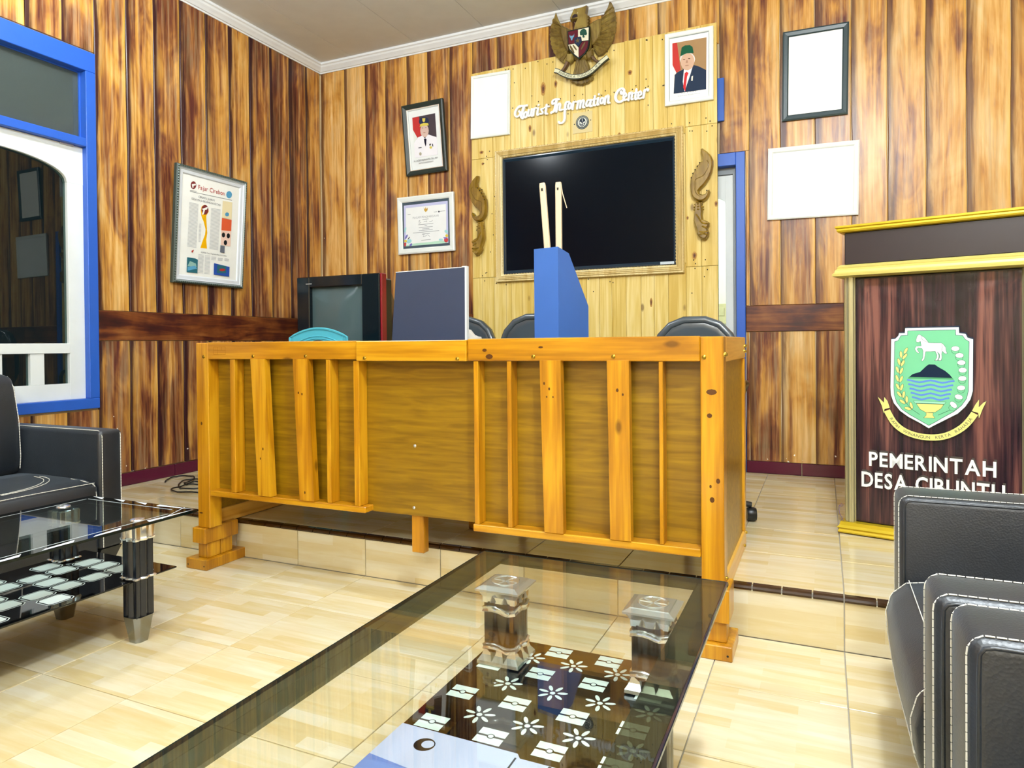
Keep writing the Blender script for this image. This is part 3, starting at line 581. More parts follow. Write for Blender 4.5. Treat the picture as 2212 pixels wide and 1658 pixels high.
# portrait in dark frame on the painted wall
r, F, hw, hh = picture('portrait_frame', 'dark frame with a portrait of a person in white uniform and peaked cap', WB, (-2.946, YB-.028, 2.745), .386, .568, .050, .030, [mat('frame_green_black', '26332f', .35), mat('rose_lip', 'd9bfae', .4), M_FW], lean=4.6, roll=1.3, steps=[(0, 0, 0), (0, .026, 0), (.012, .030, 0), (.038, .018, 0), (.042, .020, 1), (.046, .016, 2), (.050, .010, 2)])
D = {'matt':[(-0.1498,0.2286),(0.1462,0.2194),(0.1535,-0.2396),(-0.1598,-0.2303)],'photo':[(-0.1058,0.1815),(0.1093,0.1828),(0.1079,-0.1451),(-0.1064,-0.1427)],'red':[(-0.1058,0.1815),(-0.0419,0.1798),(-0.035,0.0813),(-0.0284,0.0292),(-0.0709,0.0146),(-0.1079,0.0852)],'white':[(-0.1079,0.0852),(-0.0709,0.0146),(-0.1052,-0.0241)],'cap':[(0.0484,0.1352),(0.0453,0.1206),(0.0334,0.1089),(0.0152,0.1026),(-0.0058,0.1029),(-0.0254,0.1097),(-0.0398,0.1217),(-0.0459,0.1366),(-0.0426,0.1513),(-0.0307,0.1629),(-0.0124,0.1691),(0.0086,0.1688),(0.0281,0.1619),(0.0423,0.15)],'badge':[(-0.0119,0.1602),(0.0176,0.1585),(0.0128,0.1343),(0.0009,0.1275),(-0.01,0.1374)],'brim':[(-0.0406,0.0977),(-0.0327,0.1179),(0.0006,0.1233),(0.0395,0.1153),(0.0433,0.0964),(-0.0009,0.0995)],'face':[(0.0405,0.0558),(0.0352,0.0337),(0.0231,0.017),(0.0064,0.0089),(-0.0114,0.0112),(-0.0268,0.0234),(-0.0368,0.043),(-0.0393,0.0662),(-0.0339,0.0883),(-0.0216,0.105),(-0.005,0.1128),(0.0127,0.1105),(0.028,0.0984),(0.038,0.0788)],'uni':[(-0.1064,-0.1427),(-0.105,-0.0213),(-0.0658,0.0168),(-0.0253,0.0259),(-0.0004,-0.0001),(0.0342,0.0268),(0.0628,0.0118),(0.1076,-0.0053),(0.1099,-0.0226),(0.1079,-0.1451)],'tie':[(-0.009,-0.0047),(0.0045,-0.0007),(0.0154,-0.0106),(0.0109,-0.0301),(0.0097,-0.05),(0.0014,-0.0661),(-0.006,-0.0365)],'m1':[(-0.066,-0.0636),(-0.036,-0.0644),(-0.0365,-0.0715),(-0.0664,-0.0708)],'m2':[(0.0377,-0.0506),(0.0543,-0.0498),(0.0534,-0.064),(0.037,-0.0634)],'m3':[(0.064,-0.0524),(0.072,-0.0548),(0.0741,-0.0765),(0.066,-0.0741)],'m4':[(-0.0395,-0.1188),(-0.041,-0.1243),(-0.0445,-0.1284),(-0.0493,-0.1303),(-0.0545,-0.1297),(-0.059,-0.1267),(-0.0619,-0.1218),(-0.0627,-0.116),(-0.0612,-0.1105),(-0.0577,-0.1064),(-0.0528,-0.1045),(-0.0477,-0.1051),(-0.0432,-0.1082),(-0.0403,-0.1131)],'m5':[(0.0622,-0.0822),(0.0608,-0.0864),(0.0575,-0.0895),(0.0528,-0.0908),(0.0477,-0.0902),(0.0432,-0.0877),(0.0402,-0.0839),(0.0393,-0.0794),(0.0407,-0.0752),(0.0441,-0.0722),(0.0488,-0.0708),(0.0539,-0.0714),(0.0584,-0.0739),(0.0613,-0.0778)],'e1':[(-0.0062,0.0832),(-0.0069,0.0823),(-0.009,0.0818),(-0.0119,0.0817),(-0.0151,0.0821),(-0.018,0.083),(-0.0199,0.084),(-0.0206,0.0851),(-0.0198,0.086),(-0.0177,0.0865),(-0.0148,0.0865),(-0.0116,0.0861),(-0.0088,0.0853),(-0.0068,0.0842)],'e2':[(0.025,0.0819),(0.0243,0.081),(0.0222,0.0805),(0.0193,0.0804),(0.0161,0.0809),(0.0133,0.0817),(0.0113,0.0827),(0.0107,0.0838),(0.0115,0.0847),(0.0135,0.0852),(0.0164,0.0852),(0.0196,0.0848),(0.0224,0.084),(0.0244,0.083)],'mo':[(0.0119,0.0453),(0.0108,0.0444),(0.0076,0.0439),(0.0031,0.044),(-0.0018,0.0446),(-0.0063,0.0457),(-0.0093,0.047),(-0.0103,0.0482),(-0.0092,0.0492),(-0.006,0.0497),(-0.0015,0.0496),(0.0034,0.0489),(0.0079,0.0479),(0.0109,0.0466)]}
cols = ['eef3f4', '4b4249', 'c23a38', 'e6ece8', '2a3350', 'd9c95a', 'd8bdb2', 'f2f2fa', '1c1a30', '6b655c', 'b9b4a0', '77777c', '5a5a5e', 'c89a8c']
ci = {c_: i for i, c_ in enumerate(cols)}; k = MB(); k.flat([(-hw, -hh), (hw, -hh), (hw, hh), (-hw, hh)], F, .008, 0)
for z, (key, c_) in enumerate((('photo', '4b4249'), ('red', 'c23a38'), ('white', 'e6ece8'), ('face', 'd8bdb2'), ('uni', 'f2f2fa'), ('cap', '2a3350'), ('brim', 'd9c95a'), ('badge', 'd9c95a'), ('tie', '1c1a30'), ('m1', '5a5a5e'), ('m2', '6b655c'), ('m3', '1c1a30'), ('m4', 'b9b4a0'), ('m5', 'd9c95a'), ('e1', '77777c'), ('e2', '77777c'), ('mo', 'c89a8c'))):
    k.flat(D[key], F, .0085+z*.0004, ci[c_])
text(k, 'H. ACEP PURNAMA SH., MH', F, -.003, -.176, .014, .016, ci['5a5a5e'], width=.222, align='c'); text(k, 'BUPATI KUNINGAN', F, -.002, -.196, .010, .016, ci['5a5a5e'], width=.134, align='c')
k.build('portrait_print', [P(c_) for c_ in cols], r)
# certificate
r, F, hw, hh = picture('certificate_frame', 'white frame with an award certificate, below the dark framed portrait', WB, (-2.955, YB-.012, 2.053), .534, .470, .045, .024, M_FW, lean=1.1, roll=.2)
D = {'board':[(-0.2252,0.1904),(0.2305,0.1955),(0.2297,-0.1905),(-0.2326,-0.1928)],'paper':[(-0.2071,0.1673),(0.2092,0.1682),(0.2076,-0.1694),(-0.2114,-0.1693)],'inner':[(-0.189,0.1443),(0.1927,0.1445),(0.1901,-0.1528),(-0.194,-0.1602)],'gold':[(-0.0146,0.1368),(-0.0051,0.119),(0.0036,0.1381),(0.0114,0.1191),(0.0233,0.1336),(0.0194,0.1085),(0.0026,0.0957),(-0.012,0.1096)],'lines':[[(-0.0286,0.0379),(0.026,0.0385)],[(-0.0697,-0.0013),(0.0695,-0.0025)],[(-0.01,-0.0142),(0.0116,-0.0135)],[(-0.0653,-0.026),(0.0641,-0.0253)],[(-0.0355,-0.0381),(0.0325,-0.0378)],[(-0.0659,-0.0503),(0.0636,-0.0494)],[(-0.1234,-0.065),(0.1238,-0.0636)],[(-0.0348,-0.0796),(0.0349,-0.0801)],[(-0.0444,-0.1306),(0.042,-0.1291)],[(-0.1701,0.0896),(-0.1447,0.089)],[(0.0798,0.0894),(0.1091,0.0899)],[(0.1319,0.0894),(0.1836,0.0908)]],'sig':[[(-0.0689,0.0273),(-0.0538,0.0318),(-0.0644,0.0098),(-0.0441,0.0168)],[(-0.0175,0.0191),(-0.0041,0.0238),(0.009,0.0157),(0.0093,0.027)],[(0.0338,0.0166),(0.0552,0.0179),(0.0668,0.0226)],[(-0.0333,-0.084),(-0.0166,-0.0823),(-0.027,-0.1016),(-0.0036,-0.0975),(0.0165,-0.0903),(0.0359,-0.1058)]],'blk':[(0.1325,0.088),(0.1318,0.085),(0.1299,0.0827),(0.1273,0.0815),(0.1244,0.0818),(0.1219,0.0833),(0.1201,0.0859),(0.1195,0.089),(0.1202,0.092),(0.1221,0.0943),(0.1247,0.0955),(0.1276,0.0952),(0.1302,0.0937),(0.1319,0.0911)],'hill':[(-0.194,-0.1602),(-0.1257,-0.1514),(-0.0249,-0.1505),(0.1073,-0.1475),(0.1724,-0.1488),(0.1901,-0.1528),(0.2043,-0.1692),(-0.2114,-0.1693)],'l1':[(-0.1814,-0.095),(-0.1879,-0.1024),(-0.1945,-0.1075),(-0.2,-0.1093),(-0.2033,-0.1075),(-0.2036,-0.1024),(-0.201,-0.095),(-0.1959,-0.0868),(-0.1894,-0.0794),(-0.1828,-0.0743),(-0.1773,-0.0725),(-0.1741,-0.0743),(-0.1737,-0.0794),(-0.1763,-0.0868)],'l2':[(-0.1619,-0.1062),(-0.1666,-0.1109),(-0.171,-0.1142),(-0.1742,-0.1154),(-0.1757,-0.1144),(-0.1751,-0.1114),(-0.1725,-0.1069),(-0.1684,-0.1018),(-0.1638,-0.0972),(-0.1593,-0.0939),(-0.1561,-0.0926),(-0.1546,-0.0936),(-0.1553,-0.0967),(-0.1578,-0.1012)],'l3':[(-0.1402,-0.1208),(-0.1385,-0.128),(-0.1415,-0.1356),(-0.1488,-0.1422),(-0.1587,-0.1464),(-0.1694,-0.1474),(-0.1787,-0.145),(-0.1849,-0.1397),(-0.1865,-0.1325),(-0.1834,-0.1249),(-0.1762,-0.1183),(-0.1662,-0.1141),(-0.1555,-0.1132),(-0.1462,-0.1155)],'l4':[(-0.1351,-0.1498),(-0.1329,-0.1535),(-0.1333,-0.1585),(-0.1363,-0.1638),(-0.1413,-0.1685),(-0.1473,-0.1715),(-0.153,-0.1722),(-0.1575,-0.1706),(-0.1597,-0.167),(-0.1592,-0.162),(-0.1562,-0.1566),(-0.1512,-0.152),(-0.1453,-0.149),(-0.1395,-0.1482)],'l5':[(-0.1828,-0.1261),(-0.1843,-0.1304),(-0.1881,-0.1337),(-0.1937,-0.1353),(-0.1997,-0.1349),(-0.2052,-0.1326),(-0.2089,-0.1288),(-0.2101,-0.1243),(-0.2086,-0.12),(-0.2047,-0.1167),(-0.1992,-0.1151),(-0.1931,-0.1155),(-0.1877,-0.1178),(-0.184,-0.1216)],'l6':[(-0.2105,-0.1388),(-0.19,-0.1401),(-0.1942,-0.1689),(-0.2096,-0.168)],'r1':[(0.208,-0.1455),(0.206,-0.1539),(0.2005,-0.1604),(0.1926,-0.1637),(0.184,-0.1632),(0.1763,-0.1589),(0.1711,-0.1517),(0.1693,-0.143),(0.1714,-0.1345),(0.1769,-0.128),(0.1848,-0.1247),(0.1934,-0.1253),(0.2011,-0.1296),(0.2063,-0.1368)],'r2':[(0.1616,-0.1213),(0.1923,-0.1233),(0.1823,-0.141)],'r3':[(0.2087,-0.1117),(0.2073,-0.1165),(0.2037,-0.1202),(0.1985,-0.122),(0.1927,-0.1216),(0.1876,-0.1191),(0.1841,-0.115),(0.1829,-0.11),(0.1843,-0.1052),(0.1879,-0.1015),(0.1931,-0.0997),(0.1989,-0.1001),(0.204,-0.1026),(0.2075,-0.1067)],'r4':[(0.1596,-0.1395),(0.1576,-0.1431),(0.1522,-0.1457),(0.1443,-0.1468),(0.1357,-0.1463),(0.1279,-0.1441),(0.1225,-0.1408),(0.1206,-0.137),(0.1226,-0.1334),(0.1281,-0.1308),(0.136,-0.1297),(0.1447,-0.1303),(0.1524,-0.1324),(0.1578,-0.1357)],'r5':[(0.2068,-0.0856),(0.2024,-0.0887),(0.1959,-0.0895),(0.1885,-0.0878),(0.1818,-0.0839),(0.1769,-0.0785),(0.175,-0.0729),(0.1764,-0.068),(0.1808,-0.0648),(0.1873,-0.064),(0.1947,-0.0658),(0.2015,-0.0697),(0.2063,-0.075),(0.2082,-0.0807)],'l7':[(-0.189,-0.0345),(-0.1925,-0.0439),(-0.197,-0.051),(-0.2016,-0.0545),(-0.2053,-0.0536),(-0.2074,-0.0484),(-0.2075,-0.0401),(-0.2056,-0.0303),(-0.202,-0.0209),(-0.1975,-0.0137),(-0.193,-0.0103),(-0.1893,-0.0112),(-0.1872,-0.0163),(-0.1871,-0.0246)]}
cols = ['4b5a66', 'c9cdf0', 'f3f7f8', 'c8a24a', '8a8f96', '3a3f48', 'bfe6cf', '7d79c4', 'a6dce2', 'e7d04a', 'c8484a', 'a4a9b0', 'b8cfe0']
ci = {c_: i for i, c_ in enumerate(cols)}; k = MB(); k.flat([(-hw, -hh), (hw, -hh), (hw, hh), (-hw, hh)], F, .0102, 0)
for z, (key, c_) in enumerate((('paper', 'c9cdf0'), ('inner', 'f3f7f8'), ('hill', 'bfe6cf'), ('gold', 'c8a24a'), ('blk', '3a3f48'), ('l7', 'a6dce2'), ('l3', 'a6dce2'), ('l1', '7d79c4'), ('l2', '3a3f48'), ('l4', '7d79c4'), ('l5', 'e7d04a'), ('l6', 'c8484a'), ('r5', 'a6dce2'), ('r4', 'a6dce2'), ('r1', 'c8484a'), ('r2', '7d79c4'), ('r3', 'e7d04a'))):
    k.flat(D[key], F, .0108+z*.0003, ci[c_])
for ln in D['lines']: k.line(ln, F, .0118, .004, ci['a4a9b0'])
for ln in D['sig']: k.line(smooth_path(ln, 4), F, .0118, .0025, ci['8a8f96'])
text(k, 'PIAGAM PENGHARGAAN', F, .0, .050, .017, .0118, ci['a4a9b0'], width=.245, align='c')
k.build('certificate_print', [P(c_) for c_ in cols], r)
# framed newspaper page on the left wall
r, F, hw, hh = picture('newspaper_frame', 'carved grey-green frame with a newspaper front page, on the left wall', WL, (XL+.034, 3.618, 1.905), .617, .803, .060, .034, [mat('frame_sage', '35443f', .35), mat('frame_silver', 'b9c4c8', .25, .4), mat('frame_inner', 'dfe6ee', .4)], lean=3.9, roll=-.2,
    steps=[(0, 0, 0), (0, .024, 0), (.006, .032, 0), (.016, .034, 0), (.020, .026, 1), (.027, .028, 1), (.032, .022, 2), (.052, .020, 2), (.060, .012, 2)])
k = MB()
for sx in (-1, 1):
    for q in range(46): z = -.39+.78*q/45; k.add([fp(F, sx*.298+dx_, z+dz_, .0345+e) for dx_, dz_, e in ((-.005, -.004, 0), (.004, -.007, 0), (.005, .004, 0), (-.004, .007, 0), (0, 0, .003))], [(0, 1, 4), (1, 2, 4), (2, 3, 4), (3, 0, 4)])
for sy in (-1, 1):
    for q in range(35): x = -.29+.58*q/34; k.add([fp(F, x+dz_, sy*.391+dx_, .0345+e) for dx_, dz_, e in ((-.005, -.004, 0), (.004, -.007, 0), (.005, .004, 0), (-.004, .007, 0), (0, 0, .003))], [(0, 1, 4), (1, 2, 4), (2, 3, 4), (3, 0, 4)])
stuff(k.build('carved_beading', mat('bead_sage', '5d6d68', .3, .3), r))
D = {'f1':[(-0.3024,0.4044),(0.3091,0.3961),(0.3049,-0.409),(-0.3051,-0.4005)],'f2':[(-0.2751,0.3936),(0.2976,0.3763),(0.2955,-0.3874),(-0.2768,-0.3753)],'paper':[(-0.2525,0.3438),(0.254,0.3414),(0.2571,-0.3541),(-0.255,-0.3447)],'logo':[(-0.1361,0.286),(-0.1379,0.2738),(-0.144,0.263),(-0.1532,0.2559),(-0.1637,0.2537),(-0.1734,0.2569),(-0.1804,0.2649),(-0.1833,0.276),(-0.1815,0.2881),(-0.1755,0.2989),(-0.1664,0.3061),(-0.1559,0.3084),(-0.1461,0.3052),(-0.1391,0.2973)],'logo2':[(-0.174,0.2851),(-0.1394,0.2954),(-0.1423,0.2829),(-0.1582,0.2778),(-0.1602,0.2614),(-0.1672,0.2617)],'logo3':[(0.181,0.2821),(0.1789,0.2702),(0.172,0.2597),(0.1615,0.2525),(0.1497,0.2502),(0.1388,0.2532),(0.131,0.2608),(0.1279,0.2715),(0.1299,0.2833),(0.1367,0.2939),(0.1471,0.301),(0.1589,0.3035),(0.1699,0.3006),(0.1778,0.293)],'rule':[[(-0.1853,0.2327),(0.1823,0.2414)],[(-0.1856,0.2385),(-0.1334,0.245)]],'cols':[[(-0.1872,0.1617),(-0.1128,0.161),(-0.1171,-0.1487),(-0.1904,-0.1463)],[(-0.101,0.026),(-0.0832,0.0288),(-0.0656,-0.0343),(-0.0838,-0.1027),(-0.098,-0.1046)],[(-0.0004,0.1546),(0.081,0.1571),(0.0732,-0.14),(-0.0032,-0.1403)],[(-0.0954,-0.1846),(-0.0522,-0.1855),(-0.0512,-0.3203),(-0.0944,-0.3183)],[(-0.0398,-0.187),(0.0042,-0.1849),(0.0059,-0.3211),(-0.0381,-0.322)],[(0.0178,-0.1894),(0.0605,-0.1875),(0.0544,-0.2158),(0.0169,-0.2168)],[(0.0759,-0.1919),(0.118,-0.1902),(0.1152,-0.2122),(0.077,-0.2133)],[(0.1357,-0.1882),(0.1766,-0.1898),(0.1736,-0.2089),(0.1368,-0.2098)]],'trop':[(-0.0913,0.1172),(-0.0857,0.1481),(-0.0612,0.1646),(-0.0313,0.152),(-0.0225,0.1233),(-0.0428,0.0896),(-0.0362,0.0303),(-0.028,-0.0288),(-0.0343,-0.078),(-0.0253,-0.1401),(-0.0818,-0.1413),(-0.0695,-0.1008),(-0.047,-0.0436),(-0.0438,-0.007),(-0.0624,0.0442),(-0.0845,0.0825)],'ball':[(-0.0253,0.135),(-0.0276,0.1193),(-0.0354,0.1057),(-0.0473,0.0969),(-0.0608,0.0946),(-0.0732,0.0992),(-0.0822,0.1097),(-0.0859,0.1241),(-0.0837,0.1396),(-0.0759,0.1531),(-0.0642,0.162),(-0.0507,0.1645),(-0.0382,0.1601),(-0.0291,0.1495)],'ballw':[(-0.0848,0.1303),(-0.0315,0.155),(-0.0378,0.1357),(-0.0558,0.1295),(-0.0651,0.0978),(-0.0791,0.0894),(-0.0702,0.1269)],'p1':[(0.097,0.2219),(0.1855,0.2262),(0.1855,0.1002),(0.0954,0.1008)],'p1f':[(0.16,0.1336),(0.1585,0.1268),(0.1536,0.1208),(0.1462,0.1166),(0.1379,0.1152),(0.1303,0.1168),(0.1249,0.1211),(0.1227,0.1272),(0.1243,0.1339),(0.1291,0.14),(0.1364,0.1442),(0.1447,0.1456),(0.1524,0.1441),(0.1579,0.1398)],'p2':[(0.0956,0.0977),(0.1857,0.0971),(0.1859,0.0154),(0.0948,0.0079)],'p3':[(0.0948,0.0079),(0.1859,0.0154),(0.1838,-0.098),(0.094,-0.0973)],'s1':[(0.1303,-0.021),(0.1292,-0.0292),(0.1252,-0.0363),(0.1192,-0.0407),(0.1124,-0.0417),(0.1061,-0.039),(0.1015,-0.0332),(0.0996,-0.0254),(0.1007,-0.0172),(0.1046,-0.0102),(0.1105,-0.0057),(0.1174,-0.0047),(0.1237,-0.0074),(0.1284,-0.0132)],'s2':[(0.1758,-0.0207),(0.1747,-0.029),(0.1707,-0.0361),(0.1646,-0.0406),(0.1576,-0.0416),(0.1512,-0.0389),(0.1465,-0.033),(0.1446,-0.0252),(0.1457,-0.0169),(0.1497,-0.0098),(0.1558,-0.0053),(0.1627,-0.0042),(0.1692,-0.0069),(0.1739,-0.0128)],'s3':[(0.151,-0.0742),(0.1499,-0.0825),(0.1459,-0.0895),(0.1398,-0.0939),(0.1329,-0.0948),(0.1266,-0.092),(0.122,-0.0862),(0.12,-0.0783),(0.1211,-0.0701),(0.1251,-0.0631),(0.1311,-0.0587),(0.138,-0.0577),(0.1444,-0.0605),(0.149,-0.0663)],'g1':[(0.0903,-0.1008),(0.1305,-0.1018),(0.1301,-0.1534),(0.0891,-0.1522)],'qr':[(0.1392,-0.1038),(0.1817,-0.1033),(0.1825,-0.1515),(0.14,-0.1504)],'bird':[(-0.158,-0.1715),(-0.1376,-0.1602),(-0.1471,-0.182),(-0.1576,-0.1803)],'ph1':[(-0.1923,-0.2195),(-0.1241,-0.2206),(-0.1025,-0.2271),(-0.1013,-0.3219),(-0.1919,-0.3215)],'ph1b':[(-0.1683,-0.2432),(-0.1188,-0.2555),(-0.1106,-0.2783),(-0.1872,-0.2802)],'ph1c':[(-0.1869,-0.2861),(-0.1251,-0.2709),(-0.1065,-0.2898),(-0.1856,-0.3122)],'ph2':[(0.0381,-0.2359),(0.1812,-0.2488),(0.1817,-0.3207),(0.0392,-0.318)],'ph2b':[(0.0672,-0.245),(0.148,-0.2459),(0.1507,-0.2986),(0.0664,-0.3033)],'ph2c':[(0.1417,-0.2746),(0.1392,-0.2791),(0.1319,-0.2833),(0.1212,-0.2862),(0.1092,-0.2873),(0.0984,-0.2865),(0.0908,-0.2838),(0.088,-0.2798),(0.0904,-0.2753),(0.0976,-0.2711),(0.1082,-0.2682),(0.1202,-0.267),(0.1311,-0.2678),(0.1388,-0.2705)]}
cols = ['f6f8f4', 'e9ecef', 'b8322e', '6e7076', 'c9ccd0', 'efb400', '7a3030', 'efe2b8', 'e06038', 'f0cfc0', '1a1f24', '6b7280', '2e6a78', '8fb8b0', '2f55b0', '5aa0c8']
ci = {c_: i for i, c_ in enumerate(cols)}; k = MB(); k.flat([(-hw, -hh), (hw, -hh), (hw, hh), (-hw, hh)], F, .012, 1)
for z, (key, c_) in enumerate((('paper', 'f6f8f4'), ('logo', '7a3030'), ('logo2', 'f6f8f4'), ('logo3', '5aa0c8'), ('trop', 'efb400'), ('ball', '7a3030'), ('ballw', 'f6f8f4'), ('p1', 'efe2b8'), ('p1f', '5aa0c8'), ('p2', 'e06038'), ('p3', 'f0cfc0'), ('s1', '1a1f24'), ('s2', '1a1f24'), ('s3', '1a1f24'), ('g1', '6b7280'), ('bird', 'b8322e'), ('ph1', '2e6a78'), ('ph1b', '8fb8b0'), ('ph1c', '5aa0c8'), ('ph2', '2f55b0'), ('ph2b', '2e6a78'), ('ph2c', 'b8322e'))):
    k.flat(D[key], F, .0126+z*.0003, ci[c_])
for q, c_ in enumerate(D['cols']):
    A, B_, C_, D_ = [Vector(p[:2]) for p in c_[:4]] if len(c_) == 4 else [Vector(c_[0][:2]), Vector(c_[1][:2]), Vector(c_[-2][:2]), Vector(c_[-1][:2])]
    n = max(3, int((A-D_).length/.0085))
    for i in range(n):
        u = (i+.5)/n; k.line([A.lerp(D_, u), B_.lerp(C_, u)], F, .0135, .0042, ci['c9ccd0'])
for ln in D['rule']: k.line(ln, F, .0135, .003, ci['6e7076'])
text(k, 'Fajar Cirebon', F, -.120, .262, .031, .0150, ci['b8322e'], width=.232); text(k, 'CIBUNTU JUARA I', F, -.045, .203, .015, .0150, ci['6e7076'], width=.14, align='c')
text(k, 'DESA MAJU BIDANG INVESTASI', F, -.047, .180, .014, .0150, ci['6e7076'], width=.249, align='c'); text(k, 'KOMPAK Terus Tingkatkan Mutu dan Kualitas', F, .038, -.176, .010, .0150, ci['6e7076'], width=.228, align='c')
k.build('newspaper_page', [P(c_) for c_ in cols], r)
# flat television inside a moulded cream frame
r = thing('moulded_frame', 'wide cream moulded frame with a carved wavy edge around the flat television', 'frame', (-1.58, PY, 2.045))
F = wframe(WB, (-1.580, PY-.004, 2.046), 0, .1); fw = .062; OW, OH = 1.425, 1.003
def rail(nm, a, b_, inw):
    """one mitred rail from corner a to corner b"""
    a, b_ = Vector(a), Vector(b_); d = (b_-a).normalized(); q = Vector((-d.y, d.x)); k = MB()
    prof = [(0, 0), (0, .020), (.004, .028), (.010, .028), (.013, .022), (.019, .034), (.025, .026), (.030, .036), (.036, .028), (.041, .036), (.047, .026), (.052, .024), (.058, .016), (.062, 0)]
    k.loft([[fp(F, *(a+d*p[0]+q*p[0]), p[1]) for p in prof], [fp(F, *(b_-d*p[0]+q*p[0]), p[1]) for p in prof]]); o = k.build(nm, M_PINE_H, r)
    k = MB(); n = int((b_-a).length/.022)
    for i in range(n):
        c_ = a+d*((i+.5)*(b_-a).length/n)
        for off, s_ in ((.004, 1), (.055, .8)):
            if off > .05 and (i < 3 or i > n-4): continue
            cc = c_+q*off; e1, e2 = (d*.010*s_+q*.003), (q*.0045*s_-d*.003)
            k.add([fp(F, *(cc-e1), .022), fp(F, *(cc-e2), .022), fp(F, *(cc+e1), .022), fp(F, *(cc+e2), .022), fp(F, *cc, .035 if off < .05 else .027)], [(0, 1, 4), (1, 2, 4), (2, 3, 4), (3, 0, 4)])
    stuff(k.build('carved_edge', M_PINE_H, o))
cs = [(-OW/2, -OH/2), (OW/2, -OH/2), (OW/2, OH/2), (-OW/2, OH/2)]
for i in range(4): rail('rail', cs[i], cs[(i+1)%4], 0)
tv = thing('flat_television', 'large black flat television framed in cream moulding on the pine panel', 'television', (-1.575, PY, 2.043))
F = wframe(WB, (-1.575, PY-.004, 2.043), .0, .2); w_, h_ = 1.306, .882
M_BEZ = mat('blue_black_bezel', '1d3040', .18)
k = MB(); prof = [(0, 0), (0, .020), (.003, .024), (.010, .024), (.020, .015)]
ring = lambda ins, z, F=F: [fp(F, sx*(w_/2-ins), sy*(h_/2-ins-(.008 if ins > .01 else 0)), z) for sx, sy in ((-1, -1), (1, -1), (1, 1), (-1, 1))]
for (i0, z0), (i1, z1) in zip(prof[:-1], prof[1:]):
    a, b_ = ring(i0, z0), ring(i1, z1)
    for q in range(4): k.add([a[q], a[(q+1)%4], b_[(q+1)%4], b_[q]], [(0, 1, 2, 3)])
k.build('bezel', M_BEZ, tv); sheet(tv, F, w_/2-.019, h_/2-.027, .0155, M_SCREEN, 'screen')
k = MB(); k.prism([(.545, -.436), (.640, -.436), (.640, -.418), (.545, -.418)], F, .02, .025); k.build('sticker', mat('sticker_white', 'c8d4dc', .5), tv)
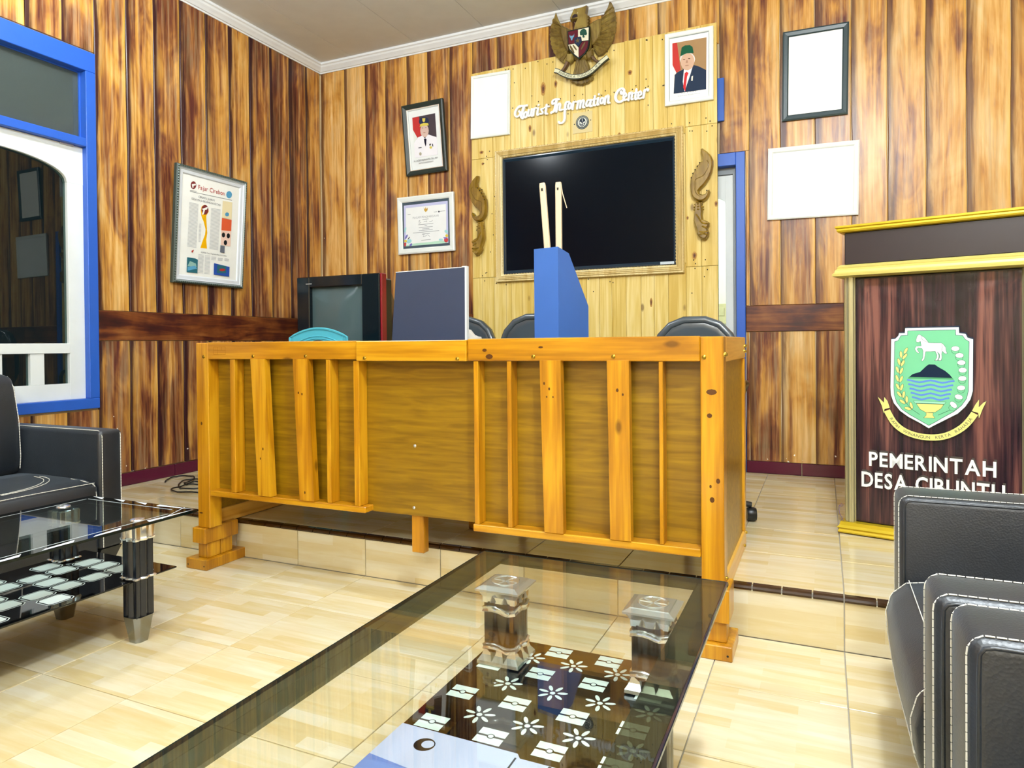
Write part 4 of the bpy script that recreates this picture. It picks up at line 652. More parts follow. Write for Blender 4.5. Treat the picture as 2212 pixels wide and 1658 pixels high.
# raised white script lettering
r = thing('wall_lettering', 'raised white script letters reading Tourist Information Center on the pine panel', 'sign', (-1.6, PY, 2.78))
FL = ((0, PY, 0), (1, 0, 0), (0, 0, 1), (0, -1, 0))
for nm_l, strokes in [['T',[[0.0149,[(-2.0357,2.86),(-2.0687,2.8599),(-2.1019,2.8522),(-2.1216,2.8247),(-2.1219,2.7994),(-2.1081,2.7873),(-2.087,2.7944),(-2.0791,2.811),(-2.09,2.8242)]],[0.0179,[(-2.0494,2.8596),(-2.0608,2.8209),(-2.0722,2.7822),(-2.0612,2.7706)]],[0.013,[(-2.0963,2.8615),(-2.0742,2.8643),(-2.0357,2.8565),(-2.0258,2.8621)]]]],['o',[[0.013,[(-2.0262,2.7874),(-2.0295,2.7792),(-2.0345,2.7733),(-2.0402,2.7711),(-2.0454,2.7728),(-2.0492,2.7783),(-2.0507,2.7863),(-2.0497,2.7954),(-2.0464,2.8037),(-2.0414,2.8095),(-2.0357,2.8118),(-2.0305,2.81),(-2.0267,2.8045),(-2.0252,2.7965),(-2.0265,2.7867)]]]],['u',[[0.013,[(-2.0113,2.8238),(-2.0171,2.7894),(-2.009,2.7772),(-1.9953,2.7863)]],[0.014,[(-1.9857,2.8275),(-1.9926,2.7834),(-1.9845,2.7757)]]]],['r',[[0.014,[(-1.9677,2.8274),(-1.9752,2.7784)]],[0.012,[(-1.9717,2.8079),(-1.9607,2.8273),(-1.9498,2.8287)]]]],['i',[[0.014,[(-1.9358,2.8252),(-1.9427,2.7797),(-1.9341,2.7785)]],[0.013,[(-1.9323,2.8481),(-1.9307,2.8508)]]]],['s',[[0.012,[(-1.896,2.8168),(-1.91,2.8164),(-1.9069,2.8025),(-1.8973,2.7896),(-1.905,2.7783),(-1.9195,2.7814)]]]],['t',[[0.014,[(-1.8669,2.8413),(-1.876,2.78),(-1.8643,2.7749)]],[0.011,[(-1.8842,2.822),(-1.8478,2.8265)]]]],['I',[[0.014,[(-1.7696,2.8671),(-1.7986,2.8715),(-1.8199,2.86),(-1.819,2.8391),(-1.8068,2.8432)]],[0.0169,[(-1.787,2.8648),(-1.7963,2.8268),(-1.8073,2.7864),(-1.8302,2.7774)]]]],['n',[[0.014,[(-1.7789,2.8281),(-1.791,2.7791)]],[0.013,[(-1.7854,2.8103),(-1.7699,2.8337),(-1.7595,2.8286),(-1.7645,2.7876),(-1.753,2.7849)]]]],['f',[[0.0149,[(-1.6915,2.8356),(-1.7108,2.836),(-1.7193,2.8153),(-1.725,2.7572),(-1.7264,2.7132),(-1.7423,2.6919),(-1.7622,2.6897),(-1.7711,2.7008)]],[0.01,[(-1.7467,2.7869),(-1.7091,2.7853)]]]],['o',[[0.013,[(-1.6739,2.8004),(-1.6771,2.7919),(-1.6819,2.786),(-1.6873,2.7836),(-1.6923,2.7853),(-1.6958,2.7908),(-1.6972,2.799),(-1.6962,2.8082),(-1.6929,2.8166),(-1.6881,2.8226),(-1.6827,2.8249),(-1.6778,2.8232),(-1.6743,2.8177),(-1.6729,2.8096),(-1.6742,2.7997)]]]],['r',[[0.014,[(-1.6569,2.8294),(-1.6655,2.7804)]],[0.012,[(-1.6622,2.8116),(-1.6502,2.8283),(-1.6363,2.8282)]]]],['m',[[0.014,[(-1.6208,2.8297),(-1.63,2.7776)]],[0.013,[(-1.6246,2.8118),(-1.609,2.8309),(-1.6004,2.8232),(-1.6069,2.779)]],[0.013,[(-1.6015,2.8122),(-1.586,2.8308),(-1.5769,2.824),(-1.5838,2.7814),(-1.5732,2.7798)]]]],['a',[[0.013,[(-1.5276,2.8214),(-1.5443,2.8268),(-1.5572,2.8065),(-1.5548,2.7834),(-1.5395,2.7894),(-1.5293,2.8086)]],[0.014,[(-1.5231,2.8255),(-1.5305,2.7812),(-1.5184,2.7794)]]]],['t',[[0.014,[(-1.4936,2.848),(-1.5032,2.7868),(-1.4922,2.7823)]],[0.011,[(-1.5125,2.822),(-1.4788,2.8245)]]]],['i',[[0.014,[(-1.4687,2.8307),(-1.4751,2.7845),(-1.4671,2.7833)]],[0.013,[(-1.464,2.8549),(-1.463,2.8572)]]]],['o',[[0.013,[(-1.4302,2.8024),(-1.4333,2.7942),(-1.4379,2.7883),(-1.4431,2.786),(-1.4479,2.7877),(-1.4513,2.7931),(-1.4526,2.8011),(-1.4516,2.8101),(-1.4485,2.8184),(-1.4439,2.8242),(-1.4387,2.8265),(-1.4339,2.8248),(-1.4306,2.8194),(-1.4292,2.8115),(-1.4305,2.8018)]]]],['n',[[0.014,[(-1.4139,2.8309),(-1.4217,2.7813)]],[0.013,[(-1.4165,2.8131),(-1.4,2.8354),(-1.3911,2.8292),(-1.3964,2.7852),(-1.3855,2.7835)]]]],['C',[[0.0169,[(-1.3007,2.8484),(-1.2969,2.8336),(-1.2813,2.8373),(-1.2783,2.8558),(-1.2942,2.8692),(-1.3201,2.86),(-1.3399,2.8251),(-1.3353,2.7935),(-1.3168,2.7779),(-1.2924,2.7822),(-1.2787,2.7929)]]]],['e',[[0.012,[(-1.2796,2.804),(-1.2631,2.8132),(-1.2654,2.8315),(-1.2765,2.8295),(-1.2845,2.8047),(-1.2769,2.7841),(-1.2604,2.7873)]]]],['n',[[0.014,[(-1.2403,2.8285),(-1.2479,2.7802)]],[0.013,[(-1.2438,2.8102),(-1.2292,2.8306),(-1.2206,2.8245),(-1.2257,2.7848),(-1.2161,2.7833)]]]],['t',[[0.014,[(-1.1897,2.8479),(-1.1988,2.7835),(-1.1874,2.7818)]],[0.011,[(-1.2091,2.8227),(-1.1727,2.8245)]]]],['e',[[0.012,[(-1.1739,2.7994),(-1.1553,2.8077),(-1.1594,2.828),(-1.1708,2.8247),(-1.1782,2.7991),(-1.1712,2.7793),(-1.1521,2.7838)]]]],['r',[[0.014,[(-1.1328,2.8323),(-1.1407,2.7826)]],[0.013,[(-1.1367,2.8142),(-1.1219,2.8343),(-1.1063,2.8355),(-1.1092,2.8267)]]]]]:
    k = MB()
    for wd, pts in strokes:
        sp_ = smooth_path(pts, 4); L_, R_ = [], []
        for i, p in enumerate(sp_):
            d = (sp_[min(i+1, len(sp_)-1)]-sp_[max(i-1, 0)]); d.normalize(); q = Vector((-d.y, d.x)); hw_ = wd*.5*(.84+.32*abs(d.y)); L_.append(p+q*hw_); R_.append(p-q*hw_)
        for i in range(len(sp_)-1): k.prism([R_[i], R_[i+1], L_[i+1], L_[i]], FL, .006, .022+(len(k.f) % 97)*.00003)
        for p in (sp_[0], sp_[-1]): k.prism([(p.x+wd*.56*math.cos(t*PI/5), p.y+wd*.56*math.sin(t*PI/5)) for t in range(10)], FL, .0062, .0212+(len(k.f) % 13)*.00003)
        # spacer pins to the boards
        p = sp_[len(sp_)//2]; k.prism([(p.x+.003*math.cos(t*PI/3), p.y+.003*math.sin(t*PI/3)) for t in range(6)], FL, -.002, .007)
    k.build('letter', mat('letter_white', 'fafcfb', .4), r)
# round ministry plaque on a small square board
r = thing('round_plaque', 'small round grey emblem on a thin square board under the white lettering', 'plaque', (-1.594, PY, 2.677))
F = wframe(WB, (-1.594, PY, 2.677), 0, 0)
k = MB(); k.prism([(-.075, -.075), (.075, -.075), (.075, .075), (-.075, .075)], F, .0032, .0055); k.build('board', mat('plywood_pale', 'dccb93', .5), r)
cir = lambda rad, n=28, cx=0, cy=0: [(cx+rad*math.cos(2*PI*t/n), cy+rad*math.sin(2*PI*t/n)) for t in range(n)]
cols = ['3c4747', 'a8aca6', '4d5656', 'dfe4de', '2c3848']; k = MB()
k.prism(cir(.050), F, .0055, .0075, 0); k.flat(cir(.046), F, .0078, 1); k.flat(cir(.044), F, .0081, 2); k.flat(cir(.036), F, .0084, 1); k.flat(cir(.033), F, .0087, 3); k.flat([(.024*math.cos(2*PI*t/20), .031*math.sin(2*PI*t/20)) for t in range(20)], F, .009, 4)
for s_ in (-1, 1):
    k.flat([(s_*.001, -.006), (s_*.019, .008), (s_*.021, -.006), (s_*.004, -.014)], F, .0093, 3)
k.flat([(-.016, -.014), (0, -.019), (.016, -.014), (.012, -.021), (0, -.024), (-.012, -.021)], F, .0093, 3); k.flat(cir(.004, 8, 0, .022), F, .0093, 3); k.flat(cir(.004, 8, 0, .010), F, .0093, 3)
path_text(k, 'KEMENTERIAN PARIWISATA', F, [(.0405*math.cos(a), .0405*math.sin(a)) for a in [PI*1.12-PI*1.24*t/16 for t in range(17)]], .005, .0093, 3)
k.build('emblem', [P(c_) for c_ in cols], r)
for s_, z in ((-1, -.006), (1, .008)): k = MB(); k.lathe([(0, 0), (.004, 0), (.004, .003), (0, .004)], (0, 0, 0), 8); k.v = [fp(F, s_*.062+v[0], z+v[1], .004+v[2]) for v in k.v]; k.build('screw', M_BLACK, r)
# carved eagle emblem
r = thing('eagle_emblem', 'carved brown eagle emblem with a quartered shield, above the white lettering', 'emblem', (-1.58, PY, 3.2))
D = {'head':[(-1.6674,3.4126),(-1.6673,3.4308),(-1.6498,3.4636),(-1.6433,3.4744),(-1.6476,3.4773),(-1.6282,3.4915),(-1.624,3.4874),(-1.5985,3.4894),(-1.573,3.4881),(-1.538,3.4957),(-1.5416,3.4696),(-1.5481,3.4389),(-1.5377,3.4268),(-1.5252,3.4182),(-1.5307,3.4074),(-1.5241,3.396),(-1.5309,3.3874),(-1.5255,3.3743),(-1.5319,3.3656),(-1.5278,3.3508),(-1.5405,3.3373),(-1.6424,3.3329),(-1.6292,3.3788),(-1.6097,3.4112),(-1.6502,3.4193),(-1.661,3.4093)],'mouth':[(-1.6458,3.4386),(-1.6286,3.4472),(-1.6095,3.4413),(-1.6054,3.4244),(-1.6288,3.421),(-1.6502,3.4225)],'wingL':[(-1.788,3.5082),(-1.7752,3.4688),(-1.7603,3.4332),(-1.7367,3.3959),(-1.6936,3.3671),(-1.6509,3.3386),(-1.6685,3.2813),(-1.6777,3.2101),(-1.6952,3.1808),(-1.7043,3.1215),(-1.739,3.1276),(-1.7649,3.1526),(-1.7908,3.1899),(-1.8124,3.2347),(-1.8252,3.2781),(-1.8292,3.328),(-1.8243,3.3763),(-1.8195,3.4204),(-1.8039,3.4501),(-1.8015,3.4741)],'wingR':[(-1.3774,3.5029),(-1.3572,3.4749),(-1.3453,3.437),(-1.3354,3.3956),(-1.3318,3.3437),(-1.3342,3.2891),(-1.3467,3.2442),(-1.3633,3.2079),(-1.3965,3.1626),(-1.4296,3.133),(-1.467,3.1278),(-1.4958,3.1689),(-1.5038,3.2103),(-1.516,3.2525),(-1.5196,3.3332),(-1.5278,3.3548),(-1.4983,3.3729),(-1.4566,3.3845),(-1.4233,3.4095),(-1.3984,3.448),(-1.3858,3.4849)],'outL':[(-1.8037,3.4664),(-1.8141,3.4316),(-1.8241,3.3967),(-1.8279,3.3647),(-1.8291,3.3321),(-1.8259,3.2987),(-1.82,3.2648),(-1.808,3.2298),(-1.7899,3.1938),(-1.767,3.1611),(-1.7389,3.1337),(-1.7087,3.1215)],'inL':[(-1.7561,3.412),(-1.7454,3.3895),(-1.7457,3.361),(-1.7424,3.336),(-1.7374,3.3106),(-1.7311,3.285),(-1.7226,3.259),(-1.712,3.2367),(-1.7014,3.2144),(-1.6929,3.1926),(-1.6918,3.1802),(-1.6931,3.1703)],'outR':[(-1.3766,3.4988),(-1.3553,3.4627),(-1.3433,3.4248),(-1.3355,3.3897),(-1.3313,3.3554),(-1.3315,3.32),(-1.3359,3.2855),(-1.3467,3.2521),(-1.3592,3.2209),(-1.3766,3.1906),(-1.3985,3.165),(-1.4254,3.1441),(-1.4607,3.1286)],'inR':[(-1.4005,3.4326),(-1.4193,3.4047),(-1.4339,3.3799),(-1.4341,3.3482),(-1.4364,3.3209),(-1.4408,3.2939),(-1.4492,3.2717),(-1.4577,3.2495),(-1.4703,3.2359),(-1.4828,3.2243),(-1.4934,3.2123),(-1.4977,3.1971),(-1.4957,3.1808)],'covL':[(-1.7367,3.3959),(-1.6936,3.3671),(-1.6509,3.3386),(-1.6685,3.2813),(-1.6777,3.2101),(-1.693,3.1885),(-1.7163,3.2375),(-1.7333,3.2854),(-1.7437,3.3362),(-1.7455,3.3773)],'covR':[(-1.5278,3.3548),(-1.4983,3.3729),(-1.4566,3.3845),(-1.4359,3.3843),(-1.4342,3.3443),(-1.4408,3.2939),(-1.4577,3.2495),(-1.4829,3.2223),(-1.5038,3.2103),(-1.516,3.2525)],'body':[(-1.668,3.3379),(-1.5154,3.3363),(-1.51,3.2274),(-1.5294,3.151),(-1.5508,3.1147),(-1.6441,3.1312),(-1.6799,3.2024)],'tail':[(-1.6312,3.137),(-1.5549,3.1234),(-1.5342,3.0757),(-1.5221,3.0256),(-1.5015,2.9781),(-1.5079,2.9632),(-1.5268,2.9583),(-1.5416,2.9447),(-1.5648,2.9464),(-1.586,2.9358),(-1.6115,2.9459),(-1.6328,2.9466),(-1.6498,2.9623),(-1.6712,2.9698),(-1.671,2.986),(-1.6534,3.0438),(-1.6401,3.0941)],'tailr':[[(-1.61,3.1252),(-1.6583,2.9677)],[(-1.6015,3.1237),(-1.6285,2.9507)],[(-1.593,3.1222),(-1.5945,2.9412)],[(-1.5845,3.1207),(-1.5606,2.9477)],[(-1.5761,3.1192),(-1.5226,2.9616)]],'thL':[(-1.6952,3.1768),(-1.6437,3.1715),(-1.6463,3.1195),(-1.6743,3.1041),(-1.7043,3.1215)],'thR':[(-1.5504,3.1547),(-1.4999,3.1776),(-1.494,3.1286),(-1.5088,3.1053),(-1.5382,3.1045)],'legL':[(-1.7,3.1248),(-1.6721,3.1078),(-1.694,3.071),(-1.7136,3.05),(-1.7376,3.0296),(-1.7505,3.0501),(-1.7264,3.0725),(-1.7089,3.0979)],'legR':[(-1.5109,3.1156),(-1.4878,3.1235),(-1.4672,3.092),(-1.4342,3.0742),(-1.4199,3.0578),(-1.4427,3.0479),(-1.4674,3.0681),(-1.4964,3.0931)],'shield':[(-1.6831,3.3327),(-1.5133,3.3339),(-1.5162,3.2286),(-1.525,3.1822),(-1.5505,3.1427),(-1.5973,3.1149),(-1.6354,3.1458),(-1.6693,3.1923),(-1.6809,3.2431)],'q1':[(-1.6759,3.3244),(-1.6019,3.3251),(-1.6024,3.2728),(-1.6301,3.266),(-1.6261,3.2329),(-1.6741,3.2345)],'q2':[(-1.6007,3.3248),(-1.5209,3.3266),(-1.5237,3.236),(-1.573,3.2384),(-1.577,3.268),(-1.6011,3.2726)],'q3':[(-1.6758,3.23),(-1.6261,3.2297),(-1.5988,3.1965),(-1.5993,3.1265),(-1.6331,3.1575),(-1.6649,3.1997)],'q4':[(-1.5966,3.1969),(-1.5688,3.2336),(-1.5246,3.2293),(-1.5312,3.1873),(-1.5547,3.1515),(-1.5959,3.1259)],'ctr':[(-1.6301,3.272),(-1.5812,3.2728),(-1.5743,3.2354),(-1.6,3.2039),(-1.6282,3.2354)],'star':[(-1.6037,3.267),(-1.5991,3.2529),(-1.5856,3.2516),(-1.5962,3.2435),(-1.5913,3.2285),(-1.6039,3.2389),(-1.6167,3.232),(-1.6124,3.2457),(-1.6234,3.2546),(-1.6089,3.2539)],'tree':[(-1.5853,3.2817),(-1.5872,3.3062),(-1.5744,3.3198),(-1.5554,3.3241),(-1.5387,3.3089),(-1.5334,3.2838),(-1.539,3.2729),(-1.5537,3.2777),(-1.5546,3.2678),(-1.5454,3.2621),(-1.5622,3.2592),(-1.5685,3.2664),(-1.5663,3.2781)],'bull':[(-1.6641,3.3007),(-1.6577,3.2894),(-1.6342,3.2889),(-1.6298,3.3022),(-1.6308,3.2823),(-1.6407,3.272),(-1.6451,3.2567),(-1.6537,3.2583),(-1.6578,3.2752),(-1.6651,3.2847)],'o1':[(-1.6402,3.1949),(-1.6337,3.1802),(-1.63,3.1679),(-1.6298,3.1605),(-1.6331,3.1594),(-1.6394,3.1649),(-1.6474,3.1758),(-1.6554,3.1901),(-1.662,3.2048),(-1.6657,3.2171),(-1.6659,3.2246),(-1.6625,3.2256),(-1.6562,3.2201),(-1.6483,3.2092)],'o2':[(-1.6215,3.2031),(-1.6157,3.1931),(-1.612,3.1846),(-1.6112,3.1793),(-1.6134,3.1783),(-1.6181,3.1817),(-1.6245,3.1888),(-1.6313,3.1984),(-1.6371,3.2084),(-1.6408,3.2168),(-1.6416,3.2221),(-1.6394,3.2232),(-1.6347,3.2198),(-1.6282,3.2126)],'ch':[(-1.5575,3.1975),(-1.565,3.1869),(-1.572,3.179),(-1.5772,3.1755),(-1.5796,3.1771),(-1.5785,3.1835),(-1.5744,3.1933),(-1.5679,3.2047),(-1.5604,3.2154),(-1.5534,3.2232),(-1.5482,3.2267),(-1.5459,3.2251),(-1.5469,3.2187),(-1.5511,3.2089)],'rib':[(-1.7831,3.0638),(-1.757,3.0532),(-1.7225,3.0291),(-1.6709,3.003),(-1.6196,2.9897),(-1.5644,2.9894),(-1.5096,3.0066),(-1.4635,3.0375),(-1.4219,3.0681),(-1.3806,3.0925)]}
F = ((0, PY, 0), (1, 0, 0), (0, 0, 1), (0, -1, 0)); M_BRD = mat('dark_outline', '2a2c22', .4)
def rel(nm, poly, z0, z1, ins, m=M_BRONZE, par=r):
    k = MB(); k.relief(poly, F, z0, z1, ins); return k.build(nm, m, par, smooth=False)
def wing(nm, sil, out, inn, cov):
    o = rel(nm, sil, .012, .026, .004)
    O_ = [Vector(p) for p in out]; I_ = [Vector(p) for p in inn]; n = len(O_)
    for i in range(n-1):
        a, b_, c_, d = O_[i], O_[i+1], I_[i+1], I_[i]; k = MB(); mo, mi_ = (a+b_)/2, (c_+d)/2
        tip = mo+(mo-mi_).normalized()*.007
        for (p0, p1) in ((a, tip), (tip, b_)): pass
        q = [fp(F, *p, z) for p, z in ((a, .026), (tip, .028), (b_, .026), (c_, .030), (d, .030), (mo, .038), (mi_, .044))]
        k.add(q, [(0, 1, 5), (1, 2, 5), (2, 3, 6, 5), (4, 0, 5, 6), (3, 4, 6)]); k.build('feather', M_BRONZE, o)
    k = MB(); k.relief(cov, F, .030, .052, .012); k.build('covert', M_BRONZE, o)
wing('wing', D['wingL'], D['outL'], D['inL'], D['covL']); wing('wing', D['wingR'], D['outR'], D['inR'], D['covR'])
o = rel('tail', D['tail'], .012, .034, .008); k = MB()
for ln in D['tailr']: k.tube([fp(F, *ln[0], .036), fp(F, *ln[1], .033)], .003, 5)
k.build('tail_ridges', M_BRONZE, o)
rel('body', D['body'], .012, .060, .02); hd = rel('head', D['head'], .012, .056, .0025)
k = MB(); k.flat(D['mouth'], F, .0590); k.build('beak_opening', mat('beak_dark', '2a1a22', .4), hd)
mx_, my_ = [sum(p[i] for p in D['head'])/len(D['head']) for i in (0, 1)]; ex, ey = D['mouth'][2][0]+.003, D['mouth'][2][1]+.009
k = MB(); k.flat(cir(.0032, 10, ex, ey), F, .0595, 0); k.flat(cir(.0013, 8, ex, ey), F, .0599, 1); k.build('eye', [P('f2f0da'), P('101010')], hd)
for key in ('thL', 'thR'): rel('thigh', D[key], .03, .062, .010)
for key in ('legL', 'legR'): rel('leg', D[key], .04, .070, .005, pine('leg_brown', ['4a3422', '5f452e', '70543a'], knots=False))
k = MB(); Z = .066; k.prism(D['shield'], F, .05, Z, 0); cols = ['16241f', '5e1426', 'ece8cf', '1d2f4e', '6a5a36', '1f5044', '6fa0c0']
for q, (key, c_) in enumerate((('q1', 1), ('q2', 2), ('q3', 2), ('q4', 1), ('ctr', 3), ('star', 4), ('tree', 5), ('bull', 6), ('o1', 4), ('o2', 4), ('ch', 4))): k.prism(D[key], F, Z, Z+.002+.0012*q/3, c_)
k.build('shield', [mat('enamel_'+c_, c_, .25) for c_ in cols], r)
rb = smooth_path(D['rib'], 3); k = MB()
for wd, z0, z1, m in ((.0135, .050, .072, 0), (.0095, .072, .0735, 1)):
    L_, R_ = [], []
    for i, p in enumerate(rb):
        d = (rb[min(i+1, len(rb)-1)]-rb[max(i-1, 0)]).normalized(); q = Vector((-d.y, d.x)); L_.append(p+q*wd*1.25); R_.append(p-q*wd*1.25)
    for i in range(len(rb)-1): k.prism([R_[i], R_[i+1], L_[i+1], L_[i]], F, z0, z1, m)
path_text(k, 'BHINNEKA TUNGGAL IKA', F, rb[4:-4], .017, .0742, 0)
k.build('ribbon', [mat('ribbon_dark', '16241f', .4), mat('ribbon_cream', 'dcdcbc', .4)], r)
# carved hilted blades on both sides of the television
D = {'blade':[(0.0064,0.3028),(0.0197,0.3057),(0.0503,0.2794),(0.0764,0.2493),(0.0893,0.2163),(0.0891,0.1805),(0.0801,0.1366),(0.0624,0.0981),(0.0358,0.0604),(0.0092,0.036),(-0.0042,0.0192),(0.0002,0.003),(0.0178,-0.0055),(0.0355,-0.0027),(0.0488,0.0185),(0.062,0.024),(0.0671,0.0077),(0.0595,-0.0185),(0.044,-0.0396),(0.0175,-0.0529),(-0.009,-0.0505),(-0.04,-0.0317),(-0.0555,-0.0075),(-0.062,0.0249),(-0.064,0.0615),(-0.0616,0.0976),(-0.0592,0.1178),(-0.0502,0.1305),(-0.0479,0.1461),(-0.0367,0.154),(-0.0343,0.1696),(-0.021,0.1749),(-0.0195,0.1929),(-0.0053,0.198),(-0.003,0.2136),(0.0147,0.216),(0.0171,0.2473),(0.0085,0.2755)],'groove':[(0.0499,0.2164),(0.0629,0.1925),(0.0496,0.1535),(0.0229,0.1158),(-0.0259,0.0962),(-0.0283,0.0579),(-0.0264,0.0124),(0.0044,-0.0223)],'handle':[(-0.029,-0.0509),(0.0153,-0.055),(0.0151,-0.0821),(0.0193,-0.1231),(0.017,-0.141),(0.0212,-0.1729),(0.0476,-0.1864),(0.0628,-0.1989),(0.0605,-0.2212),(0.0495,-0.2361),(0.0603,-0.264),(0.0557,-0.2884),(0.038,-0.3097),(0.016,-0.3104),(-0.0061,-0.293),(-0.0215,-0.2692),(-0.0191,-0.2513),(-0.0344,-0.2093),(-0.0432,-0.1768),(-0.0384,-0.1227),(-0.0336,-0.0777)],'rings':[[(-0.0336,-0.0686),(0.0152,-0.0708)],[(-0.0381,-0.0863),(0.0239,-0.0896)],[(-0.0391,-0.1044),(0.0238,-0.1077)]],'fig':[[(-0.0229,-0.1376),(-0.0009,-0.1711),(0.0166,-0.1997),(0.0562,-0.2096)],[(0.0165,-0.2223),(0.0472,-0.2382)],[(-0.0014,-0.2571),(0.0251,-0.2636),(0.0559,-0.2591)],[(-0.0015,-0.2798),(0.025,-0.2726),(0.0514,-0.2836)]],'holes':[(0.0027,0.2048),(-0.0129,0.1831),(-0.0277,0.1621),(-0.0421,0.1378),(-0.0526,0.1103)]}
def kris(label, x, mir):
    r = thing('carved_blade', label, 'wall carving', (x, PY, 2.07), 0, None); s_ = -1 if mir else 1
    F = ((x, PY, 2.07), (s_, 0, 0), (0, 0, 1), (0, -1, 0))
    def fin(k):
        if mir: k.f = [f[::-1] for f in k.f]
        return k
    k = MB(); k.relief(D['blade'], F, .012, .054, .010); o = fin(k).build('blade', M_KRIS, r, smooth=True)
    k = MB(); k.tube([fp(F, *p, .054) for p in smooth_path(D['groove'], 3)], .0028, 6); k.build('carved_line', M_KRIS, o)
    for p in D['holes']: k = MB(); k.flat([(p[0]+.0042*math.cos(t*PI/4), p[1]+.0055*math.sin(t*PI/4)) for t in range(8)], F, .0545); o2 = fin(k).build('hole', P('140e06'), o); 
    k = MB(); k.relief(D['handle'], F, .010, .058, .010); h = fin(k).build('handle', M_KRIS, r, smooth=True)
    for ln in D['rings']: k = MB(); k.tube([fp(F, *ln[0], .030), fp(F, *((Vector(ln[0])+Vector(ln[1]))/2), .060), fp(F, *ln[1], .030)], .006, 8); k.build('ring', M_KRIS, h, smooth=True)
    for ln in D['fig']: k = MB(); k.tube([fp(F, *p, .056) for p in smooth_path(ln, 3)], .006, 6); k.build('carved_figure', M_KRIS, h, smooth=True)
    for z in (.2, -.1): k = MB(); k.tube([fp(F, .0 if z < 0 else -.01, z, .0035), fp(F, .0 if z < 0 else -.01, z, .014)], .004, 6); k.build('peg', M_BLACK, r)
kris('carved wooden curved blade ornament to the right of the flat television', -.757, False)
kris('carved wooden curved blade ornament to the left of the flat television', -2.427, True)
# ------------------------------------------------------------ reception counter
ct = thing('reception_counter', 'long varnished pine reception counter with slatted front, straddling the step', 'counter', (-1.53, 2.76, 0))
CY, CP = 2.400, 2.462; CX0, CX1 = -2.752, -.306
def cb(nm, x0, x1, y0, y1, z0, z1, m=M_VARN, c=.003, par=None): return bx(nm, (x0, x1, y0, y1, z0, z1), m, par or ct, c=c)
cb('post', -2.752, -2.674, CY, CP+.012, .200, 1.086); cb('post', -.382, CX1, CY, CP+.012, .240, 1.088)
rl = [cb('top_rail', -2.674, -1.806, CY, CY+.030, 1.008, 1.088, M_VARNH), cb('top_rail', -1.804, -1.277, CY-.010, CY+.030, 1.002, 1.086, M_VARNH), cb('top_rail', -1.275, -.383, CY, CY+.030, 1.003, 1.090, M_VARNH)]
cb('front_panel', -2.674, -.382, CP, CP+.012, .352, 1.075, M_PLY, .001)
k = MB(); k.box(-2.672, -1.772, CY, CP, .356, .382, c=.003); k.build('bottom_rail', M_VARNH, ct)
k = MB(); k.box(-1.258, -.384, CY, CP, .334, .362, c=.003); k.build('bottom_rail', M_VARNH, ct)
for a, c_, z in ((-2.536, -2.507, .382), (-1.974, -1.952, .382), (-1.828, -1.800, .382), (-1.251, -1.231, .362), (-1.107, -1.089, .362), (-.524, -.510, .362)):
    cb('fin', a, c_, CY+.002, CP-.001, z+.001, 1.007 if a < -1.9 else 1.002, c=.0015)
fr = WB(0, CY, 0)
for q in ([(-2.400, 1.010), (-2.316, 1.010), (-2.284, .384), (-2.362, .384)], [(-2.151, 1.010), (-2.068, 1.010), (-2.039, .384), (-2.121, .384)], [(-.968, 1.006), (-.884, 1.006), (-.879, .364), (-.954, .364)], [(-.708, 1.006), (-.628, 1.006), (-.624, .364), (-.700, .364)]):
    k = MB(); k.prism(q, fr, -.028, .006); k.build('slat', M_VARN, ct)
# side frames
for x0, x1, sg in ((-.332, CX1, 1), (-2.752, -2.726, -1)):
    sd = cb('side_panel', x0+.006, x1-.010 if sg > 0 else x1-.006, CP+.012, 3.10, .20, 1.06, M_PLY, .001)
    cb('side_rail', x0, x1, CP+.013, 3.118, 1.000, 1.088, M_VARNY); cb('side_rail', x0, x1, CP+.013, 3.118, .192, .265, M_VARNY)
    cb('back_post', x0, x1, 3.060, 3.118, .266, .999, M_VARN)
# feet: crossbar, stem and sled
for xa, xb, y0, y1, nm in ((-2.775, -2.690, 2.385, 2.62, 'l'), (-.385, -.290, 2.385, 2.55, 'r')):
    cb('foot_crossbar', xa, xb, y0, y1-.03, .125, .199 if nm == 'l' else .238)
    cb('foot_stem', xa+.010, xb-.012, y0+.025, y0+.105, .050, .124); cb('foot_stem', xa+.012, xb-.014, y0+.110, y1-.055, .050, .124)
    ft = cb('foot_sled', xa-.040, xb+.010, y0-.004, y1+.01, .0, .050)
    for x_, z_ in ((xa-.025, .02), (xb-.005, .02)): k = MB(); k.flat(cir(.004, 8, x_, z_), WB(0, y0-.0045, 0), .0003); k.build('nail_head', M_BLACK, ft)
cb('support_leg', -1.590, -1.530, 2.475, 2.515, ST+.002, .36); cb('support_leg', -1.545, -1.480, 2.90, 2.96, ST+.001, 1.06)
cb('countertop', -2.730, -.330, CY+.031, 3.118, 1.070, 1.084, M_DKWOOD, .002)
cb('work_shelf', -2.725, -.333, 2.65, 3.10, .80, .818, M_PLY, .002)
k = MB(); 
def bolt(x, z, y=CY, m=M_BRASS, r_=.008, par=ct):
    k = MB(); k.lathe([(0, 0), (r_, 0), (r_*.95, .003), (r_*.6, .005), (0, .0055)], (0, 0, 0), 10); F_ = WB(x, y+.0005, z); k.v = [fp(F_, v[0], v[1], v[2]) for v in k.v]; k.build('bolt', m, par, smooth=True)
for x, z in ((-2.700, 1.020), (-2.388, 1.022), (-2.083, 1.022), (-.995, 1.020), (-.685, 1.020), (-.369, 1.018)): bolt(x, z)
for x, z in ((-1.759, 1.014), (-1.315, 1.011)): bolt(x, z, CY-.010)
bolt(-1.561, .645, CP, M_SILV, .007); bolt(-1.568, .385, CP, M_SILV, .007)
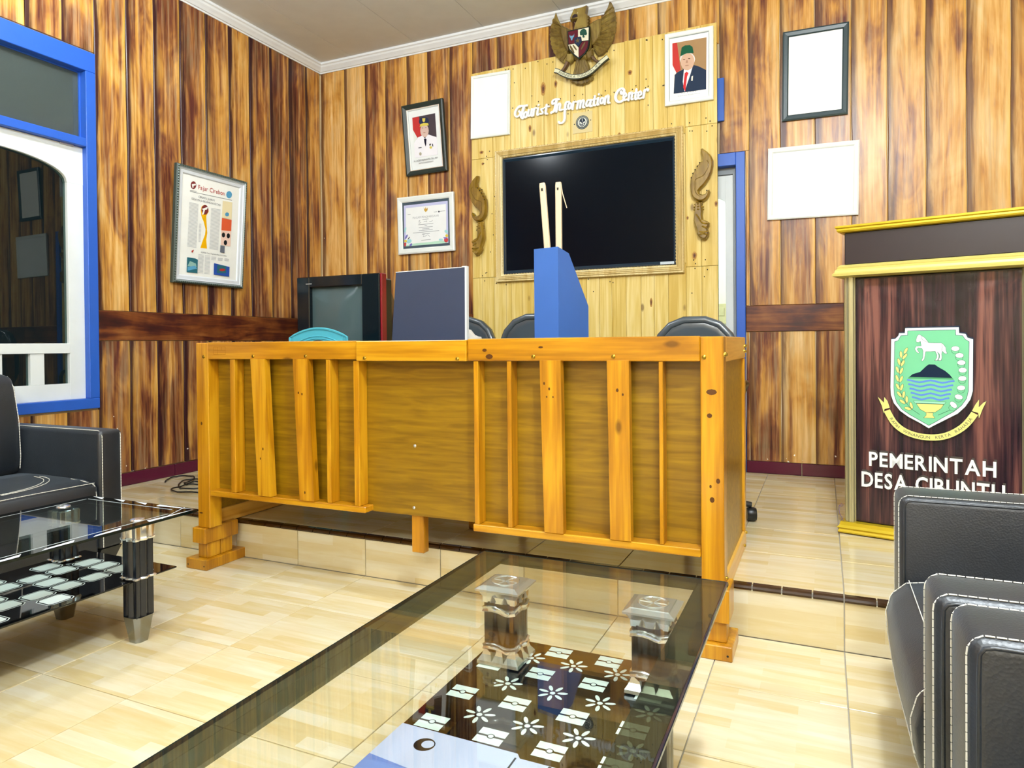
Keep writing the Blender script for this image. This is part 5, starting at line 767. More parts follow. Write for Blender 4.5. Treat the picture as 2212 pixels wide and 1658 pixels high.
for y, z in ((2.42, 1.025), (2.44, 1.028), (2.46, 1.026), (3.06, 1.03), (3.09, 1.028), (3.075, 1.05), (3.10, 1.052), (2.44, .262), (3.09, .255), (2.50, .21), (3.03, .215)):
    k = MB(); k.lathe([(0, 0), (.007, 0), (.007, .004), (.004, .008), (0, .009)], (0, 0, 0), 8); k.v = [(CX1-.0005+v[2], y+v[0], z+v[1]) for v in k.v]; k.build('bolt', M_BRASS, ct, smooth=True)
k = MB(); F_ = WB(0, CY, 0)
x0, x1, z0, z1 = -2.635, -2.560, 1.030, 1.066
for a, b_ in (((x0, z0), (x1, z0)), ((x1, z0), (x1, z1)), ((x1, z1), (x0, z1)), ((x0, z1), (x0, z0)), ((x0, 1.050), (x1, 1.050)), ((x0+.025, z0), (x0+.025, z1)), ((x0+.05, 1.05), (x0+.05, z1))): k.line([a, b_], F_, .0006, .0012)
k.build('stamp_mark', P('8a5a10'), rl[0])
kn = MB()
for x, z, rx, rz in ((-.345, .90, .018, .010), (-.352, .82, .009, .008), (-.325, .60, .007, .009), (-.345, .535, .008, .010), (-.350, .60-.62+.60, .004, .006), (-2.72, .70, .006, .008), (-2.73, .27, .012, .004), (-2.12, .86, .004, .006), (-2.10, .855, .004, .006), (-2.09, .42, .004, .007), (-.95, .92, .004, .006), (-.93, .90, .004, .006), (-.94, .87, .003, .004), (-.915, .87, .003, .004), (-.67, .90, .005, .007), (-.65, .885, .004, .005), (-.965, 1.055, .010, .004), (-1.20, 1.045, .010, .006), (-1.18, 1.020, .016, .010), (-1.36, 1.062, .008, .003), (-1.36, 1.035, .004, .003), (-2.33, .60, .004, .007), (-2.345, .555, .003, .006)):
    yo = .0068 if .364 < z < 1.0 and -2.5 < x < -.6 else .0007
    kn.flat([(x+rx*math.cos(t*PI/4), z+rz*math.sin(t*PI/4)) for t in range(8)], F_, yo)
stuff(kn.build('knots', mat('varnished_knot', '5a3205', .4), ct))
# ---- things on the counter
ob = thing('magazine_box', 'blue open-topped magazine box standing on the counter', 'box', (-1.018, 2.735, 1.0845), math.radians(-13))
fr = ((0, 0, 0), (0, 1, 0), (0, 0, 1), (1, 0, 0)); hgt = .392
side = [(0, 0), (.245, 0), (.245, .150), (.085, .372), (0, hgt)]
for nm, x0, x1 in (('side_panel', -.004, 0), ('side_panel', -.124, -.120)):
    k = MB(); k.prism(side, fr, x0, x1); k.build(nm, M_BLUEBOX, ob, local=True)
k = MB(); k.box(-.1199, -.0041, 0, .004, 0, hgt); k.build('front_panel', M_BLUEBOX, ob, local=True)
k = MB(); k.box(-.1199, -.0041, .241, .245, 0, .148); k.build('back_panel', M_BLUEBOX, ob, local=True); k = MB(); k.box(-.1199, -.0041, .004, .241, 0, .004); k.build('bottom', M_BLUEBOX, ob, local=True)
def stick(label, top, bot, wd, clip):
    r = thing('wooden_stick', label, 'stick', bot); k = MB(); t, b_ = Vector(top), Vector(bot); d = (t-b_).normalized(); x = Vector((1, 0, 0)); x = (x-d*x.dot(d)).normalized(); y = d.cross(x)
    rings = []
    for p, s_ in ((b_, 1), (b_.lerp(t, .98), 1), (t, .86)): rings.append([p+x*wd*a*s_+y*wd*.7*c_*s_ for a, c_ in ((-.5, -.35), (-.35, -.5), (.35, -.5), (.5, -.35), (.5, .35), (.35, .5), (-.35, .5), (-.5, .35))])
    k.loft(rings); k.build('shaft', M_STICK, r)
    k = MB(); p = b_.lerp(t, .955)-y*wd*.37 if y.y > 0 else b_.lerp(t, .955)+y*wd*.37; sg = -1 if y.y > 0 else 1; F_ = (p, x, d, y*sg)
    k.flat([(-.003, -.006), (.003, -.006), (.0045, .006), (-.0045, .006)], F_, .0006); k.build('slot', M_BLACK, r)
    if clip:
        k = MB(); k.tube([t+x*wd*.45-d*.01, t+x*wd*.7-d*.05, t+x*wd*1.45-d*.115], .0022, 6); k.build('splinter', M_STICK, r)
stick('cream wooden stick leaning left out of the blue magazine box', (-1.112, 2.80, 1.766), (-1.062, 2.80, 1.095), .026, False)
stick('cream wooden stick with a loose splinter, upright in the blue magazine box', (-1.052, 2.84, 1.772), (-1.052, 2.84, 1.095), .026, True)
pb = thing('slate_board', 'dark slate-grey board with a white right edge standing on the counter', 'board', (-1.76, 2.90, 1.0845))
fr = WB(0, 2.90, 0)
k = MB(); k.prism([(-1.968, 1.0845), (-1.553, 1.0845), (-1.551, 1.433), (-1.940, 1.428)], fr, -.018, .0); k.build('panel', M_BOARD, pb)
k = MB(); k.prism([(-1.552, 1.0845), (-1.543, 1.0845), (-1.541, 1.440), (-1.566, 1.440), (-1.566, 1.434), (-1.550, 1.434)], fr, -.020, .003); k.build('edge_strip', M_WHITE, pb)
k = MB(); k.prism([(-1.941, 1.4285), (-1.568, 1.4335), (-1.568, 1.4365), (-1.941, 1.4315)], fr, -.019, .001); k.build('edge_strip', M_WHITE, pb)
# ---- behind the counter
def leather_chair(label, x, y, w_, top):
    r = thing('office_chair', label, 'chair', (x, y, ST), 0, None); zt = ST+top
    k = MB(); n = 18; rings = []
    sh = lambda s_, yy, dz=0: [(x+s_*w_/2*math.copysign(abs(math.cos(t))**.8, math.cos(t)), yy, zt-.30+dz+s_*(.30 if math.sin(t) > 0 else .22)*math.copysign(abs(math.sin(t))**.8, math.sin(t))) for t in [2*PI*i/n for i in range(n)]]
    k.loft([sh(.80, y-.012), sh(.93, y-.022), sh(1, y-.004), sh(1, y+.03), sh(.9, y+.05)]); k.build('backrest', M_SHELL, r, smooth='all')
    k = MB(); k.tube([Vector(p)-Vector((0, .012, 0)) for p in sh(.955, y)], .020, 8, closed=True); k.build('rolled_edge', M_SHELL, r, smooth='all')
    bx('seat', (x-w_*.52, x+w_*.52, y-.46, y-.02, ST+.42, ST+.50), M_SHELL, r, c=.03, seg=3, smooth=True)
    k = MB(); k.tube([(x, y+.02, zt-.25), (x, y+.05, ST+.5), (x, y-.2, ST+.40)], .018, 8); k.build('back_bar', M_BLACK, r)
    for s_ in (-1, 1): k = MB(); k.tube(smooth_path([(x+s_*w_*.50, y-.02, ST+.60), (x+s_*w_*.58, y-.12, ST+.67), (x+s_*w_*.58, y-.36, ST+.66), (x+s_*w_*.52, y-.38, ST+.46)], 4), .016, 8); k.build('armrest', M_BLACK, r, smooth='all')
    k = MB(); k.tube([(x, y-.22, ST+.42), (x, y-.22, ST+.12)], .025, 10); k.build('gas_column', M_SILV, r)
    for i in range(5):
        a = i*2*PI/5+.25; cx2, cy2 = x+.30*math.cos(a), y-.22+.30*math.sin(a)
        k = MB(); k.tube([(x, y-.22, ST+.13), (cx2, cy2, ST+.08)], [.022, .014], 8); lg = k.build('leg', M_BLACK, r)
        k = MB(); k.lathe([(0, -.022), (.030, -.022), (.034, -.012), (.034, .012), (.030, .022), (0, .022)], (0, 0, 0), 14); k.v = [(cx2+v[2]*math.cos(a+1.2), cy2+v[2]*math.sin(a+1.2), ST+.035+v[1]) if False else (cx2-v[0]*math.sin(a)+v[2]*math.cos(a), cy2+v[0]*math.cos(a)+v[2]*math.sin(a), ST+.035+v[1]) for v in k.v]; k.build('caster', M_BLACK, lg, smooth=True)
    return r
leather_chair('black vinyl office chair behind the right half of the counter', -.615, 3.70, .46, 1.012)
leather_chair('black vinyl office chair half hidden behind the blue magazine box', -1.515, 3.70, .47, 1.050)
leather_chair('black vinyl office chair with a white cloth, half hidden by the slate board', -2.32, 4.30, .53, 1.070)
k = MB(); n = 9
for i in range(n):
    for j in range(7): u, v_ = i/(n-1), j/6; k.v.append((-2.33+.20*u, 4.205-.014*math.sin(u*9+v_*4), 1.02+.145*v_*(.55+.45*math.sin(u*PI*.9+.3))+.014*math.sin(u*14)))
for i in range(n-1):
    for j in range(6): a = i*7+j; k.f.append([a, a+7, a+8, a+1]); k.mi.append(0)
k.f += [f[::-1] for f in []]
o = k.build('draped_cloth', M_CLOTH, None, smooth='all'); m_ = o.modifiers.new('s', 'SOLIDIFY'); m_.thickness = .008
tag(o, 'crumpled white cloth over the chair back beside the slate board', 'cloth')
# teal plastic chair
r = thing('plastic_chair', 'teal plastic chair with an oval hole in its curved back, behind the counter', 'chair', (-3.02, 3.62, ST))
x, y = -3.02, 3.60; k = MB(); fr = WB(0, y, 0); zt = 1.180
top_ = [(x+.235*math.sin(a), zt-.060+.060*math.cos(a*1.0)) for a in [-PI/2+PI*i/16 for i in range(17)]]
top_ = [(x-.235+.47*i/16, zt-.058*((i-8)/8)**2) for i in range(17)]
ov = [(x+.05*math.cos(t*PI/8), 1.090+.016*math.sin(t*PI/8)) for t in range(16)]
# back shell as two halves around the oval grip
lowz = .80; L_ = [(x-.235, lowz)]+top_[:9]+[ov[4]]+[ov[t] for t in range(5, 13)]+[(x, lowz)]
R_ = [(x, lowz)]+[ov[12]]+[ov[t % 16] for t in range(13, 17)]+[ov[t] for t in range(1, 5)]+top_[8:]+[(x+.235, lowz)]
for poly in (L_, R_): k.prism(poly, fr, -.006, 0)
k.build('backrest', M_TEAL, r)
k = MB(); k.tube([fp(fr, a, b_, 0) for a, b_ in [(x-.238, lowz)]+top_+[(x+.238, lowz)]], .008, 6); k.build('rim', M_TEAL, r)
k = MB(); 
for dz in (.020, .036): k.tube([fp(fr, x-.19+.38*i/12, zt-.03-dz-.05*((i-6)/6)**2, .002) for i in range(13)], .003, 5)
for sx in (-.19, -.03+.0, .19): pass
for sx in (-.20, .20): k.tube([fp(fr, x+sx, 1.13, .002), fp(fr, x+sx, .82, .002)], .005, 5)
k.build('ribs', M_TEAL, r)
bx('seat', (x-.22, x+.22, y-.42, y, .62, .65), M_TEAL, r, c=.01)
for sx in (-1, 1):
    for yy in (-.38, -.02): k = MB(); k.tube([(x+sx*.19, y+yy, .62), (x+sx*.225, y+yy+(.03 if yy > -.1 else -.03), ST)], [.024, .018], 8); k.build('leg', M_TEAL, r)
# cathode-ray television on a stand
r = thing('crt_television', 'old black tube television with a grey screen and red side strip, behind the counter', 'television', (-3.17, 4.2, .95))
y = 4.0; x0, x1, z0, z1 = -3.548, -2.815, .95, 1.570; k = MB(); sx0, sx1, sz0, sz1 = -3.432, -2.965, 1.02, 1.492
k.box(x0, sx0, y, y+.07, z0, z1, c=.006); k.box(sx1, x1, y, y+.07, z0, z1, c=.006); k.box(sx0-.002, sx1+.002, y, y+.07, sz1, z1, c=.006); k.box(sx0-.002, sx1+.002, y, y+.07, z0, sz0, c=.006); k.box(sx0-.01, sx1+.01, y+.05, y+.07, sz0-.01, sz1+.01)
k.build('bezel', mat('crt_bezel', '0c1820', .15), r)
k = MB(); n = 10
for i in range(n+1):
    for j in range(n+1): u, v_ = i/n*2-1, j/n*2-1; k.v.append((sx0+(sx1-sx0)*i/n, y+.036-.024*(1-u*u)*(1-v_*v_)**.8, sz0+(sz1-sz0)*j/n))
for i in range(n):
    for j in range(n): a = i*(n+1)+j; k.f.append([a, a+n+1, a+n+2, a+1]); k.mi.append(0)
k.build('screen', M_CRT, r, smooth='all')
bx('side_strip', (x1+.001, x1+.018, y+.005, y+.065, z0, z1), M_RED, r, c=.005); bx('rear_housing', (x0+.02, x1-.0, y+.071, y+.16, z0+.01, z1-.03), M_BLACK, r, c=.01)
k = MB(); k.loft([[(x0+.05, y+.161, z0+.02), (x1-.03, y+.161, z0+.02), (x1-.03, y+.161, z1-.07), (x0+.05, y+.161, z1-.07)], [(x0+.17, y+.46, z0+.06), (x1-.17, y+.46, z0+.06), (x1-.17, y+.46, z1-.20), (x0+.17, y+.46, z1-.20)]]); k.build('tube_housing', M_BLACK, r)
k = MB(); F_ = WB(0, y, 0)
for a in range(5): k.prism([(-3.46+a*.011, 1.515), (-3.452+a*.011, 1.515), (-3.452+a*.011, 1.523), (-3.46+a*.011, 1.523)], F_, 0, .0012)
k.build('maker_badge', M_SILV, r)
r = thing('tv_stand', 'dark low cabinet under the tube television, hidden by the counter', 'cabinet', (-3.17, 4.25, ST))
bx('body', (-3.60, -2.76, 3.98, 4.55, ST+.001, .93), M_DKWOOD, r); bx('top', (-3.62, -2.74, 3.96, 4.57, .931, .949), M_DKWOOD, r)
for s_ in (-1, 1): d_ = bx('door', (-3.18+s_*.205-.2, -3.18+s_*.205+.2, 3.965, 3.979, ST+.03, .90), M_DKWOOD, r); k = MB(); k.tube([(-3.18+s_*.03, 3.955, .55), (-3.18+s_*.03, 3.955, .65)], .005, 6); k.build('handle', M_SILV, d_)
# coiled black cable by the left wall
pts = [(-3.88, 3.13), (-3.95, 3.22), (-3.96, 3.30), (-3.86, 3.33), (-3.76, 3.24), (-3.72, 3.14), (-3.63, 3.14), (-3.56, 3.20), (-3.66, 3.28), (-3.80, 3.24), (-3.74, 3.12), (-3.60, 3.02), (-3.50, 3.08), (-3.56, 3.18), (-3.70, 3.20), (-3.66, 3.08), (-3.64, 2.98), (-3.54, 2.94), (-3.40, 2.98)]
k = MB(); k.tube([(p.x, p.y, ST+.006+.004*abs(math.sin(i*.7))) for i, p in enumerate(smooth_path(pts, 5))], .0045, 6); tag(k.build('power_cable', M_BLACK, None, smooth='all'), 'loosely coiled black cable on the stage floor beside the left wall', 'cable')
# ------------------------------------------------------------ lectern
lc = thing('lectern', 'tall dark lectern with gold mouldings and a printed banner on its front', 'lectern', (.0671, 3.4945, ST), math.radians(-14.5))
LW, LD = .735, .46
def lb(nm, b, m, par=lc, c=.003): k = MB(); k.box(*b, c=c); return k.build(nm, m, par, local=True)
lb('body', (.045, LW-.045, .050, LD-.03, .055, 1.165), M_DKWOOD)
lb('banner_board', (.040, LW-.040, .030, .048, .055, 1.165), M_DKWOOD)
for x_ in (.018, LW-.062):
    k = MB(); n = 24; k.loft([[(x_+.022+(.021+.0022*math.cos(8*2*PI*i/n))*math.cos(2*PI*i/n), .020+(.019+.0022*math.cos(8*2*PI*i/n))*math.sin(2*PI*i/n), z) for i in range(n)] for z in (.056, 1.166)]); k.build('column', M_GOLD2 if 0 else mat('champagne_metal', 'b9b48e', .25, .6), lc, local=True)
def mould(nm, z0, prof, m, over):
    """moulding round the front and the sides"""
    k = MB(); rings = []
    for p in prof:
        o_ = over*p[0]; rings.append([(-o_+.012, -o_, z0+p[1]), (LW+o_-.012, -o_, z0+p[1]), (LW+o_-.012, LD+o_, z0+p[1]), (-o_+.012, LD+o_, z0+p[1])])
    k.loft(rings); k.build(nm, m, lc, local=True)
mould('base_moulding', .0, [(.25, .006), (.5, .006), (.6, .012), (.45, .022), (.7, .030), (.4, .040), (.3, .055), (0, .055)], M_GOLD, .03)
mould('lower_cornice', 1.166, [(0, 0), (.95, .006), (1, .016), (.75, .022), (.7, .032), (.45, .040), (.5, .046), (.2, .056), (0, .058)], M_GOLD2, .035)
lb('fascia', (.022, LW-.022, .006, LD-.01, 1.2245, 1.3685), M_DKWOOD)
mould('top_cornice', 1.369, [(0, 0), (.6, .003), (.85, .010), (.8, .018), (1.1, .022), (1.1, .030), (.5, .033), (0, .033)], M_GOLD, .022)
FB = ((0, 0, 0), (1, 0, 0), (0, 0, 1), (0, -1, 0))
# vinyl banner, wrinkled at its upper corners
k = MB(); nx, nz = 40, 64
def bz(u, v_):
    d1_ = math.hypot(u*.62, (1-v_)*1.1); d2_ = math.hypot((1-u)*.62, (1-v_)*1.1); s1_ = math.sin(math.atan2((1-v_)*1.1, u*.62+1e-4)*16); s2_ = math.sin(math.atan2((1-v_)*1.1, (1-u)*.62+1e-4)*16)
    return .0035*(s1_*math.exp(-d1_*9)+s2_*math.exp(-d2_*9))+.0008*math.sin(u*9+v_*4)
for i in range(nx+1):
    for j in range(nz+1): u, v_ = i/nx, j/nz; k.v.append((.046+(LW-.092)*u, .0262-max(bz(u, v_), -.003), .062+1.095*v_))
for i in range(nx):
    for j in range(nz): a = i*(nz+1)+j; k.f.append([a, a+nz+1, a+nz+2, a+1]); k.mi.append(0)
bn = k.build('banner', M_BANNER, lc, smooth='all', local=True)
k = MB(); B0 = -.0195
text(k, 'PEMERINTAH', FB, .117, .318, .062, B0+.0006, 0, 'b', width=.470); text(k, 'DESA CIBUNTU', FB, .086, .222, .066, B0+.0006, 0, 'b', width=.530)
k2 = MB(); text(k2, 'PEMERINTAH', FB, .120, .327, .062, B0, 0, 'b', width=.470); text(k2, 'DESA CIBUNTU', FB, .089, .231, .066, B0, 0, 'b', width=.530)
k2.build('lettering_shadow', P('4a4440'), bn, local=True); k.build('lettering', P('eceeee'), bn, local=True)
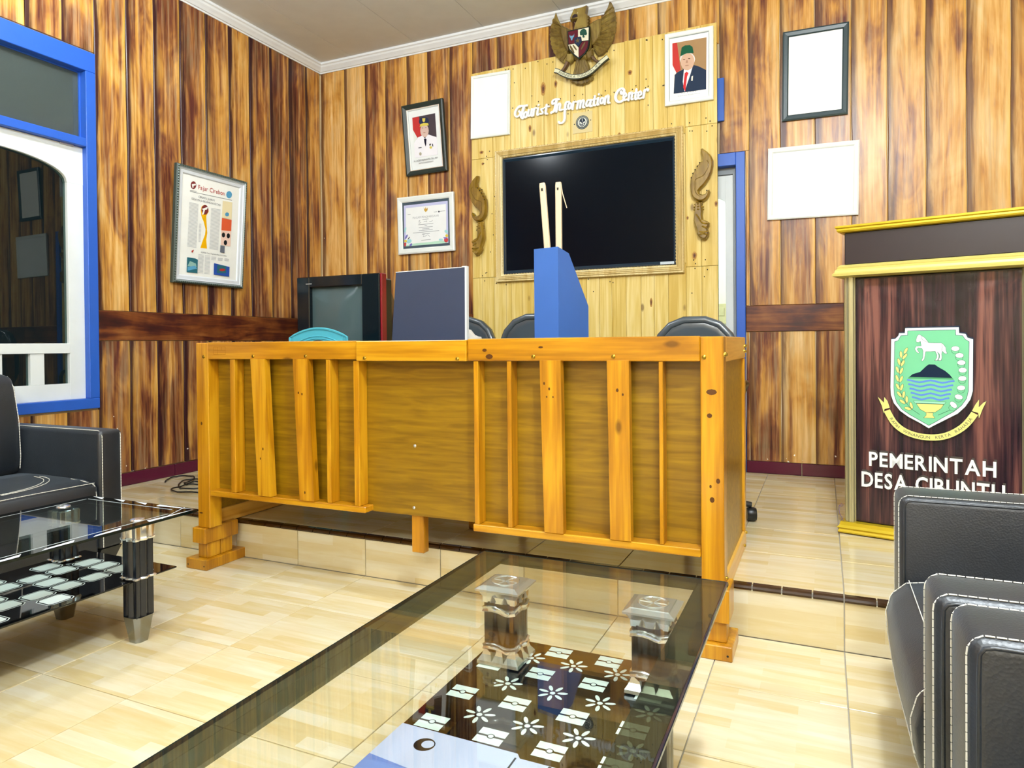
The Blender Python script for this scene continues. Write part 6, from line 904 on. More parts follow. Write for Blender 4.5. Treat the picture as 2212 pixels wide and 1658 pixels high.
D = {'outer':[(0.2615,0.932),(0.4598,0.9326),(0.461,0.9074),(0.4835,0.9039),(0.49,0.8881),(0.5096,0.881),(0.5079,0.6663),(0.5,0.6316),(0.4815,0.5994),(0.455,0.5696),(0.4173,0.5451),(0.3734,0.5167),(0.3498,0.5005),(0.3175,0.521),(0.2719,0.546),(0.2401,0.5706),(0.2167,0.6025),(0.205,0.6386),(0.2036,0.6719),(0.2072,0.8843),(0.2235,0.8864),(0.2352,0.8995),(0.2382,0.911),(0.26,0.9107)],'inner':[(0.2716,0.9203),(0.4477,0.9209),(0.4482,0.8987),(0.4729,0.8962),(0.4808,0.8819),(0.4953,0.8708),(0.4922,0.6657),(0.4856,0.6341),(0.4683,0.605),(0.4416,0.5783),(0.4092,0.5558),(0.3735,0.5295),(0.3498,0.5135),(0.3204,0.531),(0.2777,0.5562),(0.2488,0.5777),(0.2285,0.6064),(0.2192,0.6392),(0.2175,0.6724),(0.2211,0.8732),(0.2352,0.878),(0.2454,0.8994),(0.2715,0.9006)],'horse':[(0.3138,0.9049),(0.3242,0.8983),(0.3368,0.8884),(0.3466,0.8737),(0.3521,0.8672),(0.3743,0.8664),(0.3963,0.8663),(0.4031,0.8621),(0.4126,0.8477),(0.4139,0.8317),(0.4185,0.8222),(0.4098,0.8206),(0.4003,0.8317),(0.3975,0.819),(0.3989,0.8062),(0.3961,0.7918),(0.3851,0.7917),(0.3907,0.8061),(0.3901,0.8189),(0.3825,0.8285),(0.3879,0.8125),(0.3865,0.7997),(0.381,0.7917),(0.3727,0.7916),(0.3797,0.8029),(0.3802,0.8157),(0.3742,0.8317),(0.3576,0.8301),(0.3395,0.8301),(0.3358,0.8058),(0.3338,0.7961),(0.3281,0.7896),(0.3225,0.7911),(0.3282,0.8025),(0.3297,0.8317),(0.3255,0.8431),(0.3113,0.8464),(0.3071,0.8399),(0.3127,0.8285),(0.317,0.8269),(0.3113,0.822),(0.3028,0.8301),(0.2985,0.8415),(0.3028,0.8529),(0.3227,0.8545),(0.3199,0.874),(0.3114,0.8692),(0.3038,0.8725),(0.3038,0.8839),(0.3072,0.8952)],'mane':[(0.3242,0.8983),(0.3256,0.8836),(0.3354,0.8754),(0.3507,0.8672)],'tailline':[(0.399,0.8621),(0.3998,0.8477),(0.3976,0.8317)],'mount':[(0.2715,0.7142),(0.2897,0.732),(0.3181,0.7423),(0.3407,0.767),(0.3505,0.7752),(0.3727,0.7749),(0.3851,0.7644),(0.4096,0.7489),(0.4258,0.7333),(0.4406,0.713)],'mgreen':[(0.2767,0.7196),(0.4366,0.7192),(0.4406,0.7123),(0.2715,0.7129)],'waves':[[(0.2709,0.7066),(0.2856,0.7043),(0.3002,0.6998),(0.3147,0.6975),(0.3291,0.6998),(0.3434,0.7043),(0.3577,0.7066),(0.3718,0.7043),(0.3859,0.6998),(0.3999,0.6976),(0.4138,0.6999),(0.4276,0.7043),(0.4414,0.7065)],[(0.2755,0.6881),(0.2894,0.6858),(0.3031,0.6813),(0.3168,0.679),(0.3305,0.6813),(0.344,0.6859),(0.3575,0.6882),(0.3709,0.686),(0.3842,0.6815),(0.3975,0.6793),(0.4106,0.6816),(0.4237,0.6861),(0.4368,0.6883)],[(0.28,0.6695),(0.2931,0.6673),(0.3061,0.6628),(0.319,0.6605),(0.3318,0.6629),(0.3446,0.6675),(0.3573,0.6698),(0.37,0.6676),(0.3825,0.6632),(0.395,0.661),(0.4075,0.6633),(0.4198,0.6678),(0.4322,0.6701)],[(0.2846,0.651),(0.2968,0.6488),(0.309,0.6443),(0.3211,0.6421),(0.3332,0.6444),(0.3452,0.6491),(0.3571,0.6514),(0.369,0.6492),(0.3808,0.6448),(0.3926,0.6426),(0.4043,0.645),(0.4159,0.6495),(0.4275,0.6518)],[(0.2891,0.6325),(0.3005,0.6303),(0.3119,0.6258),(0.3232,0.6236),(0.3345,0.626),(0.3458,0.6307),(0.3569,0.633),(0.3681,0.6308),(0.3791,0.6264),(0.3901,0.6243),(0.4011,0.6266),(0.412,0.6312),(0.4229,0.6335)]],'rim':[(0.2936,0.6167),(0.4134,0.6166),(0.4079,0.6078),(0.2979,0.607)],'bowl':[(0.3036,0.605),(0.4052,0.6067),(0.3956,0.5886),(0.3736,0.5714),(0.3402,0.5679),(0.3177,0.5813)],'base':[(0.3402,0.5679),(0.3666,0.5678),(0.3652,0.558),(0.3735,0.5456),(0.3303,0.5446),(0.3401,0.5566)],'wheat':[[(0.2711,0.847),(0.2725,0.8426),(0.2708,0.8346),(0.2665,0.8262),(0.2612,0.8205),(0.2571,0.8197),(0.2556,0.8241),(0.2574,0.8321),(0.2617,0.8406),(0.2669,0.8463)],[(0.2469,0.8011),(0.2435,0.8038),(0.2409,0.8115),(0.2402,0.8212),(0.2416,0.8293),(0.2446,0.8327),(0.2481,0.83),(0.2506,0.8223),(0.2514,0.8126),(0.25,0.8045)],[(0.2695,0.8208),(0.2703,0.8162),(0.2673,0.8087),(0.2618,0.8012),(0.2558,0.7965),(0.2516,0.7965),(0.2508,0.8012),(0.2538,0.8088),(0.2593,0.8163),(0.2653,0.8209)],[(0.2414,0.7702),(0.2375,0.7721),(0.2338,0.7791),(0.2316,0.7886),(0.2317,0.7969),(0.2342,0.8008),(0.2381,0.7988),(0.2418,0.7918),(0.244,0.7823),(0.2438,0.7741)],[(0.2593,0.7928),(0.2608,0.7883),(0.259,0.7803),(0.2547,0.7718),(0.2495,0.766),(0.2453,0.7652),(0.2438,0.7697),(0.2456,0.7777),(0.25,0.7862),(0.2552,0.792)],[(0.2366,0.7358),(0.2326,0.7373),(0.2283,0.7439),(0.2254,0.7531),(0.2249,0.7614),(0.2271,0.7655),(0.2311,0.764),(0.2353,0.7574),(0.2383,0.7482),(0.2388,0.74)],[(0.253,0.7604),(0.2548,0.7561),(0.2536,0.748),(0.2499,0.7391),(0.2451,0.7327),(0.2411,0.7315),(0.2392,0.7357),(0.2404,0.7439),(0.2441,0.7529),(0.2489,0.7592)],[(0.2356,0.6977),(0.2316,0.6992),(0.2273,0.7058),(0.2244,0.715),(0.2239,0.7232),(0.2261,0.7274),(0.2301,0.7259),(0.2343,0.7193),(0.2373,0.7101),(0.2378,0.7019)],[(0.2523,0.7241),(0.2541,0.7199),(0.2529,0.7117),(0.2492,0.7027),(0.2444,0.6964),(0.2404,0.6951),(0.2385,0.6994),(0.2397,0.7075),(0.2434,0.7165),(0.2482,0.7228)],[(0.24,0.6627),(0.2359,0.6633),(0.2306,0.6689),(0.2263,0.6772),(0.2246,0.6852),(0.2261,0.6897),(0.2303,0.6891),(0.2355,0.6835),(0.2398,0.6751),(0.2415,0.6672)],[(0.2531,0.6884),(0.2552,0.6844),(0.2547,0.6761),(0.2517,0.6669),(0.2474,0.66),(0.2434,0.6583),(0.2413,0.6623),(0.2418,0.6706),(0.2448,0.6799),(0.2491,0.6867)],[(0.2478,0.6315),(0.2436,0.6313),(0.2375,0.6356),(0.232,0.6429),(0.229,0.6504),(0.2298,0.6551),(0.2341,0.6553),(0.2401,0.6509),(0.2456,0.6436),(0.2486,0.6362)],[(0.2582,0.658),(0.2609,0.6545),(0.2616,0.6463),(0.2601,0.6366),(0.2569,0.6291),(0.2532,0.6266),(0.2505,0.6301),(0.2498,0.6383),(0.2513,0.648),(0.2545,0.6555)],[(0.2618,0.6022),(0.2577,0.6007),(0.2509,0.6031),(0.2438,0.6084),(0.2393,0.6146),(0.2389,0.6193),(0.243,0.6208),(0.2499,0.6184),(0.2569,0.6131),(0.2615,0.6069)],[(0.2677,0.6056),(0.2644,0.6084),(0.2621,0.6161),(0.2619,0.6258),(0.2636,0.6339),(0.2668,0.6371),(0.2701,0.6344),(0.2723,0.6267),(0.2726,0.617),(0.2708,0.6089)],[(0.2845,0.5787),(0.2811,0.5758),(0.2739,0.5753),(0.2656,0.5774),(0.2595,0.5813),(0.2578,0.5855),(0.2612,0.5885),(0.2684,0.589),(0.2766,0.5869),(0.2828,0.583)],[(0.2891,0.5814),(0.2852,0.5827),(0.281,0.5892),(0.2781,0.5982),(0.2776,0.6063),(0.2797,0.6105),(0.2837,0.6091),(0.2878,0.6027),(0.2907,0.5937),(0.2912,0.5856)]],'wstem':[(0.2612,0.8252),(0.2436,0.7723),(0.2382,0.7193),(0.2418,0.6666),(0.2548,0.6241),(0.2807,0.5859),(0.3162,0.5584)],'cot':[[(0.462,0.8421),(0.46,0.8368),(0.4545,0.8329),(0.447,0.8314),(0.4395,0.8329),(0.434,0.8368),(0.432,0.8422),(0.434,0.8476),(0.4396,0.8515),(0.4471,0.8529),(0.4545,0.8515),(0.46,0.8475)],[(0.4765,0.8138),(0.4745,0.8085),(0.469,0.8045),(0.4616,0.8031),(0.4542,0.8045),(0.4487,0.8084),(0.4467,0.8137),(0.4487,0.8191),(0.4542,0.823),(0.4617,0.8245),(0.4691,0.8231),(0.4745,0.8192)],[(0.483,0.7841),(0.481,0.7787),(0.4756,0.7747),(0.4682,0.7732),(0.4607,0.7745),(0.4553,0.7784),(0.4533,0.7837),(0.4553,0.7891),(0.4608,0.7931),(0.4682,0.7946),(0.4756,0.7932),(0.481,0.7894)],[(0.4874,0.7528),(0.4854,0.7474),(0.48,0.7434),(0.4726,0.7418),(0.4652,0.7431),(0.4598,0.7469),(0.4578,0.7522),(0.4598,0.7576),(0.4652,0.7616),(0.4727,0.7632),(0.48,0.7619),(0.4854,0.7581)],[(0.4863,0.7182),(0.4843,0.7128),(0.4789,0.7088),(0.4715,0.7072),(0.4641,0.7084),(0.4586,0.7122),(0.4566,0.7175),(0.4586,0.7229),(0.4641,0.727),(0.4715,0.7286),(0.4789,0.7273),(0.4843,0.7235)],[(0.482,0.6789),(0.48,0.6735),(0.4746,0.6694),(0.4672,0.6677),(0.4597,0.6688),(0.4543,0.6726),(0.4523,0.6779),(0.4543,0.6833),(0.4598,0.6874),(0.4672,0.6891),(0.4746,0.6879),(0.48,0.6841)],[(0.4729,0.6362),(0.4698,0.6315),(0.4637,0.6292),(0.4562,0.6297),(0.4493,0.6331),(0.4449,0.6384),(0.4442,0.6442),(0.4473,0.6489),(0.4534,0.6513),(0.461,0.6507),(0.4678,0.6473),(0.4722,0.642)],[(0.4513,0.5953),(0.4468,0.5925),(0.4404,0.5933),(0.4339,0.5976),(0.4289,0.6042),(0.4269,0.6113),(0.4283,0.617),(0.4328,0.6198),(0.4392,0.619),(0.4457,0.6147),(0.4506,0.6081),(0.4527,0.601)]],'pod':[[(0.4596,0.8333),(0.4578,0.8267),(0.4529,0.8218),(0.4462,0.82),(0.4395,0.8218),(0.4346,0.8267),(0.4328,0.8333),(0.4346,0.84),(0.4395,0.8448),(0.4462,0.8466),(0.4529,0.8448),(0.4578,0.8399)],[(0.4741,0.805),(0.4723,0.7984),(0.4674,0.7935),(0.4608,0.7917),(0.4541,0.7934),(0.4493,0.7982),(0.4475,0.8049),(0.4493,0.8115),(0.4542,0.8164),(0.4608,0.8182),(0.4675,0.8164),(0.4723,0.8116)],[(0.4806,0.7752),(0.4788,0.7686),(0.474,0.7637),(0.4674,0.7619),(0.4607,0.7635),(0.4559,0.7683),(0.4541,0.7749),(0.4559,0.7816),(0.4608,0.7865),(0.4674,0.7883),(0.474,0.7866),(0.4789,0.7818)],[(0.485,0.7439),(0.4832,0.7373),(0.4784,0.7324),(0.4718,0.7305),(0.4652,0.7321),(0.4603,0.7368),(0.4586,0.7434),(0.4603,0.7501),(0.4652,0.755),(0.4719,0.7569),(0.4785,0.7552),(0.4833,0.7505)],[(0.4839,0.7094),(0.4821,0.7027),(0.4773,0.6978),(0.4707,0.6958),(0.464,0.6974),(0.4592,0.7021),(0.4574,0.7087),(0.4592,0.7153),(0.4641,0.7203),(0.4707,0.7223),(0.4773,0.7206),(0.4821,0.7159)],[(0.4796,0.67),(0.4778,0.6633),(0.473,0.6583),(0.4663,0.6563),(0.4597,0.6578),(0.4548,0.6625),(0.4531,0.6691),(0.4549,0.6758),(0.4597,0.6808),(0.4664,0.6828),(0.473,0.6812),(0.4778,0.6765)],[(0.4711,0.6319),(0.4693,0.6252),(0.4644,0.6201),(0.4577,0.6181),(0.4511,0.6195),(0.4462,0.6242),(0.4444,0.6307),(0.4462,0.6375),(0.4511,0.6425),(0.4578,0.6446),(0.4644,0.6431),(0.4693,0.6384)],[(0.4497,0.5946),(0.4479,0.5878),(0.443,0.5827),(0.4363,0.5806),(0.4295,0.582),(0.4246,0.5866),(0.4228,0.5932),(0.4246,0.6),(0.4296,0.6051),(0.4363,0.6072),(0.443,0.6058),(0.4479,0.6011)]],'cstem':[(0.4282,0.5839),(0.4119,0.5751),(0.3845,0.5598)],'rib':[(0.1899,0.5695),(0.2164,0.5194),(0.2515,0.487),(0.2946,0.4688),(0.3399,0.4625),(0.3871,0.4662),(0.4279,0.4815),(0.4681,0.5104),(0.4946,0.542),(0.5142,0.5745)],'tl':[(0.1525,0.6298),(0.1661,0.6169),(0.178,0.6041),(0.1796,0.6293),(0.193,0.6114),(0.2018,0.5818),(0.1809,0.5741),(0.1779,0.5538),(0.169,0.5902)],'tr':[(0.5038,0.5833),(0.5156,0.6105),(0.5299,0.6345),(0.5285,0.6018),(0.544,0.6211),(0.5555,0.6279),(0.5414,0.5931),(0.5284,0.552),(0.5259,0.5767)]}
cols = ['2b3348', 'e9edf2', '17384a', '78c898', 'f2f6f6', '15263c', '4f9a6a', '5f86d8', 'e8dc84', '9ee6c0', '2d4a44']; ci = {c_: i for i, c_ in enumerate(cols)}; k = MB(); z = B0
k.flat([(p[0]+.002, p[1]+.005) for p in D['outer']], FB, z, 0); k.flat(D['outer'], FB, z+.0004, 1); k.line(D['outer'], FB, z+.0006, .0012, 10, True); k.flat(D['inner'], FB, z+.0008, 3); k.line(D['inner'], FB, z+.0010, .0016, 2, True)
ol = lambda pl, m=10, wd=.0011, cl=True: k.line(pl, FB, z+.0016, wd, m, cl)
k.flat(D['horse'], FB, z+.0012, 4); ol(D['horse']); ol(smooth_path(D['mane'], 3), cl=False); ol(D['tailline'], cl=False)
k.flat(D['mount'], FB, z+.0012, 5); k.flat(D['mgreen'], FB, z+.0014, 6)
for wv in D['waves']: k.line(wv, FB, z+.0012, .0074, 7)
k.flat(D['rim'], FB, z+.0014, 9); ol(D['rim']); k.flat(D['bowl'], FB, z+.0012, 8); ol(D['bowl']); k.flat(D['base'], FB, z+.0012, 8); ol(D['base'])
ol(smooth_path(D['wstem'], 3), wd=.0013, cl=False)
for e in D['wheat']: k.flat(e, FB, z+.0018, 8); k.line(e, FB, z+.0020, .0010, 10, True)
for e in D['pod']: k.line(e, FB, z+.0014, .0010, 10, True)
for e in D['cot']: k.flat(e, FB, z+.0018, 4); k.line(e, FB, z+.0020, .0009, 10, True)
ol(smooth_path(D['cstem'], 3), wd=.0013, cl=False)
for key in ('tl', 'tr'): k.flat(D[key], FB, z+.0020, 8); k.line(D[key], FB, z+.0022, .0010, 10, True)
rb = smooth_path(D['rib'], 3)
for i in range(len(rb)-1):
    n0 = (rb[min(i+1, len(rb)-1)]-rb[max(i-1, 0)]).normalized(); n1 = (rb[min(i+2, len(rb)-1)]-rb[i]).normalized(); q0, q1 = Vector((-n0.y, n0.x)), Vector((-n1.y, n1.x))
    for wd, zz, m in ((.0140, .0024, 10), (.0130, .0026, 8)): k.flat([rb[i]-q0*wd, rb[i+1]-q1*wd, rb[i+1]+q1*wd, rb[i]+q0*wd], FB, z+zz, m)
path_text(k, 'RAPIH   WINANGUN   KERTA   RAHARJA', FB, rb[2:-2], .0125, z+.0029, 10)
k.build('district_emblem', [P(c_) for c_ in cols], bn, local=True)
k = MB(); k.tube([(.004+.01*math.sin(i*1.3), -.006-.004*math.cos(i*2.1), .055+.010*i-.02*math.sin(i)) for i in range(9)], .0012, 5); tag(k.build('purple_string', mat('purple_thread', '5a4a80', .6), None), 'purple string knotted round the foot of the lectern', 'string')
so = bpy.data.objects['purple_string']; so.location = (.0671, 3.4945, ST+.01)
# ------------------------------------------------------------ black leather seats with white stitching
def stitches(paths, parent, r=.0012, dash=.012, gap=.0018, nm='stitching'):
    k = MB()
    for pts in paths:
        pts = [Vector(p) for p in pts]; L = [0]
        for a, b_ in zip(pts[:-1], pts[1:]): L.append(L[-1]+(b_-a).length)
        def at(d):
            d = min(max(d, 0), L[-1])
            for i in range(len(L)-1):
                if d <= L[i+1]+1e-9: return pts[i].lerp(pts[i+1], (d-L[i])/max(L[i+1]-L[i], 1e-9))
            return pts[-1]
        d = 0
        while d < L[-1]: k.tube([at(d), at(d+dash)], r, 5); d += dash+gap
    return stuff(k.build(nm, M_THREAD, parent))
def cushion(nm, prof, y0, y1, parent, r=.03, ax='y', m=None, puff=.008):
    """closed profile in XZ swept along Y with rounded ends"""
    k = MB(); n = 10; cx = sum(p[0] for p in prof)/len(prof); cz = sum(p[1] for p in prof)/len(prof); rings = []
    for i in range(n+1):
        t = i/n; y = y0+(y1-y0)*t; e = min(t, 1-t)*(y1-y0); s_ = 1-(r/max(max(abs(p[0]-cx) for p in prof), .01))*(1-min(1, e/r))**2*.6
        rings.append(y)
    ys_ = [y0, y0+r*.15, y0+r*.5, y0+r]+[y0+r+(y1-y0-2*r)*q/6 for q in range(1, 6)]+[y1-r, y1-r*.5, y1-r*.15, y1]
    rg = []
    for y in ys_:
        e = min(y-y0, y1-y); c_ = 0 if e >= r else r*(1-math.sqrt(max(0, 1-(1-e/r)**2)))
        bulge = puff*math.sin(PI*(y-y0)/(y1-y0))
        rr_ = []
        for p in prof:
            d = Vector((p[0]-cx, p[1]-cz)); l_ = d.length; d = d/l_*(l_-c_+bulge); rr_.append((cx+d.x, y, cz+d.y))
        rg.append(rr_)
    k.loft(rg); return k.build(nm, m or M_LEATHER, parent, smooth='all')
def rprof(x0, x1, z0, z1, r=.03, n=4):
    o = []
    for cx, cz, a0 in ((x1-r, z0+r, -PI/2), (x1-r, z1-r, 0), (x0+r, z1-r, PI/2), (x0+r, z0+r, PI)):
        for i in range(n+1): a = a0+PI/2*i/n; o.append((cx+r*math.cos(a), cz+r*math.sin(a)))
    return o
def rbox(nm, b, parent, r=.022, m=None):
    k = MB(); k.box(*b, c=r, seg=3); return k.build(nm, m or M_LEATHER, parent, smooth=True)
def arm_stitch(x0, x1, y0, y1, z0, z1, s_, parent, e=.004, r=.0017):
    """seams of an arm whose front is at x0, s_=-1 when the front looks along -X"""
    ps = []
    for y, dy in ((y0, -1), (y1, 1)):
        ps.append([(x0+.016 if s_ < 0 else x0-.016, y+dy*.0005, z0), (x0+.016 if s_ < 0 else x0-.016, y+dy*.0005, z1-.018), (x1, y+dy*.0005, z1-.016)])
        yy = y-dy*.020
        ps.append([(x0-(.001 if s_ < 0 else -.001), yy, z0), (x0-(.001 if s_ < 0 else -.001), yy, z1-.022), (x0+(.022 if s_ < 0 else -.022), yy, z1+.0008), (x1, yy, z1+.0008)])
    stitches([ps[1], ps[3]] if r > .0 else ps, parent, r)
    return ps
def armchair(label, ya, yb):
    """armchair facing -X, arms at ya..ya+.145 and yb-.155..yb"""
    x0, xb = .185, 1.02; r = thing('armchair', label, 'armchair', (.6, (ya+yb)/2, 0), 0, None)
    for a, c_, z in ((ya, ya+.140, .650), (yb-.160, yb, .650)):
        o = rbox('arm', (x0-.02 if a > 1.2 and a < 1.5 else x0, xb, a, c_, .10, z), r, .020); xf = x0-.02 if a > 1.2 and a < 1.5 else x0
        ps = []
        for yy in (a+.016, c_-.016): ps.append([(xf-.001, yy, .11), (xf-.001, yy, z-.02), (xf+.008, yy, z-.006), (xf+.02, yy, z+.001), (xb, yy, z+.001)])
        stitches(ps, o, .0013)
        k = MB()
        for yy, dy in ((a, -1), (c_, 1)): k.tube([(xf+.012, yy-dy*.003, .12), (xf+.012, yy-dy*.003, z-.06), (xf+.013, yy-dy*.003, z-.022), (xf+.019, yy-dy*.003, z-.013), (xf+.030, yy-dy*.003, z-.010), (xf+.2, yy-dy*.003, z-.010), (xb-.05, yy-dy*.003, z-.010)], .0035, 6)
        k.build('piping', M_LEATHER, o, smooth='all')
    y0, y1 = ya+.142, yb-.162
    pf = [(.90, .20), (.90, .43), (.40, .442), (.26, .438), (.195, .425), (.165, .395), (.152, .35), (.156, .29), (.172, .235), (.20, .20)]
    o = cushion('seat_cushion', pf, y0, y1, r, .022)
    st = [[(.80, y0+.05, .4435), (.40, y0+.05, .4515), (.27, y0+.05, .447), (.195, y0+.045, .433), (.16, y0+.045, .40), (.147, y0+.045, .35), (.152, y0+.045, .29), (.17, y0+.045, .235)],
          [(.80, y1-.05, .4435), (.40, y1-.05, .4515), (.27, y1-.05, .447), (.195, y1-.045, .433), (.16, y1-.045, .40), (.147, y1-.045, .35), (.152, y1-.045, .29), (.17, y1-.045, .235)],
          [(.205, y0+.01, .430), (.203, y0+.1, .437), (.203, y1-.1, .437), (.205, y1-.01, .430)], [(.152, y0+.02, .30), (.146, (y0+y1)/2, .30), (.152, y1-.02, .30)]]
    stitches(st, o)
    rbox('seat_base', (.20, .95, y0, y1, .08, .205), r, .015); 
    rbox('backrest', (.84, 1.04, y0, y1, .20, .86), r, .035)
    for x_ in (.24, .93):
        for y_ in (ya+.07, yb-.08): k = MB(); k.tube([(x_, y_, .105), (x_, y_, 0)], [.028, .020], 10); k.build('foot', M_BLACK, r)
    return r
armchair('black leather armchair with white stitching, the farther one at the right, by the lectern', 1.310, 2.272)
armchair('black leather armchair with white stitching nearest the camera at the lower right', .335, 1.302)
# sofa against the left wall
sx, sy1 = -3.147, 2.302; r = thing('sofa', 'black leather sofa with white stitching against the left wall under the window', 'sofa', (-3.5, 1.25, 0))
XBK = -3.985
for a, c_ in ((sy1-.120, sy1), (.16, .28)):
    # arm side board ends in a raked foot
    k = MB(); k.box(XBK, sx, a, c_, .10, .669, c=.020, seg=3); o = k.build('arm', M_LEATHER, r, smooth=True)
    stitches([[(sx+.001, a+.014, .11), (sx+.001, a+.014, .645), (sx-.022, a+.014, .670), (XBK+.03, a+.014, .670)], [(sx+.001, c_-.012, .11), (sx+.001, c_-.012, .645), (sx-.022, c_-.012, .670)]], o, .0019)
    k = MB(); k.prism([(sx-.004, .101), (sx-.075, .0), (sx-.16, .0), (sx-.18, .101)], ((0, a+.008, 0), (1, 0, 0), (0, 0, 1), (0, -1, 0)), -.104, 0); k.build('foot', M_BLACK, r)
ys0, ys1 = .282, sy1-.122; w3 = (ys1-ys0)/3
for i in range(3):
    y0, y1 = ys0+i*w3+.002, ys0+(i+1)*w3-.002
    pf = [(XBK+.2, .24), (XBK+.2, .43), (sx-.45, .438), (sx-.10, .436), (sx-.03, .425), (sx-.004, .405), (sx, .36), (sx-.004, .30), (sx-.015, .24)]
    o = cushion('seat_cushion', pf, y0, y1, r, .020, puff=.004)
    arc = [(sx-.36+.30*math.sin(t), y1-.36+.0-.0+.0+.0*t, 0) for t in (0, 1)]
    P1 = [(sx-.05-.30*(1-math.cos(t)), y1-.40+.0+.34*math.sin(t)-.0, .4415) for t in [PI/2*q/8 for q in range(9)]]
    stitches([P1, [(p[0]-.016, p[1]-.016, .4415) for p in P1], [(sx-.018, y0+.01, .424), (sx-.016, (y0+y1)/2, .427), (sx-.018, y1-.01, .424)], [(sx-.006, y1-.012, .25), (sx+.000, y1-.012, .36), (sx-.012, y1-.014, .415), (sx-.06, y1-.03, .432), (sx-.16, y1-.03, .437)]], o, .0018)
    pb_ = [(XBK+.06, .42), (XBK+.245, .435), (XBK+.27, .50), (XBK+.262, .70), (XBK+.225, .88), (XBK+.195, .925), (XBK+.15, .935), (XBK+.08, .90), (XBK+.04, .70)]
    o = cushion('back_cushion', pb_, y0+.006, y1-.010, r, .035, puff=.010)
    stitches([[(XBK+.268, y1-.022, .46), (XBK+.272, y1-.020, .52), (XBK+.262, y1-.020, .70), (XBK+.225, y1-.022, .87), (XBK+.18, y1-.026, .925)]], o, .002)
rbox('seat_base', (XBK+.02, sx-.012, ys0, ys1, .085, .238), r, .012)
rbox('back_frame', (XBK, XBK+.05, ys0, ys1, .10, .78), r, .02)
# ------------------------------------------------------------ left glass table
TX, TY = -2.28, 1.722; x1_, y1_ = -2.205, 1.925; x0_, y0_ = -2.835, .84; zt = .432
r = thing('glass_table', 'low glass table with black fluted legs in front of the sofa', 'coffee table', ((x0_+x1_)/2, (y0_+y1_)/2, 0))
k = MB(); k.box(x0_, x1_, y0_, y1_, zt, zt+.008, c=.0015); tp = k.build('tabletop', M_TABG2, r)
k = MB(); 
for b in ((x0_, x1_, y1_-.0012, y1_+.0005, zt, zt+.008), (x0_, x1_, y0_, y0_+.001, zt, zt+.008), (x1_-.0012, x1_+.0005, y0_, y1_, zt, zt+.008), (x0_-.0005, x0_+.0012, y0_, y1_, zt, zt+.008)): k.box(*b)
k.build('polished_edge', M_EDGE, tp)
# printed black band with white darts along the rim, under the glass
FT = ((0, 0, zt), (1, 0, 0), (0, 1, 0), (0, 0, 1)); k = MB(); zz = .0090
def pl(pts, m): k.flat(pts, FT, zz-(.0003 if m == 0 else 0), m)
bw = .036
M_SM = glass('smoked_band', '4a4c48', 1.5, op=.55, opc='0c0f10')
for q in ([(x0_, y1_-bw), (x1_, y1_-bw), (x1_, y1_), (x0_, y1_)], [(x1_-bw, y0_), (x1_, y0_), (x1_, y1_-bw), (x1_-bw, y1_-bw)], [(x0_, y0_), (x0_+bw, y0_), (x0_+bw, y1_-bw), (x0_, y1_-bw)], [(x0_+bw, y0_), (x1_-bw, y0_), (x1_-bw, y0_+bw), (x0_+bw, y0_+bw)]): k.flat(q, FT, zz-.0003, 0)
k.flat([(x1_-.010, y1_-.012), (x1_-.030, y1_-.20), (x1_-.004, y1_-.21)], FT, zz, 1); k.flat([(x1_-.012, y1_-.010), (x1_-.20, y1_-.026), (x1_-.21, y1_-.004)], FT, zz, 1)
for t in range(6): yy = y1_-.30-t*.165; k.flat([(x1_-.028, yy), (x1_-.004, yy-.02), (x1_-.004, yy-.12), (x1_-.018, yy-.10)], FT, zz, 1)
for t in range(3): xx = x1_-.26-t*.13; k.flat([(xx, y1_-.028), (xx-.02, y1_-.004), (xx-.09, y1_-.004)], FT, zz, 1)
for a, b_ in (((x1_-.075, y1_), (x1_-.002, y1_-.16)), ((x1_-.045, y1_-.10), (x1_-.045, y0_+.05)), ((x0_+.045, y1_-.05), (x0_+.045, y0_+.05)), ((x0_+.05, y1_-.045), (x1_-.09, y1_-.045))): k.line([a, b_], FT, zz-.0001, .0035, 1)
k.build('printed_rim', [M_SM, P('dfe9ee')], tp)
fl = lambda cx, cy, rad, n=32: [(cx+(rad+.0045*math.cos(8*a))*math.copysign(min(1, abs(math.cos(a))*1.22), math.cos(a)), cy+(rad+.0045*math.cos(8*a))*math.copysign(min(1, abs(math.sin(a))*1.22), math.sin(a))) for a in [2*PI*i/n for i in range(n)]]
M_LEGBLK = mat('leg_black', '0d1420', .22, spec=.7); M_DCHR = mat('worn_chrome', '8d8c86', .22, 1.)
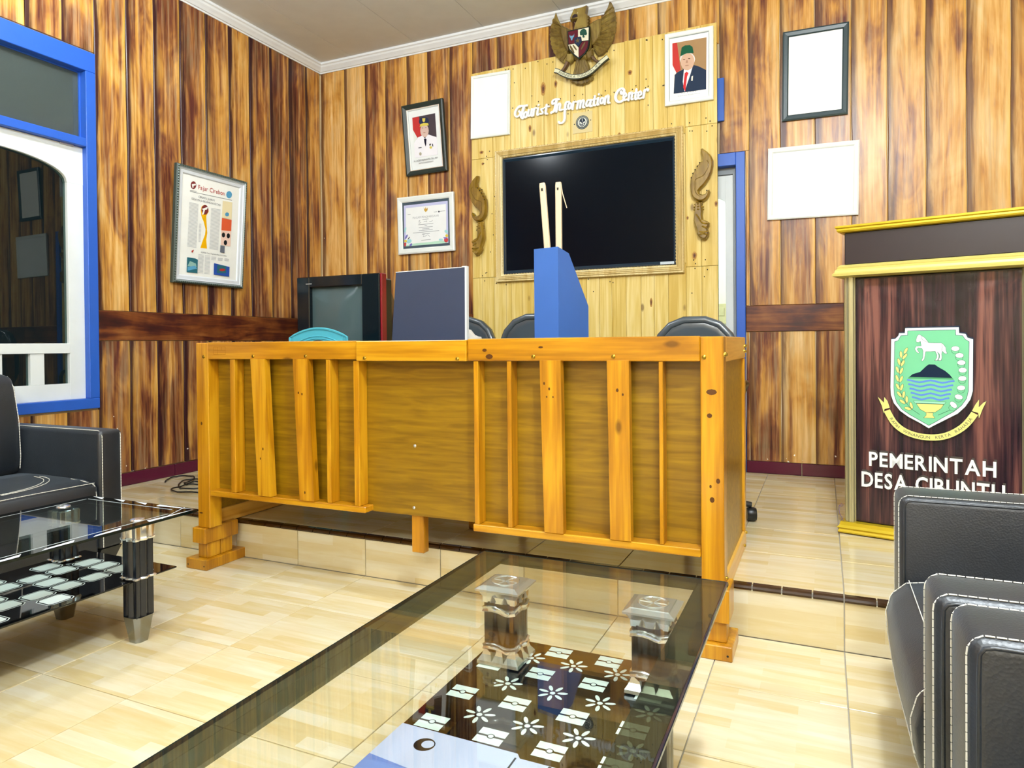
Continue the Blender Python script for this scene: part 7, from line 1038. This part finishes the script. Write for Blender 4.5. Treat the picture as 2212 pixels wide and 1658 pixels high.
for cx, cy in ((TX, TY), (-2.745, TY+.03), (TX, 1.04), (-2.745, 1.04)):
    lg = None
    k = MB(); k.loft([[(p[0], p[1], z) for p in fl(cx, cy, .036)] for z in (.094, .372)]); lg = k.build('leg', M_LEGBLK, r, smooth=True)
    k = MB(); k.loft([[(p[0], p[1], z) for p in fl(cx, cy, q)] for z, q in ((.372, .041), (.380, .043), (.384, .040), (.426, .042), (.4315, .038))]); k.build('chrome_cap', M_CHROME, lg, smooth=True)
    k = MB(); k.lathe([(0, .0), (.026, .0), (.024, .004), (.010, .007), (0, .0075)], (cx, cy, zt+.0082), 16); k.build('glass_fixing', M_CHROME, lg, smooth=True)
    k = MB(); sq = lambda h_, z: [(cx+sx_*h_*a, cy+sy_*h_*b_, z) for sx_, sy_, a, b_ in ((-1, -1, 1, .6), (-1, -1, .6, 1), (1, -1, .6, 1), (1, -1, 1, .6), (1, 1, 1, .6), (1, 1, .6, 1), (-1, 1, .6, 1), (-1, 1, 1, .6))]
    k.loft([sq(.042, .096), sq(.041, .090), sq(.026, .0)]); k.build('chrome_foot', M_DCHR, lg)
    k = MB(); k.loft([[(p[0], p[1], z) for p in fl(cx, cy, q)] for z, q in ((.232, .042), (.236, .045), (.240, .042))]); k.build('shelf_ring', M_CHROME, lg, smooth=True)
sz = .223; k = MB(); k.box(x0_+.035, -2.262, y0_+.06, 1.872, sz, sz+.006, c=.0015); sh = k.build('lower_shelf', M_BLKG, r)
FS = ((0, 0, sz+.006), (1, 0, 0), (0, 1, 0), (0, 0, 1)); k = MB()
def rr4(cx, cy, w_, h_, q): return [(cx+sx_*(w_/2-(q if i else 0)), cy+sy_*(h_/2-(0 if i else q))) for sx_, sy_, i in ((-1, -1, 1), (1, -1, 1), (1, -1, 0), (1, 1, 0), (1, 1, 1), (-1, 1, 1), (-1, 1, 0), (-1, -1, 0))]
pw, ph = .086, .092
for i in range(5):
    for j in range(8):
        cx, cy = -2.341-i*.0935, 1.765-j*.101
        if (i+j*2) % 4 == 0 and i+j > 0 or (i == 0 and j % 3 == 1) or cx < x0_+.07 or cy < y0_+.11: continue
        k.flat(rr4(cx, cy, pw, ph, .014), FS, .0003, 0); k.flat(rr4(cx, cy, pw-.006, ph-.006, .013), FS, .0005, 1); k.flat(rr4(cx, cy, pw-.016, ph-.016, .010), FS, .0007, 0)
k.build('printed_squares', [P('eaf2ef'), P('06080c')], sh)
# ------------------------------------------------------------ right glass table
x0_, x1_, y0_, y1_ = -.882, -.220, .43, 1.751; zt = .472
r = thing('glass_table', 'large foreground glass table with ornate chrome legs and a patterned black shelf', 'coffee table', ((x0_+x1_)/2, (y0_+y1_)/2, 0))
bl, br_, bf = .080, .064, .064
k = MB(); k.box(x0_+bl, x1_-br_, y0_+.07, y1_-bf, zt, zt+.008); tp = k.build('tabletop', M_TABG, r)
FT = ((0, 0, zt), (1, 0, 0), (0, 1, 0), (0, 0, 1))
k = MB(); k.box(x0_, x0_+bl, y0_, y1_, zt, zt+.008); k.box(x1_-br_, x1_, y0_, y1_, zt, zt+.008); k.box(x0_+bl, x1_-br_, y1_-bf, y1_, zt, zt+.008); k.box(x0_+bl, x1_-br_, y0_, y0_+.07, zt, zt+.008); k.build('smoked_border', M_TABD, tp)
k = MB(); k.box(x1_, x1_+.006, y0_-.002, y1_+.002, zt-.002, zt+.010, c=.003, seg=2); k.build('dark_edge', mat('navy_edge', '0c1830', .08, spec=1.), tp)
k = MB()
for b in ((x0_-.003, x0_, y0_, y1_), (x0_, x1_, y1_, y1_+.003), (x0_, x1_, y0_-.003, y0_)): k.box(*b, zt-.001, zt+.009, c=.0015)
k.build('polished_edge', M_EDGE, tp)
M_CBLK = mat('column_black', '231c17', .16, spec=.9)
def column(cx, cy):
    sqr = lambda h_, z, c_=.0: [(cx+a*h_, cy+b_*h_, z) for a, b_ in ((-1, -1), (1, -1), (1, 1), (-1, 1))]
    def wavy(h_, z0, am, n=8):
        o = []
        for s_ in range(4):
            a = [(-1, -1), (1, -1), (1, 1), (-1, 1)][s_]; b_ = [(1, -1), (1, 1), (-1, 1), (-1, -1)][s_]
            for i in range(n): t = i/n; e = .004*math.sin(t*PI*2)**2; nx_, ny_ = [(0, -1), (1, 0), (0, 1), (-1, 0)][s_]; o.append((cx+(a[0]+(b_[0]-a[0])*t)*h_+nx_*e, cy+(a[1]+(b_[1]-a[1])*t)*h_+ny_*e, z0+am*math.sin(t*2*PI)))
        return o
    k = MB(); k.loft([wavy(.041, .302, .0), wavy(.041, .428, .0)]); lg = k.build('leg', M_CBLK, r, smooth=True)
    k = MB(); k.loft([sqr(.043, .425), sqr(.044, .440), sqr(.052, .4545)]); fl_ = k.build('chrome_flare', M_CHROME, lg)
    k = MB()
    for s_ in range(4):
        nx_, ny_ = [(0, -1), (1, 0), (0, 1), (-1, 0)][s_]; tx_, ty_ = -ny_, nx_
        for q in (-.016, .016): k.add([(cx+nx_*.0455+tx_*(q+d_), cy+ny_*.0455+ty_*(q+d_), z) for d_, z in ((-.008, .427), (.008, .427), (0, .448))]+[(cx+nx_*.053+tx_*q, cy+ny_*.053+ty_*q, .430)], [(0, 1, 3), (1, 2, 3), (2, 0, 3)])
    k.build('chrome_teeth', M_CHROME, lg)
    k = MB(); k.loft([sqr(.052, .4550), sqr(.058, .4560), sqr(.059, .4610), sqr(.046, .4665), sqr(.044, .4685)]); cp = k.build('cap_plate', M_SILV, lg)
    k = MB(); k.lathe([(0, .0), (.036, .0), (.036, .002), (.034, .003), (.031, .001), (0, .001)], (cx, cy, .4688), 24); 
    for q in range(10):
        a = 2*PI*q/10
        if q % 5 in (0, ): continue
        k.tube([(cx, cy, .4706), (cx+.031*math.cos(a+.6), cy+.031*math.sin(a+.6), .4702)], .0012, 4)
    k.build('sunburst_disc', M_CHROME, cp)
    for z in (.408, .315):
        k = MB(); k.loft([wavy(.0425, z-.008, .004), wavy(.0455, z-.006, .004), wavy(.0435, z, .004), wavy(.0455, z+.006, .004), wavy(.0425, z+.008, .004)]); k.build('chrome_band', M_CHROME, lg, smooth=True)
    k = MB(); k.loft([sqr(.056, .2755), sqr(.055, .283), sqr(.046, .296), sqr(.042, .309)]); k.build('chrome_base', M_CHROME, lg)
    k = MB()
    for s_ in range(4):
        nx_, ny_ = [(0, -1), (1, 0), (0, 1), (-1, 0)][s_]; tx_, ty_ = -ny_, nx_
        for q in (-.016, .016): k.add([(cx+nx_*.0435+tx_*(q+d_), cy+ny_*.0435+ty_*(q+d_), z) for d_, z in ((-.008, .306), (.008, .306))]+[(cx+nx_*.055+tx_*q, cy+ny_*.055+ty_*q, .284), (cx+nx_*.050+tx_*q, cy+ny_*.050+ty_*q, .305)], [(0, 1, 3), (1, 2, 3), (2, 0, 3)])
    k.build('chrome_teeth', M_DCHR, lg)
    k = MB(); k.loft([wavy(.036, .045, .0), wavy(.036, .262, .0)]); k.build('lower_leg', M_CBLK, lg, smooth=True)
    k = MB(); k.loft([wavy(.038, .236, .003), wavy(.042, .240, .003), wavy(.039, .245, .003), wavy(.042, .250, .003), wavy(.038, .255, .003)]); k.build('chrome_band', M_CHROME, lg, smooth=True)
    k = MB(); k.loft([sqr(.050, .0), sqr(.048, .02), sqr(.039, .05)]); k.build('chrome_foot', M_CHROME, lg)
for cx, cy in ((-.735, 1.578), (-.360, 1.578), (-.735, .60), (-.360, .60)): column(cx, cy)
sz = .264; k = MB(); k.box(-.812, -.290, y0_+.07, 1.695, sz, sz+.008, c=.002); sh = k.build('lower_shelf', M_BLKG, r)
FS = ((0, 0, sz+.008), (1, 0, 0), (0, 1, 0), (0, 0, 1)); k = MB(); cols = ['dfeae4', '0a0c0e', 'c5cbe8', '6f86c8', 'aab6dc']
def flower(cx, cy):
    k.flat(cir(.0065, 10, cx, cy), FS, .0004, 0)
    for q in range(7):
        a = 2*PI*q/7+.3; ux, uy = math.cos(a), math.sin(a); m_ = (cx+ux*.023, cy+uy*.023)
        k.flat([(m_[0]+ux*.0125*math.cos(t*PI/5)-uy*.0048*math.sin(t*PI/5), m_[1]+uy*.0125*math.cos(t*PI/5)+ux*.0048*math.sin(t*PI/5)) for t in range(10)], FS, .0004, 0)
def plate(cx, cy):
    for s_ in (-1, 1): k.flat([(cx-.030, cy+s_*.003), (cx+.030, cy+s_*.003), (cx+.030, cy+s_*.026), (cx-.030, cy+s_*.026)], FS, .0004, 0)
    k.flat(cir(.0085, 12, cx, cy), FS, .0006, 1); k.flat(cir(.0060, 12, cx, cy), FS, .0008, 0)
for cy in (1.606, 1.462, 1.315):
    for cx in (-.678, -.566, -.454, -.342): flower(cx, cy)
for cy, xs_ in ((1.660, (-.624, -.491, -.36)), (1.536, (-.757, -.626, -.492, -.360)), (1.386, (-.757, -.626, -.491, -.360)), (1.250, (-.757, -.619, -.491, -.360))):
    for cx in xs_: plate(cx, cy)
for cx in (-.566, -.454, -.342): pass
# pale half of the shelf print with a ring and bars
k.flat([(-.812, y0_+.07), (-.290, y0_+.07), (-.290, 1.205), (-.535, 1.205), (-.545, 1.218), (-.812, 1.222)], FS, .0002, 2)
k.flat([(-.812, y0_+.07), (-.60, y0_+.07), (-.60, 1.08), (-.812, 1.105)], FS, .00025, 3); k.flat([(-.70, y0_+.07), (-.60, y0_+.07), (-.60, 1.0), (-.70, 1.02)], FS, .0003, 4)
k.flat(cir(.022, 20, -.728, 1.172), FS, .0004, 1); k.flat(cir(.013, 18, -.722, 1.175), FS, .0006, 2)
for q, wd in ((-.545, .004), (-.475, .006), (-.450, .002), (-.425, .002), (-.385, .006), (-.355, .002), (-.325, .004)): k.flat([(q, 1.02), (q+wd, 1.02), (q+wd, 1.204), (q, 1.204)], FS, .0004, 1)
k.build('shelf_print', [P(c_) for c_ in cols], sh)
